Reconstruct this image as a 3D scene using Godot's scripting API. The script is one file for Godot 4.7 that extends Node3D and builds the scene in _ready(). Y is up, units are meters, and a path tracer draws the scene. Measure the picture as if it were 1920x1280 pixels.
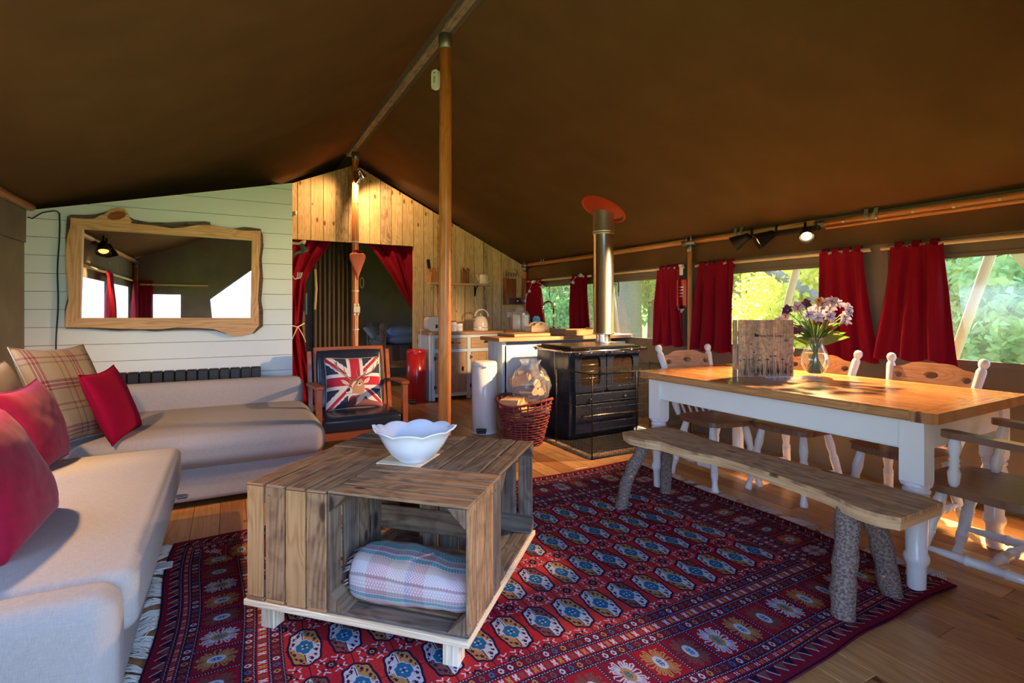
extends Node3D
# ---------------------------------------------------------------- helpers
var M := {}
var rng := RandomNumberGenerator.new()
var used := {}

func numbered(n: String) -> String:
	if not used.has(n):
		used[n] = 0
		return n
	used[n] += 1
	return "%s_%03d" % [n, used[n]]

func rr(a: float, b: float) -> float:
	return rng.randf_range(a, b)

func new_st() -> SurfaceTool:
	var st := SurfaceTool.new()
	st.begin(Mesh.PRIMITIVE_TRIANGLES)
	st.set_smooth_group(-1)
	return st

func flat(st: SurfaceTool) -> void:
	st.set_smooth_group(-1)

func soft(st: SurfaceTool) -> void:
	st.set_smooth_group(1)

func mesh_of(st: SurfaceTool) -> ArrayMesh:
	st.generate_normals()
	return st.commit()

func tag(o: Node, label := "", category := "", group := "", kind := "") -> Node:
	if label: o.set_meta("label", label)
	if category: o.set_meta("category", category)
	if group: o.set_meta("group", group)
	if kind: o.set_meta("kind", kind)
	return o

func thing(called: String, label: String, category: String, at := Vector3.ZERO, turn := 0.0, group := "") -> Node3D:
	var o := Node3D.new()
	o.name = numbered(called)
	add_child(o)
	o.position = at
	o.rotation_degrees.y = turn
	tag(o, label, category, group)
	return o

func part(parent: Node, called: String, shape, mat: Material, label := "", at := Vector3.ZERO) -> MeshInstance3D:
	var o := MeshInstance3D.new()
	o.mesh = mesh_of(shape) if shape is SurfaceTool else shape
	o.material_override = mat
	o.name = called
	o.position = at
	parent.add_child(o, true)
	if label: o.set_meta("label", label)
	return o

func whole(called: String, label: String, category: String, shape, mat: Material, at := Vector3.ZERO, turn := 0.0, group := "") -> MeshInstance3D:
	var o := MeshInstance3D.new()
	o.mesh = mesh_of(shape) if shape is SurfaceTool else shape
	o.material_override = mat
	o.name = numbered(called)
	o.position = at
	o.rotation_degrees.y = turn
	add_child(o)
	tag(o, label, category, group)
	return o

func struct(called: String, shape, mat: Material) -> MeshInstance3D:
	var o := MeshInstance3D.new()
	if shape != null: o.mesh = mesh_of(shape) if shape is SurfaceTool else shape
	if mat != null: o.material_override = mat
	o.name = called
	add_child(o)
	o.set_meta("kind", "structure")
	return o

func copy(o: Node3D, at: Vector3, turn: float, label: String) -> Node3D:
	var c: Node3D = o.duplicate()
	c.name = numbered(String(o.name).rstrip("0123456789").trim_suffix("_"))
	add_child(c)
	c.position = at
	c.rotation_degrees.y = turn
	c.set_meta("label", label)
	return c

# --- shapes; corners are given counter-clockwise as seen from outside
func tri(st: SurfaceTool, a: Vector3, b: Vector3, c: Vector3, ua: Vector2, ub: Vector2, uc: Vector2) -> void:
	st.set_uv(ua); st.add_vertex(a)
	st.set_uv(uc); st.add_vertex(c)
	st.set_uv(ub); st.add_vertex(b)

func quad(st: SurfaceTool, a: Vector3, b: Vector3, c: Vector3, d: Vector3, ua: Vector2, ub: Vector2, uc: Vector2, ud: Vector2) -> void:
	tri(st, a, b, c, ua, ub, uc)
	tri(st, a, c, d, ua, uc, ud)

# a box with chamfered edges; texture v runs along its longest side, in metres, from a random spot
func box(st: SurfaceTool, c: Vector3, s: Vector3, bev := 0.0, xf := Transform3D()) -> void:
	var h := s * 0.5
	var off := Vector2(rng.randf(), rng.randf())
	var long := 0 if s.x >= s.y and s.x >= s.z else (1 if s.y >= s.z else 2)
	bev = minf(bev, minf(h.x, minf(h.y, h.z)) * 0.9)
	for ax in 3:
		var b: int = (ax + 1) % 3
		var d: int = (ax + 2) % 3
		for sg: float in [-1.0, 1.0]:
			var cs: Array[Vector3] = []
			for k in 4:
				var p := Vector3.ZERO
				p[ax] = sg * h[ax]
				p[b] = (h[b] - bev) * (1.0 if k == 1 or k == 2 else -1.0)
				p[d] = (h[d] - bev) * (1.0 if k >= 2 else -1.0)
				cs.append(p)
			if sg < 0: cs.reverse()
			var us: Array[Vector2] = []
			for p in cs:
				us.append(_box_uv(p, ax, long, off))
			quad(st, xf * (c + cs[0]), xf * (c + cs[1]), xf * (c + cs[2]), xf * (c + cs[3]), us[0], us[1], us[2], us[3])
	if bev <= 0.0: return
	for ax in 3:  # the twelve edges, along each axis
		var b: int = (ax + 1) % 3
		var d: int = (ax + 2) % 3
		for sb: float in [-1.0, 1.0]:
			for sd: float in [-1.0, 1.0]:
				var p := Vector3.ZERO
				var q := Vector3.ZERO
				p[b] = sb * h[b]; p[d] = sd * (h[d] - bev)
				q[b] = sb * (h[b] - bev); q[d] = sd * h[d]
				var e := Vector3.ZERO
				e[ax] = h[ax] - bev
				var vs: Array[Vector3] = [p - e, p + e, q + e, q - e]
				if sb * sd > 0: vs.reverse()
				var us: Array[Vector2] = []
				for v in vs:
					us.append(_box_uv(v, b, long, off))
				quad(st, xf * (c + vs[0]), xf * (c + vs[1]), xf * (c + vs[2]), xf * (c + vs[3]), us[0], us[1], us[2], us[3])
	for sx: float in [-1.0, 1.0]:
		for sy: float in [-1.0, 1.0]:
			for sz: float in [-1.0, 1.0]:
				var a := Vector3(sx * h.x, sy * (h.y - bev), sz * (h.z - bev))
				var b := Vector3(sx * (h.x - bev), sy * h.y, sz * (h.z - bev))
				var d := Vector3(sx * (h.x - bev), sy * (h.y - bev), sz * h.z)
				if sx * sy * sz > 0: tri(st, xf * (c + a), xf * (c + b), xf * (c + d), off, off, off)
				else: tri(st, xf * (c + a), xf * (c + d), xf * (c + b), off, off, off)

func _box_uv(p: Vector3, ax: int, long: int, off: Vector2) -> Vector2:
	var other := 0
	for k in 3:
		if k != ax and k != long: other = k
	if ax == long:  # end grain
		var b: int = (ax + 1) % 3
		var d: int = (ax + 2) % 3
		return Vector2(p[b], p[d] * 0.2) + off
	return Vector2(p[other], p[long]) + off

func xf(at: Vector3, rx := 0.0, ry := 0.0, rz := 0.0) -> Transform3D:
	return Transform3D(Basis.from_euler(Vector3(deg_to_rad(rx), deg_to_rad(ry), deg_to_rad(rz))), at)

# a tube along points, with a radius at each (one number, or an array)
func tube(st: SurfaceTool, pts: Array, rad, sides := 10, caps := true, squash := 1.0) -> void:
	var n := pts.size()
	var rings: Array = []
	var up := Vector3(0.13, 0.97, 0.21)
	var len := 0.0
	var lens: Array[float] = []
	for i in n:
		var t: Vector3 = (pts[mini(i + 1, n - 1)] - pts[maxi(i - 1, 0)]).normalized()
		if i > 0: len += (pts[i] - pts[i - 1]).length()
		lens.append(len)
		if i == 0 and absf(t.dot(up)) > 0.95: up = Vector3(0.9, 0.1, 0.3)
		var s := t.cross(up).normalized()
		up = s.cross(t).normalized()
		var r: float = rad[i] if rad is Array else rad
		var ring: Array[Vector3] = []
		for k in sides + 1:
			var a := TAU * k / sides
			ring.append(pts[i] + (s * cos(a) + up * sin(a) * squash) * r)
		rings.append(ring)
	for i in n - 1:
		for k in sides:
			quad(st, rings[i][k], rings[i][k + 1], rings[i + 1][k + 1], rings[i + 1][k], Vector2(0.25 * k / sides, lens[i]), Vector2(0.25 * (k + 1) / sides, lens[i]), Vector2(0.25 * (k + 1) / sides, lens[i + 1]), Vector2(0.25 * k / sides, lens[i + 1]))
	if caps:
		var sg := 1
		for e in [0, n - 1]:
			for k in range(1, sides - 1):
				var u := Vector2(0.1, 0.1)
				var a: Vector3 = rings[e][0]
				var b: Vector3 = rings[e][k]
				var c: Vector3 = rings[e][k + 1]
				if e == 0: tri(st, a, c, b, u, Vector2(0.14, 0.1), Vector2(0.12, 0.14))
				else: tri(st, a, b, c, u, Vector2(0.14, 0.1), Vector2(0.12, 0.14))

# a body of revolution about y; profile of Vector2(radius, height) from bottom to top
func lathe(st: SurfaceTool, prof: Array, sides := 24, at := Transform3D(), wob = null) -> void:
	var n := prof.size()
	var l := 0.0
	for i in n - 1:
		var l2: float = l + (prof[i + 1] - prof[i]).length()
		for k in sides:
			var a0 := TAU * k / sides
			var a1 := TAU * (k + 1) / sides
			var v: Array[Vector3] = []
			for q in [[a0, i], [a0, i + 1], [a1, i + 1], [a1, i]]:
				var p: Vector2 = prof[q[1]]
				var r := p.x
				if wob != null: r *= wob.call(q[0], p.y)
				v.append(at * Vector3(r * cos(q[0]), p.y, r * sin(q[0])))
			var u0 := float(k) / sides
			var u1 := float(k + 1) / sides
			if prof[i].x < 1e-6: tri(st, v[0], v[1], v[2], Vector2(u0, l), Vector2(u0, l2), Vector2(u1, l2))
			elif prof[i + 1].x < 1e-6: tri(st, v[0], v[1], v[3], Vector2(u0, l), Vector2(u0, l2), Vector2(u1, l))
			else: quad(st, v[0], v[1], v[2], v[3], Vector2(u0, l), Vector2(u0, l2), Vector2(u1, l2), Vector2(u1, l))
		l = l2

# an outline in the xy plane (any order), pulled along z from z0 to z1 (z1 is the front); uv in metres
func slab(st: SurfaceTool, poly: PackedVector2Array, z0: float, z1: float, at := Transform3D(), along_x := true, inset := 0.0) -> void:
	if Geometry2D.is_polygon_clockwise(poly): poly.reverse()
	var idx := Geometry2D.triangulate_polygon(poly)
	var off := Vector2(rng.randf(), rng.randf())
	var front := poly
	if inset > 0.0:
		var sh := Geometry2D.offset_polygon(poly, -inset)
		if sh.size() == 1 and sh[0].size() == poly.size(): front = sh[0]
	if front != poly and Geometry2D.is_polygon_clockwise(front): front.reverse()
	var uv := func(p: Vector2) -> Vector2: return (Vector2(p.y, p.x) if along_x else p) + off
	for t in range(0, idx.size(), 3):
		var a := poly[idx[t]]; var b := poly[idx[t + 1]]; var c := poly[idx[t + 2]]
		if (b - a).cross(c - a) < 0:
			var x := b; b = c; c = x
		tri(st, at * Vector3(a.x, a.y, z1), at * Vector3(b.x, b.y, z1), at * Vector3(c.x, c.y, z1), uv.call(a), uv.call(b), uv.call(c))
		tri(st, at * Vector3(a.x, a.y, z0), at * Vector3(c.x, c.y, z0), at * Vector3(b.x, b.y, z0), uv.call(a), uv.call(c), uv.call(b))
	var n := poly.size()
	var dz := Vector2(0, absf(z1 - z0))
	for i in n:
		var a := poly[i]; var b := poly[(i + 1) % n]
		var ua: Vector2 = uv.call(a); var ub: Vector2 = uv.call(b)
		quad(st, at * Vector3(a.x, a.y, z0), at * Vector3(b.x, b.y, z0), at * Vector3(b.x, b.y, z1), at * Vector3(a.x, a.y, z1), ua, ub, ub + dz * 0.3, ua + dz * 0.3)

# a slab with holes, by keyhole cuts
func pierced(outer: PackedVector2Array, holes: Array) -> PackedVector2Array:
	if Geometry2D.is_polygon_clockwise(outer): outer.reverse()
	for hole: PackedVector2Array in holes:
		if not Geometry2D.is_polygon_clockwise(hole): hole.reverse()
		var bi := 0; var bj := 0; var best := 1e9
		for i in outer.size():
			for j in hole.size():
				var d := outer[i].distance_to(hole[j])
				if d < best: best = d; bi = i; bj = j
		var res := PackedVector2Array()
		for i in bi + 1: res.append(outer[i])
		for j in hole.size() + 1: res.append(hole[(bj + j) % hole.size()] + (Vector2(1e-5, 1e-5) if j == hole.size() else Vector2.ZERO))
		res.append(outer[bi] + Vector2(1e-5, 1e-5))
		for i in range(bi + 1, outer.size()): res.append(outer[i])
		outer = res
	return outer

func oval(cx: float, cy: float, rx: float, ry: float, n := 24, p := 2.0) -> PackedVector2Array:
	var o := PackedVector2Array()
	for i in n:
		var a := TAU * i / n
		var c := cos(a); var s := sin(a)
		o.append(Vector2(cx + rx * signf(c) * pow(absf(c), 2.0 / p), cy + ry * signf(s) * pow(absf(s), 2.0 / p)))
	return o

# a sheet f(u, v) -> Vector3 on a grid; with a thickness it gets a back and a rim. uvs = u, v scaled
func sheet(st: SurfaceTool, f: Callable, nu: int, nv: int, thick := 0.0, uvs := Vector2.ONE) -> void:
	soft(st)
	var g: Array = []
	for j in nv + 1:
		var row := PackedVector3Array()
		for i in nu + 1: row.append(f.call(float(i) / nu, float(j) / nv))
		g.append(row)
	var uv := func(i: int, j: int) -> Vector2: return Vector2(float(i) / nu, float(j) / nv) * uvs
	for j in nv:
		for i in nu:
			quad(st, g[j][i], g[j][i + 1], g[j + 1][i + 1], g[j + 1][i], uv.call(i, j), uv.call(i + 1, j), uv.call(i + 1, j + 1), uv.call(i, j + 1))
	if thick == 0.0: return
	var b: Array = []
	for j in nv + 1:
		var row := PackedVector3Array()
		for i in nu + 1:
			var du: Vector3 = g[j][mini(i + 1, nu)] - g[j][maxi(i - 1, 0)]
			var dv: Vector3 = g[mini(j + 1, nv)][i] - g[maxi(j - 1, 0)][i]
			row.append(g[j][i] - du.cross(dv).normalized() * thick)
		b.append(row)
	st.set_smooth_group(2)
	for j in nv:
		for i in nu:
			quad(st, b[j][i + 1], b[j][i], b[j + 1][i], b[j + 1][i + 1], uv.call(i + 1, j), uv.call(i, j), uv.call(i, j + 1), uv.call(i + 1, j + 1))
	flat(st)
	for i in nu:
		quad(st, b[0][i], b[0][i + 1], g[0][i + 1], g[0][i], uv.call(i, 0), uv.call(i + 1, 0), uv.call(i + 1, 0), uv.call(i, 0))
		quad(st, g[nv][i], g[nv][i + 1], b[nv][i + 1], b[nv][i], uv.call(i, nv), uv.call(i + 1, nv), uv.call(i + 1, nv), uv.call(i, nv))
	for j in nv:
		quad(st, b[j + 1][0], b[j][0], g[j][0], g[j + 1][0], uv.call(0, j + 1), uv.call(0, j), uv.call(0, j), uv.call(0, j + 1))
		quad(st, b[j][nu], b[j + 1][nu], g[j + 1][nu], g[j][nu], uv.call(nu, j), uv.call(nu, j + 1), uv.call(nu, j + 1), uv.call(nu, j))

# a stuffed cushion in the xy plane, front towards +z
func cushion(st: SurfaceTool, w: float, h: float, t: float, pinch := 0.06, seed_ := 1, sag := 0.0) -> void:
	soft(st)
	var ns := FastNoiseLite.new()
	ns.seed = seed_
	ns.frequency = 0.9
	var n := 26
	for side: float in [1.0, -1.0]:
		var f := func(u: float, v: float) -> Vector3:
			var a := u * 2.0 - 1.0
			var b := v * 2.0 - 1.0
			var e := maxf(0.0, (1.0 - pow(absf(a), 2.6)) * (1.0 - pow(absf(b), 2.6)))
			var z := t * 0.5 * pow(e, 0.45)
			z *= 1.0 + 0.16 * ns.get_noise_3d(a, b, side * 2.0)
			var x := a * w * 0.5 * (1.0 - pinch * (1.0 - b * b) * a * a)
			var y := b * h * 0.5 * (1.0 - pinch * (1.0 - a * a) * b * b)
			y -= sag * (1.0 - a * a) * (0.5 + 0.5 * b)
			return Vector3(x * side, y, z * side)
		sheet(st, f, n, n)

func mat(c: Color, rough := 0.8, metal := 0.0) -> StandardMaterial3D:
	var m := StandardMaterial3D.new()
	m.albedo_color = c
	m.roughness = rough
	m.metallic = metal
	return m

func rgb(r: int, g: int, b: int) -> Color:
	return Color(r / 255.0, g / 255.0, b / 255.0)

func poly_px(a: Array) -> PackedVector2Array:
	var p := PackedVector2Array()
	for i in range(0, a.size(), 2): p.append(Vector2(a[i], a[i + 1]))
	return p
# ---------------------------------------------------------------- all of it
func _ready() -> void:
	make_view()
	rng.seed = 7
	make_materials()
	make_setting()
	make_frame()
	make_curtains()
	make_left()
	make_rug()
	make_coffee_table()
	make_armchair()
	make_kitchen()
	make_bedroom()
	make_stove()
	make_dining()
	make_tabletop()
	make_lamps()
	make_trees()
# ---------------------------------------------------------------- textures, all computed
func noise_img(w: int, h: int, freq: float, seed_: int, oct := 3) -> PackedByteArray:
	var n := FastNoiseLite.new()
	n.seed = seed_
	n.frequency = freq
	n.noise_type = FastNoiseLite.TYPE_SIMPLEX
	n.fractal_octaves = oct
	var im := n.get_seamless_image(w, h)
	im.convert(Image.FORMAT_L8)
	return im.get_data()

func stretched(w: int, h: int, sh: int, freq: float, seed_: int, oct := 3) -> PackedByteArray:
	var n := FastNoiseLite.new()
	n.seed = seed_
	n.frequency = freq
	n.fractal_octaves = oct
	var im := n.get_seamless_image(w, sh)
	im.convert(Image.FORMAT_L8)
	im.resize(w, h, Image.INTERPOLATE_BILINEAR)
	return im.get_data()

func tex(d: PackedByteArray, w: int, h: int) -> ImageTexture:
	return ImageTexture.create_from_image(Image.create_from_data(w, h, false, Image.FORMAT_RGB8, d))

# wood with the grain along v; 256 x 1024 pixels = about 0.4 x 1.6 m at scale (2.5, 0.625)
func wood_tex(light: Color, dark: Color, knot: Color, knots: int, rings: float, stain: float, seed_: int) -> ImageTexture:
	var w := 256; var h := 1024
	var fine := stretched(w, h, 24, 0.09, seed_, 3)
	var wide := stretched(w, h, 128, 0.012, seed_ + 1, 2)
	var spots := noise_img(w, h, 0.012, seed_ + 2, 4)
	var r := RandomNumberGenerator.new()
	r.seed = seed_
	var ks: Array = []
	for k in knots: ks.append([r.randi_range(30, w - 30), r.randi_range(40, h - 40), r.randf_range(4.0, 11.0)])
	var d := PackedByteArray()
	d.resize(w * h * 3)
	var i := 0
	for y in h:
		var near: Array = []
		for k in ks:
			if absf(y - k[1]) < k[2] * 7.0: near.append(k)
		for x in w:
			var ph := float(x) * rings / w + wide[i] * 0.016
			var kn := 0.0
			for k in near:
				var dx: float = (x - k[0]) / k[2]
				var dy: float = (y - k[1]) / (k[2] * 2.2)
				var q := dx * dx + dy * dy
				ph += 1.6 * signf(dx) * exp(-q * 0.25) * 0.6
				if q < 1.6: kn = maxf(kn, clampf(1.5 - q, 0.0, 1.0))
			var g := 0.5 + 0.5 * sin(ph * TAU)
			g = g * g * 0.45 + (fine[i] / 255.0 - 0.35) * 0.8
			var s := clampf((spots[i] / 255.0 - 0.5) * 2.4, 0.0, 1.0) * stain
			g = clampf(g + s, 0.0, 1.0)
			var c := light.lerp(dark, g).lerp(knot, kn * 0.85)
			d[i * 3] = int(c.r * 255); d[i * 3 + 1] = int(c.g * 255); d[i * 3 + 2] = int(c.b * 255)
			i += 1
	return tex(d, w, h)

func cloth_tex(c0: Color, c1: Color, seed_: int) -> ImageTexture:  # slubby linen
	var w := 512
	var a := stretched(w, w, 20, 0.35, seed_, 2)
	var im := Image.create_from_data(w, w, false, Image.FORMAT_L8, stretched(w, w, 20, 0.35, seed_ + 5, 2))
	im.rotate_90(CLOCKWISE)
	var b := im.get_data()
	var d := PackedByteArray()
	d.resize(w * w * 3)
	for i in w * w:
		var g := (a[i] + b[i]) / 510.0
		var c := c0.lerp(c1, clampf((g - 0.5) * 2.2 + 0.5, 0.0, 1.0))
		d[i * 3] = int(c.r * 255); d[i * 3 + 1] = int(c.g * 255); d[i * 3 + 2] = int(c.b * 255)
	return tex(d, w, w)

func mottled(c0: Color, c1: Color, freq: float, seed_: int, gain := 2.0, w := 512) -> ImageTexture:
	var a := noise_img(w, w, freq, seed_, 4)
	var d := PackedByteArray()
	d.resize(w * w * 3)
	for i in w * w:
		var c := c0.lerp(c1, clampf((a[i] / 255.0 - 0.5) * gain + 0.5, 0.0, 1.0))
		d[i * 3] = int(c.r * 255); d[i * 3 + 1] = int(c.g * 255); d[i * 3 + 2] = int(c.b * 255)
	return tex(d, w, w)

func grey_noise(freq: float, seed_: int, oct := 4, w := 512) -> ImageTexture:
	return ImageTexture.create_from_image(Image.create_from_data(w, w, false, Image.FORMAT_L8, noise_img(w, w, freq, seed_, oct)))

# woven checks: warp and weft are lists of [start, end, colour, strength]
func plaid_tex(w: int, h: int, base: Color, warp: Array, weft: Array, thread: int, share := 0.22) -> ImageTexture:
	var wx: Array[Color] = []
	var wy: Array[Color] = []
	for x in w:
		var c := base
		for s in warp:
			if x >= s[0] * w and x < s[1] * w: c = c.lerp(s[2], s[3])
		wx.append(c)
	for y in h:
		var c := base
		for s in weft:
			if y >= s[0] * h and y < s[1] * h: c = c.lerp(s[2], s[3])
		wy.append(c)
	var d := PackedByteArray()
	d.resize(w * h * 3)
	var i := 0
	for y in h:
		for x in w:
			var over := ((x / thread) + (y / thread)) % 2 == 0
			var c := wx[x].lerp(wy[y], share if over else 1.0 - share)
			var e := 1.0 - 0.12 * float((x % thread) == 0) - 0.12 * float((y % thread) == 0)
			d[i * 3] = int(c.r * 255 * e); d[i * 3 + 1] = int(c.g * 255 * e); d[i * 3 + 2] = int(c.b * 255 * e)
			i += 1
	return tex(d, w, h)

func line(im: Image, a: Vector2, b: Vector2, w0: float, w1: float, c: Color) -> void:
	var n := int(a.distance_to(b) / maxf(0.6, minf(w0, w1) * 0.5)) + 1
	for i in n + 1:
		var t := float(i) / n
		var p := a.lerp(b, t)
		dot(im, p, lerpf(w0, w1, t) * 0.5, c)

func dot(im: Image, p: Vector2, r: float, c: Color) -> void:
	if r < 1.3:
		im.fill_rect(Rect2i(int(p.x - r), int(p.y - r), maxi(1, int(r * 2)), maxi(1, int(r * 2))), c)
		return
	for y in range(int(p.y - r), int(p.y + r) + 1):
		var hw := r * r - (y - p.y) * (y - p.y)
		if hw <= 0: continue
		hw = sqrt(hw)
		im.fill_rect(Rect2i(int(p.x - hw), y, maxi(1, int(hw * 2)), 1), c)

func fill_poly(im: Image, pts: PackedVector2Array, c: Color) -> void:
	var y0 := 1e9; var y1 := -1e9
	for p in pts:
		y0 = minf(y0, p.y); y1 = maxf(y1, p.y)
	for y in range(int(y0), int(y1) + 1):
		var xs: Array[float] = []
		for i in pts.size():
			var a := pts[i]; var b := pts[(i + 1) % pts.size()]
			if (a.y <= y) != (b.y <= y): xs.append(a.x + (y - a.y) / (b.y - a.y) * (b.x - a.x))
		xs.sort()
		for k in range(0, xs.size() - 1, 2):
			im.fill_rect(Rect2i(int(xs[k]), y, maxi(1, int(xs[k + 1] - xs[k])), 1), c)

func curve_line(im: Image, pts: Array, w0: float, w1: float, c: Color) -> void:
	var cv := Curve2D.new()
	for i in pts.size():
		var t: Vector2 = (pts[mini(i + 1, pts.size() - 1)] - pts[maxi(i - 1, 0)]) / 6.0
		cv.add_point(pts[i], -t, t)
	var l := cv.get_baked_length()
	var n := int(l / 2.0) + 2
	for i in n: dot(im, cv.sample_baked(l * i / (n - 1)), lerpf(w0, w1, float(i) / (n - 1)) * 0.5, c)

# --- the rug: 2048 x 1434 pixels for 3.0 x 2.1 m
func rug_tex() -> ImageTexture:
	var S := 2048.0 / 3.0
	var W := 2048; var H := 1434
	var red := rgb(156, 36, 48); var dk := rgb(44, 30, 54); var white := rgb(182, 194, 206)
	var gold := rgb(164, 134, 84); var brown := rgb(112, 80, 74); var blue := rgb(44, 106, 146); var plum := rgb(86, 30, 54)
	var im := Image.create(W, H, false, Image.FORMAT_RGB8)
	im.fill(red)
	var nz := noise_img(256, 256, 0.02, 91, 3)
	# field, with abrash: bands that differ a little
	var fx0 := int(0.4225 * S); var fx1 := int((0.4225 + 2.16) * S)
	var fz0 := int(0.49 * S); var fz1 := int((0.49 + 1.12) * S)
	var x := 0
	while x < W:
		var k := nz[(x / 9) % 65536] / 255.0
		im.fill_rect(Rect2i(x, 0, 9, H), red.lerp(rgb(186, 62, 58), clampf(k * 1.6 - 0.4, 0, 1)).lerp(rgb(140, 30, 52), clampf((x % 410) / 410.0 - 0.6, 0, 1)))
		x += 9
	var cw := 0.135 * S; var ch := 0.28 * S
	for r in 4:
		im.fill_rect(Rect2i(fx0, int(fz0 + (r + 0.5) * ch), fx1 - fx0, 2), dk)
	for c in 16:
		im.fill_rect(Rect2i(int(fx0 + (c + 0.5) * cw), fz0, 2, fz1 - fz0), dk)
	for r in 4:
		for c in 16:
			_gul(im, Vector2(fx0 + (c + 0.5) * cw, fz0 + (r + 0.5) * ch), cw * 0.42, ch * 0.385, white, brown if (c + r) % 3 == 0 else gold, blue, dk, plum)
	for r in 5:
		for c in 17:
			_small_gul(im, Vector2(fx0 + c * cw, fz0 + r * ch), cw * 0.34, ch * 0.15, white, dk, gold)
	# borders: a strip drawn along x, laid along the four sides
	var bw := fz0
	var strip := Image.create(W, bw, false, Image.FORMAT_RGB8)
	_border(strip, bw, red, dk, white, gold, brown, blue, plum)
	im.blit_rect(strip, Rect2i(0, 0, W, bw), Vector2i(0, fz1))      # inner edge is the strip's top
	var up := strip.duplicate()
	up.flip_y()
	im.blit_rect(up, Rect2i(0, 0, W, bw), Vector2i(0, 0))
	var side := Image.create(W, bw, false, Image.FORMAT_RGB8)
	side.copy_from(strip)
	side.resize(W, fx0, Image.INTERPOLATE_BILINEAR)
	var right := side.duplicate()
	right.rotate_90(COUNTERCLOCKWISE)
	var left := side.duplicate()
	left.rotate_90(CLOCKWISE)
	# mitred corners: side strips cover what lies past the diagonals
	for y in H:
		var cut := 0
		if y < fz0: cut = int(float(fz0 - y) / fz0 * fx0)
		elif y > fz1: cut = int(float(y - fz1) / (H - fz1) * fx0)
		im.blit_rect(left, Rect2i(0, y, fx0 - cut, 1), Vector2i(0, y))
		im.blit_rect(right, Rect2i(cut, y, fx0 - cut, 1), Vector2i(fx1 + cut, y))
	# wool: every knot a little lighter or darker
	var d := im.get_data()
	var r2 := RandomNumberGenerator.new()
	r2.seed = 5
	for k in range(0, W * H, 2):
		var q := 0.82 + (r2.randi() & 255) * 0.0011
		var o := k * 3
		for t in 6: d[o + t] = mini(255, int(d[o + t] * q))
	return tex(d, W, H)

func _gul(im: Image, p: Vector2, a: float, b: float, white: Color, other: Color, blue: Color, dk: Color, plum: Color) -> void:
	var out := PackedVector2Array(); var inn := PackedVector2Array()
	for i in 40:
		var t := TAU * i / 40
		var e := 1.0 + 0.05 * cos(t * 8.0)
		var v := Vector2(signf(cos(t)) * pow(absf(cos(t)), 0.75) * a, signf(sin(t)) * pow(absf(sin(t)), 0.75) * b) * e
		out.append(p + v); inn.append(p + v * Vector2(0.87, 0.92))
	fill_poly(im, out, dk)
	for q in 4:
		var sx := -1.0 if q % 2 == 0 else 1.0
		var sy := -1.0 if q < 2 else 1.0
		var c := white if sx * sy > 0 else other
		var wedge := PackedVector2Array([p])
		for i in 11:
			var t := PI * 0.5 * i / 10
			var e := 1.0 + 0.05 * cos(t * 8.0)
			wedge.append(p + Vector2(sx * pow(cos(t), 0.75) * a * 0.86, sy * pow(sin(t), 0.75) * b * 0.91) * e)
		fill_poly(im, wedge, c)
		for m in [[0.62, 0.3, 0.13], [0.3, 0.68, 0.14], [0.55, 0.55, 0.1], [0.18, 0.85, 0.07], [0.78, 0.12, 0.07]]:
			var w := p + Vector2(sx * m[0] * a, sy * m[1] * b)
			fill_poly(im, PackedVector2Array([w + Vector2(-m[2] * a, 0), w + Vector2(0, -m[2] * b * 0.7), w + Vector2(m[2] * a, 0), w + Vector2(0, m[2] * b * 0.7)]), plum.lerp(dk, 0.5))
			im.fill_rect(Rect2i(int(w.x - m[2] * a * 1.3), int(w.y - sy * m[2] * b * 0.6), int(m[2] * a * 1.5), 3), plum.lerp(dk, 0.5))
	line(im, p + Vector2(0, -b * 0.86), p + Vector2(0, b * 0.86), 3, 3, white)
	line(im, p + Vector2(-3, -b * 0.8), p + Vector2(-3, b * 0.8), 2, 2, dk)
	var oc := PackedVector2Array(); var oc2 := PackedVector2Array()
	for v in [[-0.5, -0.16], [-0.28, -0.24], [-0.16, -0.36], [0.16, -0.36], [0.28, -0.24], [0.5, -0.16], [0.5, 0.16], [0.28, 0.24], [0.16, 0.36], [-0.16, 0.36], [-0.28, 0.24], [-0.5, 0.16]]:
		oc.append(p + Vector2(v[0] * a * 1.12, v[1] * b * 1.12)); oc2.append(p + Vector2(v[0] * a, v[1] * b))
	fill_poly(im, oc, white)
	fill_poly(im, oc2, blue)
	for v: Vector2 in [Vector2(-5, -6), Vector2(5, -6), Vector2(-5, 6), Vector2(5, 6), Vector2(0, 0)]: dot(im, p + v, 3.0, white if v != Vector2.ZERO else dk)

func _small_gul(im: Image, p: Vector2, a: float, b: float, white: Color, dk: Color, gold: Color) -> void:
	fill_poly(im, PackedVector2Array([p + Vector2(-a * 0.45, 0), p + Vector2(0, -b * 0.6), p + Vector2(a * 0.45, 0), p + Vector2(0, b * 0.6)]), dk)
	for sx: float in [-1.0, 1.0]:
		for sy: float in [-1.0, 1.0]:
			line(im, p + Vector2(sx * a * 0.18, sy * b * 0.95), p + Vector2(sx * a * 0.5, sy * b * 0.72), 4, 4, white)
			line(im, p + Vector2(sx * a * 0.5, sy * b * 0.72), p + Vector2(sx * a * 0.62, sy * b * 0.98), 4, 4, white)
			line(im, p + Vector2(sx * a * 0.92, sy * b * 0.2), p + Vector2(sx * a * 0.78, sy * b * 0.5), 4, 4, white)
			line(im, p + Vector2(sx * a * 0.78, sy * b * 0.5), p + Vector2(sx * a, sy * b * 0.66), 4, 4, white)
			line(im, p + Vector2(sx * a * 0.3, sy * b * 0.3), p + Vector2(sx * a * 0.66, sy * b * 0.5), 6, 5, dk)
			dot(im, p + Vector2(sx * a * 0.42, sy * b * 0.42), 3.0, white)
	dot(im, p, 6, gold); dot(im, p, 3, dk)

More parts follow.
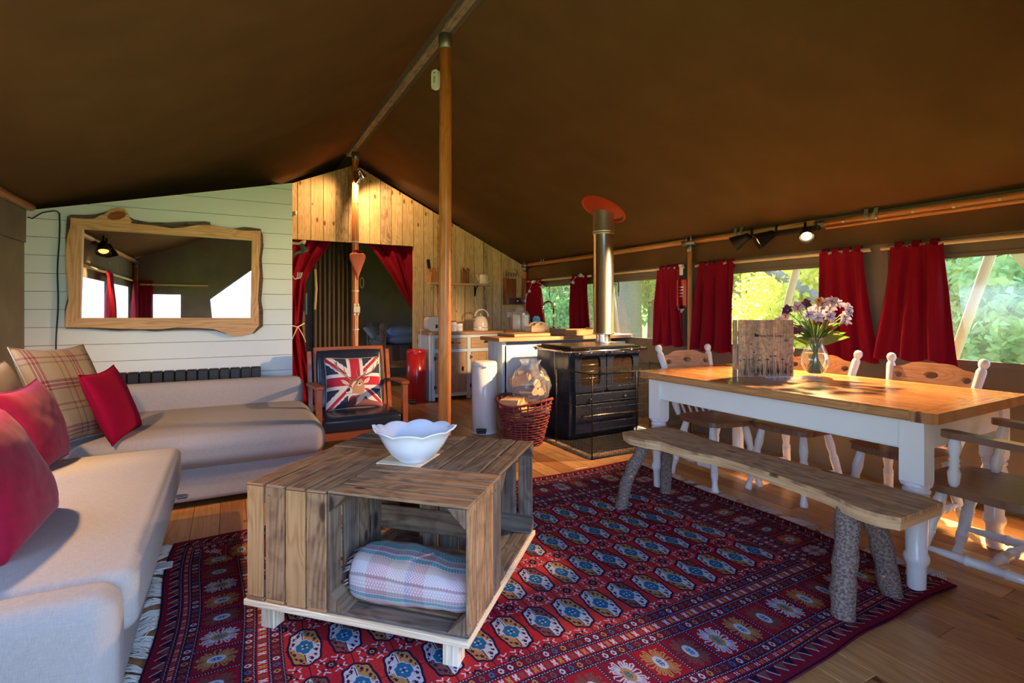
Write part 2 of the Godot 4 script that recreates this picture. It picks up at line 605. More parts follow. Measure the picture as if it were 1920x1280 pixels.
func _border(s: Image, bw: int, red: Color, dk: Color, white: Color, gold: Color, brown: Color, blue: Color, plum: Color) -> void:
	var W := s.get_width()
	s.fill(plum.lerp(red, 0.22))
	var k := bw / 335.0
	var Y := func(v: float) -> int: return int(v * k)
	var cols := [white, brown, gold, white, brown]
	for v in [0, 32, 70, 98, 222, 250, 276]:
		s.fill_rect(Rect2i(0, Y.call(v), W, Y.call(9)), dk)
		for x in range(0, W, 7): s.fill_rect(Rect2i(x, Y.call(v + 3) + (x / 7) % 2, 4, 3), white.lerp(plum, 0.15))
	for v in [20.5, 88.5, 240.5]:
		var n := 0
		for x in range(8, W, 24):
			var p := Vector2(x, Y.call(v))
			var c: Color = cols[(n * 2) % 5] if n % 7 else blue
			fill_poly(s, PackedVector2Array([p + Vector2(-7, -1), p + Vector2(-3, -9), p + Vector2(3, -9), p + Vector2(7, -1), p + Vector2(7, 1), p + Vector2(3, 9), p + Vector2(-3, 9), p + Vector2(-7, 1)]), c)
			fill_poly(s, PackedVector2Array([p + Vector2(-4, 0), p + Vector2(0, -5), p + Vector2(4, 0), p + Vector2(0, 5)]), plum)
			n += 1
	for v in [[42, 27], [260, 15]]:
		var n := 0
		for x in range(0, W, 17):
			var y0: int = Y.call(v[0])
			var hh: int = Y.call(v[1])
			s.fill_rect(Rect2i(x, y0, 17, hh), red)
			var c := white if n % 2 == 0 else (gold if n % 4 == 1 else brown)
			s.fill_rect(Rect2i(x + 3, y0 + 2, 11, hh - 4), c)
			s.fill_rect(Rect2i(x + 7, y0, 3, 7), red); s.fill_rect(Rect2i(x + 7, y0 + hh - 7, 3, 7), red)
			s.fill_rect(Rect2i(x + 3, y0 + hh / 2 - 1, 2, 3), red); s.fill_rect(Rect2i(x + 12, y0 + hh / 2 - 1, 2, 3), red)
			n += 1
	s.fill_rect(Rect2i(0, Y.call(108), W, Y.call(114)), red.lerp(plum, 0.5))
	var n := 0
	var step := 92
	for x in range(-20, W, step):
		if n % 2: s.fill_rect(Rect2i(x, Y.call(108), step, Y.call(114)), red.lerp(plum, 0.15))
		s.fill_rect(Rect2i(x, Y.call(108), 6, Y.call(114)), dk)
		for y in range(0, int(Y.call(114)), 7): s.fill_rect(Rect2i(x + 1, int(Y.call(108)) + y, 3, 3), white)
		var p := Vector2(x + step * 0.53, Y.call(165))
		var ray: Color = [brown, white, gold][n % 3]
		var inner: Color = [white, gold, white][n % 3]
		for i in 28:
			var t := TAU * (i + 0.5) / 28
			var e := 0.86 + 0.14 * float((i * 7) % 3) * 0.5
			var v := Vector2(signf(cos(t)) * pow(absf(cos(t)), 0.8) * 33.0, signf(sin(t)) * pow(absf(sin(t)), 0.8) * 48.0 * k) * e
			line(s, p + v * 0.5, p + v, 5, 5, ray)
			line(s, p + v, p + v + Vector2(-v.y, v.x).normalized() * (6.0 if i % 2 else -6.0) + v.normalized() * 3.0, 4, 3, ray)
		fill_poly(s, oval(p.x, p.y, 14, 24 * k, 12), inner)
		fill_poly(s, oval(p.x, p.y, 7, 14 * k, 8), blue)
		for q: Vector2 in [Vector2(0, 0), Vector2(0, -8), Vector2(0, 8), Vector2(6, 0), Vector2(-6, 0)]: dot(s, p + q, 2.4, inner)
		n += 1
	s.fill_rect(Rect2i(0, Y.call(286), W, bw), plum.lerp(red, 0.5))
	for x in range(0, W, 30):
		fill_poly(s, PackedVector2Array([Vector2(x, Y.call(288)), Vector2(x + 30, Y.call(288)), Vector2(x + 15, Y.call(316))]), dk if (x / 30) % 2 else brown)
		line(s, Vector2(x + 2, Y.call(290)), Vector2(x + 15, Y.call(314)), 4, 4, white)
	s.fill_rect(Rect2i(0, bw - 5, W, 5), dk)

# --- the print of the stag cushion
func stag_tex() -> ImageTexture:
	var N := 512
	var navy := rgb(46, 58, 82); var cream := rgb(226, 224, 216); var red := rgb(186, 40, 62)
	var im := Image.create(N, N, false, Image.FORMAT_RGB8)
	im.fill(navy)
	line(im, Vector2(-20, -20), Vector2(532, 532), 96, 96, cream)
	line(im, Vector2(532, -20), Vector2(-20, 532), 96, 96, cream)
	for q in [[Vector2(-20, 0), Vector2(250, 262)], [Vector2(262, 244), Vector2(540, 512)], [Vector2(512, -22), Vector2(262, 232)], [Vector2(250, 276), Vector2(0, 532)]]:
		line(im, q[0], q[1], 32, 32, red)
	im.fill_rect(Rect2i(0, 178, N, 156), cream)
	im.fill_rect(Rect2i(186, 0, 150, N), cream)
	im.fill_rect(Rect2i(0, 212, N, 88), red)
	im.fill_rect(Rect2i(216, 0, 90, N), red)
	var brn := rgb(112, 60, 56); var tan := rgb(196, 148, 108); var pale := rgb(228, 206, 178); var ant := rgb(92, 58, 60); var lt := rgb(214, 188, 160)
	# shoulders and neck
	fill_poly(im, poly_px([170, 512, 205, 410, 240, 400, 330, 395, 350, 440, 420, 455, 500, 470, 512, 480, 512, 512]), rgb(160, 98, 86))
	fill_poly(im, poly_px([170, 512, 200, 420, 245, 400, 262, 440, 250, 512]), brn)
	fill_poly(im, poly_px([262, 490, 268, 430, 300, 400, 336, 330, 348, 400, 320, 450]), pale)
	# head
	fill_poly(im, poly_px([206, 250, 250, 235, 320, 240, 336, 270, 344, 330, 336, 372, 300, 396, 250, 398, 190, 400, 170, 392, 166, 360, 164, 345, 186, 310]), tan)
	fill_poly(im, poly_px([206, 250, 250, 232, 300, 238, 280, 270, 250, 300, 236, 330, 210, 320, 192, 316]), rgb(146, 92, 70))
	fill_poly(im, poly_px([214, 300, 240, 262, 270, 254, 244, 296, 226, 330]), pale)
	fill_poly(im, poly_px([164, 345, 186, 318, 214, 322, 226, 350, 220, 376, 250, 384, 296, 392, 250, 400, 190, 402, 170, 394]), rgb(222, 222, 220))
	fill_poly(im, poly_px([164, 346, 184, 322, 206, 326, 204, 352, 184, 362, 168, 362]), rgb(60, 44, 54))
	line(im, Vector2(172, 374), Vector2(236, 384), 5, 2, rgb(90, 62, 66))
	dot(im, Vector2(292, 290), 21, pale); dot(im, Vector2(296, 284), 9, rgb(40, 26, 34))
	line(im, Vector2(270, 284), Vector2(316, 272), 5, 4, brn)
	# ears
	fill_poly(im, poly_px([120, 236, 150, 240, 184, 264, 196, 288, 168, 290, 140, 272]), rgb(226, 212, 184))
	fill_poly(im, poly_px([334, 284, 346, 250, 380, 226, 398, 218, 396, 246, 376, 276]), rgb(226, 212, 184))
	line(im, Vector2(132, 244), Vector2(180, 282), 5, 3, rgb(120, 92, 70)); line(im, Vector2(388, 230), Vector2(350, 274), 5, 3, rgb(120, 92, 70))
	# antlers
	for o in [[Vector2(0, 0), ant, 1.0], [Vector2(-3, -3), lt, 0.35]]:
		var d: Vector2 = o[0]; var c: Color = o[1]; var w: float = o[2]
		curve_line(im, [Vector2(220, 244) + d, Vector2(160, 190) + d, Vector2(110, 130) + d, Vector2(84, 50) + d], 20 * w, 12 * w, c)
		curve_line(im, [Vector2(176, 200) + d, Vector2(162, 160) + d, Vector2(158, 104) + d], 13 * w, 4 * w, c)
		curve_line(im, [Vector2(116, 150) + d, Vector2(70, 120) + d, Vector2(38, 72) + d], 11 * w, 4 * w, c)
		curve_line(im, [Vector2(94, 90) + d, Vector2(100, 60) + d, Vector2(108, 30) + d], 9 * w, 4 * w, c)
		curve_line(im, [Vector2(280, 236) + d, Vector2(320, 206) + d, Vector2(400, 176) + d, Vector2(470, 110) + d, Vector2(492, 30) + d], 20 * w, 14 * w, c)
		curve_line(im, [Vector2(288, 216) + d, Vector2(276, 170) + d, Vector2(292, 100) + d], 14 * w, 4 * w, c)
		curve_line(im, [Vector2(330, 196) + d, Vector2(366, 160) + d, Vector2(372, 112) + d], 13 * w, 4 * w, c)
		curve_line(im, [Vector2(410, 166) + d, Vector2(438, 130) + d, Vector2(444, 84) + d], 12 * w, 4 * w, c)
	for q: Vector2 in [Vector2(462, 20), Vector2(482, 6), Vector2(504, 20)]: line(im, Vector2(488, 50), q, 8, 3, rgb(226, 212, 190))
	return ImageTexture.create_from_image(im)

# --- the burnt drawing of a meadow on the menu board, over transparent-free white (multiplied as detail)
func meadow_img(w: int, h: int) -> Image:
	var im := Image.create(w, h, false, Image.FORMAT_RGB8)
	im.fill(Color.WHITE)
	var r := RandomNumberGenerator.new()
	r.seed = 12
	var c := rgb(52, 38, 40)
	for i in 90:
		var x := r.randf_range(10, w - 10)
		var t := h * r.randf_range(0.58, 0.9)
		curve_line(im, [Vector2(x, h * r.randf_range(0.93, 0.99)), Vector2(x + r.randf_range(-6, 6), (t + h) * 0.5), Vector2(x + r.randf_range(-18, 18), t)], 4.0, 1.4, c)
	for q in [[0.04, 0.72, 7], [0.1, 0.7, 8], [0.2, 0.7, 7], [0.25, 0.69, 9], [0.28, 0.57, 8], [0.38, 0.71, 13], [0.52, 0.7, 13], [0.43, 0.8, 6], [0.66, 0.64, 11], [0.72, 0.8, 7], [0.8, 0.7, 15], [0.87, 0.79, 9], [0.95, 0.83, 8]]:
		var p := Vector2(q[0] * w, q[1] * h)
		curve_line(im, [Vector2(p.x + r.randf_range(-8, 8), h * 0.97), Vector2(p.x, p.y + h * 0.15), p], 3.5, 2.5, c)
		for k in 7:
			var a := -PI + PI * k / 6.0
			line(im, p, p + Vector2(cos(a) * q[2] * 1.25, sin(a) * q[2] * 0.75), 4, 3, c)
	for k in 6:
		var x := r.randf_range(40, w - 40)
		fill_poly(im, poly_px([x, h * 0.97, x - 20, h * 0.84, x - 6, h * 0.9, x + 2, h * 0.8, x + 8, h * 0.9, x + 20, h * 0.85]), c)
	return im
# ---------------------------------------------------------------- materials
var mean_of := {}
# the tint makes the texture's mean come out as the wanted colour
func wood_mat(t: Texture2D, want: Color, rough := 0.6, relief := 0.0, spec := 0.5) -> StandardMaterial3D:
	if not mean_of.has(t):
		var im: Image = t.get_image().duplicate()
		im.convert(Image.FORMAT_RGBF)
		im.resize(16, 16, Image.INTERPOLATE_TRILINEAR)
		var sum := Vector3.ZERO
		for y in 16:
			for x in 16:
				var c := im.get_pixel(x, y).srgb_to_linear()
				sum += Vector3(c.r, c.g, c.b) / 256.0
		mean_of[t] = sum
	var w := want.srgb_to_linear()
	var q: Vector3 = mean_of[t]
	var m := mat(Color(w.r / q.x, w.g / q.y, w.b / q.z).linear_to_srgb(), rough)
	m.albedo_texture = t
	m.uv1_scale = Vector3(2.5, 0.625, 1)
	m.metallic_specular = spec
	if relief > 0.0:
		m.heightmap_enabled = true
		m.heightmap_texture = t
		m.heightmap_scale = relief
	return m

func tri_mat(t: Texture2D, tint: Color, scale: float, rough := 0.9, relief := 0.0, spec := 0.3) -> StandardMaterial3D:
	var m := mat(tint, rough)
	m.albedo_texture = t
	m.uv1_triplanar = true
	m.uv1_world_triplanar = true
	m.uv1_scale = Vector3.ONE * scale
	m.metallic_specular = spec
	if relief > 0.0:
		m.heightmap_enabled = true
		m.heightmap_texture = t
		m.heightmap_scale = relief
	return m

func make_materials() -> void:
	var pine := wood_tex(rgb(230, 200, 156), rgb(194, 152, 104), rgb(112, 70, 42), 5, 5.0, 0.15, 11)
	var clean := wood_tex(rgb(228, 190, 140), rgb(190, 142, 94), rgb(120, 70, 36), 0, 6.0, 0.1, 23)
	var old := wood_tex(rgb(182, 156, 126), rgb(122, 100, 80), rgb(70, 56, 46), 3, 6.0, 0.45, 37)
	var barkt := wood_tex(rgb(168, 150, 136), rgb(104, 88, 80), rgb(150, 96, 62), 5, 9.0, 0.6, 51)
	M.floor = wood_mat(pine, rgb(172, 122, 74), 0.32, 0.0, 0.5)
	M.floor2 = wood_mat(pine, rgb(158, 106, 62), 0.32, 0.0, 0.5)
	M.floor3 = wood_mat(clean, rgb(182, 134, 84), 0.32, 0.0, 0.5)
	M.plank = wood_mat(pine, rgb(216, 186, 138), 0.75, 0.04)
	M.plank2 = wood_mat(pine, rgb(206, 174, 126), 0.75, 0.04)
	M.plank3 = wood_mat(old, rgb(178, 152, 118), 0.8, 0.06)
	M.crate = wood_mat(old, rgb(146, 112, 80), 0.8, 0.12, 0.3)
	M.crate2 = wood_mat(old, rgb(112, 92, 74), 0.8, 0.12, 0.3)
	M.crate3 = wood_mat(pine, rgb(178, 136, 90), 0.8, 0.1, 0.3)
	M.crate4 = wood_mat(old, rgb(98, 86, 76), 0.8, 0.12, 0.3)
	M.ply = wood_mat(clean, rgb(226, 206, 172), 0.6)
	M.pole = wood_mat(clean, rgb(208, 126, 62), 0.35)
	M.rail = wood_mat(clean, rgb(202, 136, 78), 0.45)
	M.rod = wood_mat(clean, rgb(216, 188, 150), 0.5)
	M.table = wood_mat(clean, rgb(186, 130, 76), 0.24, 0.0, 0.6)
	M.table2 = wood_mat(pine, rgb(174, 118, 68), 0.24, 0.0, 0.6)
	M.seat = wood_mat(clean, rgb(126, 90, 64), 0.35)
	M.rail_top = wood_mat(clean, rgb(172, 128, 90), 0.4)
	M.bench = wood_mat(old, rgb(174, 136, 96), 0.6, 0.08)
	M.bench_edge = wood_mat(clean, rgb(206, 168, 122), 0.7)
	M.bark = tri_mat(mottled(rgb(152, 134, 124), rgb(86, 74, 68), 0.045, 52, 2.2), Color.WHITE, 3.0, 0.9, 0.5)
	M.bark_dark = wood_mat(barkt, rgb(88, 74, 66), 0.9, 0.5)
	M.slice = wood_mat(clean, rgb(208, 160, 110), 0.55)
	M.mahog = wood_mat(clean, rgb(146, 80, 48), 0.3)
	M.mahog_dark = wood_mat(clean, rgb(104, 56, 40), 0.35)
	M.worktop = wood_mat(clean, rgb(168, 128, 92), 0.4)
	M.drawer = wood_mat(pine, rgb(176, 146, 116), 0.6)
	M.bed = wood_mat(old, rgb(140, 124, 108), 0.7)
	M.board = wood_mat(old, rgb(150, 134, 118), 0.7, 0.06)
	M.clad = mat(rgb(222, 232, 232), 0.45)
	M.clad.heightmap_enabled = true
	M.clad.heightmap_texture = pine
	M.clad.heightmap_scale = 0.012
	M.clad.uv1_scale = Vector3(2.5, 0.625, 1)
	M.white_paint = mat(rgb(232, 230, 222), 0.25)
	M.white_gloss = mat(rgb(226, 226, 224), 0.18)
	M.panel = mat(rgb(224, 232, 236), 0.5)
	M.panel_blue = mat(rgb(200, 220, 230), 0.5)
	M.ceramic = mat(rgb(236, 240, 246), 0.12)
	M.cream = mat(rgb(236, 226, 204), 0.2)
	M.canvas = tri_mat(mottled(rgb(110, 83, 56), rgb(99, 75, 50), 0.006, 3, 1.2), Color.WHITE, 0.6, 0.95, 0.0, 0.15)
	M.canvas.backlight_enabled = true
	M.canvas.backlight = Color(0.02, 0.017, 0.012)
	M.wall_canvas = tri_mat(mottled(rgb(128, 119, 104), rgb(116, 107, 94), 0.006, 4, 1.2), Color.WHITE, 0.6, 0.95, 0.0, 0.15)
	M.seam = mat(rgb(128, 100, 68), 0.95)
	M.dark_cloth = mat(rgb(92, 82, 68), 0.95)
	var lin := cloth_tex(rgb(180, 173, 168), rgb(152, 146, 143), 71)
	M.linen = tri_mat(lin, Color.WHITE, 5.0, 0.95, 0.05, 0.2)
	M.linen_warm = tri_mat(lin, rgb(246, 226, 200), 5.0, 0.95, 0.05, 0.2)
	M.curtain = tri_mat(cloth_tex(rgb(134, 3, 32), rgb(114, 2, 26), 73), Color.WHITE, 6.0, 0.85, 0.02, 0.3)
	M.curtain.backlight_enabled = true
	M.curtain.backlight = Color(0.08, 0.08, 0.08)
	M.velvet = tri_mat(mottled(rgb(158, 16, 58), rgb(134, 9, 48), 0.012, 75, 1.4), Color.WHITE, 2.5, 0.8, 0.0, 0.3)
	M.velvet.rim_enabled = true
	M.velvet.rim = 0.25
	M.velvet.rim_tint = 0.6
	M.redcotton = tri_mat(cloth_tex(rgb(160, 16, 56), rgb(138, 10, 46), 77), Color.WHITE, 7.0, 0.9, 0.02, 0.2)
	var tan := rgb(164, 142, 110); var mar := rgb(110, 24, 40); var pal := rgb(214, 200, 186); var gry := rgb(150, 146, 132)
	M.plaid = mat(Color.WHITE, 0.95)
	M.plaid.albedo_texture = plaid_tex(512, 512, tan, [[0.06, 0.16, mar, 0.75], [0.08, 0.09, pal, 0.8], [0.12, 0.13, pal, 0.8], [0.18, 0.24, gry, 0.8], [0.36, 0.38, rgb(90, 60, 50), 0.6], [0.44, 0.46, mar, 0.7], [0.56, 0.66, mar, 0.75], [0.58, 0.59, pal, 0.8], [0.62, 0.63, pal, 0.8], [0.68, 0.74, gry, 0.8], [0.86, 0.88, rgb(90, 60, 50), 0.6], [0.94, 0.96, mar, 0.7]], [[0.05, 0.15, mar, 0.75], [0.07, 0.08, pal, 0.8], [0.11, 0.12, pal, 0.8], [0.3, 0.32, rgb(90, 60, 50), 0.6], [0.36, 0.38, mar, 0.7], [0.52, 0.62, mar, 0.75], [0.54, 0.55, pal, 0.8], [0.58, 0.59, pal, 0.8], [0.8, 0.82, rgb(90, 60, 50), 0.6], [0.86, 0.88, mar, 0.7]], 3, 0.36)
	var aq := rgb(16, 146, 160); var wh := rgb(206, 198, 208); var pink := rgb(172, 104, 84); var bei := rgb(176, 146, 112); var pur := rgb(104, 82, 98)
	M.blanket = mat(Color.WHITE, 1.0)
	M.blanket.albedo_texture = plaid_tex(480, 480, wh, [[0.0, 0.16, bei, 0.5], [0.16, 0.34, pink, 0.7], [0.34, 0.5, bei, 0.75], [0.5, 0.54, pur, 0.6], [0.54, 0.66, pink, 0.75], [0.66, 0.84, bei, 0.6], [0.84, 1.0, pink, 0.5]], [[0.0, 0.025, wh, 0.9], [0.03, 0.05, pur, 0.7], [0.05, 0.12, wh, 0.9], [0.13, 0.19, bei, 0.5], [0.2, 0.225, aq, 0.95], [0.232, 0.25, pur, 0.7], [0.256, 0.284, aq, 0.95], [0.29, 0.31, pur, 0.7], [0.316, 0.345, aq, 0.95], [0.36, 0.45, bei, 0.6], [0.94, 0.965, aq, 0.95], [0.972, 0.988, pur, 0.6]], 6)
	M.blanket.heightmap_enabled = true
	M.blanket.heightmap_texture = M.blanket.albedo_texture
	M.blanket.heightmap_scale = 0.25
	M.bedplaid = mat(Color.WHITE, 1.0)
	M.bedplaid.albedo_texture = plaid_tex(256, 256, rgb(110, 108, 110), [[0.1, 0.24, rgb(84, 28, 48), 0.9], [0.42, 0.45, rgb(34, 30, 38), 0.9], [0.5, 0.53, rgb(34, 30, 38), 0.9], [0.58, 0.61, rgb(34, 30, 38), 0.9], [0.74, 0.92, rgb(84, 28, 48), 0.9]], [[0.2, 0.26, rgb(60, 60, 70), 0.7], [0.7, 0.76, rgb(60, 60, 70), 0.7]], 3)
	M.stag = mat(Color.WHITE, 0.95)
	M.stag.albedo_texture = stag_tex()
	M.rug = mat(rgb(236, 226, 228), 1.0)
	M.rug.albedo_texture = rug_tex()
	M.rug.metallic_specular = 0.1
	M.fringe = mat(rgb(214, 204, 190), 1.0)
	M.leather = mat(rgb(34, 42, 56), 0.26)
	M.blueenamel = mat(rgb(28, 34, 48), 0.2)
	M.black = mat(rgb(18, 18, 20), 0.45)
	M.black_gloss = mat(rgb(12, 12, 14), 0.15)
	M.oven_glass = mat(rgb(34, 26, 20), 0.05)
	M.hob = mat(rgb(70, 66, 62), 0.3, 0.7)
	M.chrome = mat(rgb(225, 225, 225), 0.08, 1.0)
	M.steel_dull = mat(rgb(226, 222, 214), 0.42, 1.0)
	M.steel = mat(rgb(226, 224, 220), 0.26, 1.0)
	M.brass = mat(rgb(190, 160, 110), 0.25, 1.0)
	M.galv = mat(rgb(150, 150, 146), 0.45, 0.9)
	M.wire = mat(rgb(30, 28, 28), 0.4, 0.6)
	M.slate = tri_mat(mottled(rgb(48, 46, 46), rgb(34, 33, 34), 0.02, 81, 2.0), Color.WHITE, 1.5, 0.5)
	M.stone = tri_mat(mottled(rgb(150, 128, 100), rgb(116, 98, 76), 0.02, 82, 2.0), Color.WHITE, 1.5, 0.8)
	M.red_enamel = mat(rgb(168, 6, 26), 0.18)
	M.red_enamel.clearcoat_enabled = true
	M.red_enamel.clearcoat = 0.6
	M.orange = mat(rgb(196, 62, 22), 0.6)
	M.wicker = tri_mat(mottled(rgb(142, 70, 66), rgb(104, 46, 46), 0.05, 83, 3.0), Color.WHITE, 4.0, 0.6)
	M.heart = tri_mat(cloth_tex(rgb(206, 128, 112), rgb(186, 104, 92), 84), Color.WHITE, 10.0, 0.95)
	M.mirror = mat(rgb(235, 238, 238), 0.015, 1.0)
	M.pane = mat(Color(0.72, 0.78, 0.72, 0.1), 0.08)
	M.pane.transparency = BaseMaterial3D.TRANSPARENCY_ALPHA
	M.film = mat(Color(0.95, 0.97, 1.0, 0.12), 0.12)
	M.film.transparency = BaseMaterial3D.TRANSPARENCY_ALPHA
	M.vase = mat(Color(0.9, 0.96, 0.94, 0.05), 0.03)
	M.vase.transparency = BaseMaterial3D.TRANSPARENCY_ALPHA
	M.guy = mat(rgb(150, 132, 104), 0.8)
	M.glass = mat(Color(1, 1, 1, 0.0), 0.01)
	M.glass.refraction_enabled = true
	M.glass.refraction_scale = 0.05
	M.water = mat(Color(0.95, 1, 0.95, 0.0), 0.0)
	M.water.refraction_enabled = true
	M.water.refraction_scale = 0.033
	M.acrylic = mat(Color(0.9, 0.95, 1.0, 0.25), 0.05)
	M.acrylic.transparency = BaseMaterial3D.TRANSPARENCY_ALPHA
	M.strap = mat(rgb(22, 22, 20), 0.8)
	M.webbing = mat(rgb(150, 150, 128), 0.9)
	M.cord = mat(rgb(30, 34, 34), 0.6)
	M.plastic = mat(rgb(228, 228, 226), 0.4)
	M.blue_pillow = mat(rgb(140, 168, 212), 0.9)
	M.verdigris = mat(rgb(90, 110, 100), 0.5, 0.5)
	M.grass = tri_mat(mottled(rgb(110, 140, 60), rgb(80, 110, 44), 0.03, 85, 2.0), Color.WHITE, 0.5, 1.0)
	M.deck = wood_mat(pine, rgb(160, 146, 124), 0.8)
	M.leaf = mat(rgb(190, 196, 62), 0.6)
	M.leaf.backlight_enabled = true
	M.leaf.backlight = Color(0.9, 0.9, 0.5)
	M.leaf2 = mat(rgb(122, 164, 104), 0.6)
	M.leaf2.backlight_enabled = true
	M.leaf2.backlight = Color(0.7, 0.8, 0.5)
	M.trunk = tri_mat(mottled(rgb(128, 126, 108), rgb(92, 92, 78), 0.05, 53, 2.4), Color.WHITE, 1.5, 0.95, 1.0)
	M.stemgreen = mat(rgb(72, 104, 44), 0.6)
	M.leafdark = mat(rgb(58, 92, 44), 0.5)
	M.leafdark.backlight_enabled = true
	M.leafdark.backlight = Color(0.4, 0.5, 0.2)
	M.lilac = mat(rgb(206, 194, 222), 0.7)
	M.lilac.backlight_enabled = true
	M.lilac.backlight = Color(0.4, 0.4, 0.4)
	M.pinkpetal = mat(rgb(214, 184, 192), 0.7)
	M.purple = mat(rgb(104, 44, 84), 0.7)
	M.yellow = mat(rgb(206, 158, 40), 0.7)
	M.vermilion = mat(rgb(206, 72, 30), 0.7)
	M.lampglass = mat(rgb(255, 226, 170), 0.4)
	M.lampglass.emission_enabled = true
	M.lampglass.emission = rgb(255, 200, 130)
	M.lampglass.emission_energy_multiplier = 14.0
	M.lamp_dim = mat(rgb(255, 214, 150), 0.4)
	M.lamp_dim.emission_enabled = true
	M.lamp_dim.emission = rgb(255, 176, 90)
	M.lamp_dim.emission_energy_multiplier = 2.0

# ---------------------------------------------------------------- camera, light
const HORIZON := 580.0
const FOCAL := 975.0
func make_view() -> void:
	var cam := Camera3D.new()
	cam.name = "camera"
	add_child(cam)
	cam.position = Vector3(0, 1.2, 0)
	cam.rotation_degrees.y = -28.5
	cam.projection = Camera3D.PROJECTION_FRUSTUM
	cam.near = 0.05
	cam.far = 200.0
	cam.size = cam.near * 1280.0 / FOCAL
	cam.frustum_offset = Vector2(0, -(640.0 - HORIZON) / FOCAL * cam.near)
	cam.current = true
	var env := Environment.new()
	env.background_mode = Environment.BG_SKY
	var sky := Sky.new()
	var sm := ProceduralSkyMaterial.new()
	sm.sky_top_color = rgb(128, 166, 226)
	sm.sky_horizon_color = rgb(190, 212, 248)
	sm.ground_horizon_color = rgb(200, 204, 196)
	sm.ground_bottom_color = rgb(110, 116, 96)
	sm.sky_energy_multiplier = 1.0
	sky.sky_material = sm
	env.sky = sky
	env.background_energy_multiplier = 7.0
	env.tonemap_mode = Environment.TONE_MAPPER_LINEAR
	env.tonemap_exposure = 1.55
	env.sdfgi_enabled = true
	env.ssao_enabled = true
	env.ssil_enabled = true
	var we := WorldEnvironment.new()
	we.name = "world_environment"
	we.environment = env
	add_child(we)
	var sun := DirectionalLight3D.new()
	sun.name = "sun"
	sun.light_color = rgb(255, 236, 200)
	sun.light_energy = 14.0
	sun.light_angular_distance = 0.6
	sun.shadow_enabled = true
	add_child(sun)
	sun.look_at_from_position(Vector3(14, 32, -9), Vector3.ZERO)

# ---------------------------------------------------------------- the setting
const RIDGE_X := 1.35
const RIDGE_Y := 3.24
const RIGHT_X := 4.0
const LEFT_X := -1.3
const BACK_Z := -6.9
const FRONT_Z := -0.22
const RX := Transform3D(Basis(Vector3(0, 0, -1), Vector3(0, 1, 0), Vector3(1, 0, 0)), Vector3.ZERO)  # local x = -z, local z = x

func roof_y(x: float, z: float) -> float:
	if x > RIDGE_X:
		var t := (x - RIDGE_X) / (4.02 - RIDGE_X)
		return lerpf(RIDGE_Y, 1.9, t) - 0.05 * sin(PI * t) * (0.6 + 0.4 * cos((z + 2.1) * TAU / 1.63 * 0.5))
	var t2 := (RIDGE_X - x) / (RIDGE_X + 1.32)
	var sag := 0.09 + 0.05 * smoothstep(-4.0, -6.5, z)
	return lerpf(RIDGE_Y, 1.97, t2) - sag * sin(PI * t2) - 0.02 * sin(z * 7.0 + x * 2.6) * sin(PI * t2) * smoothstep(-4.2, -6.0, z)

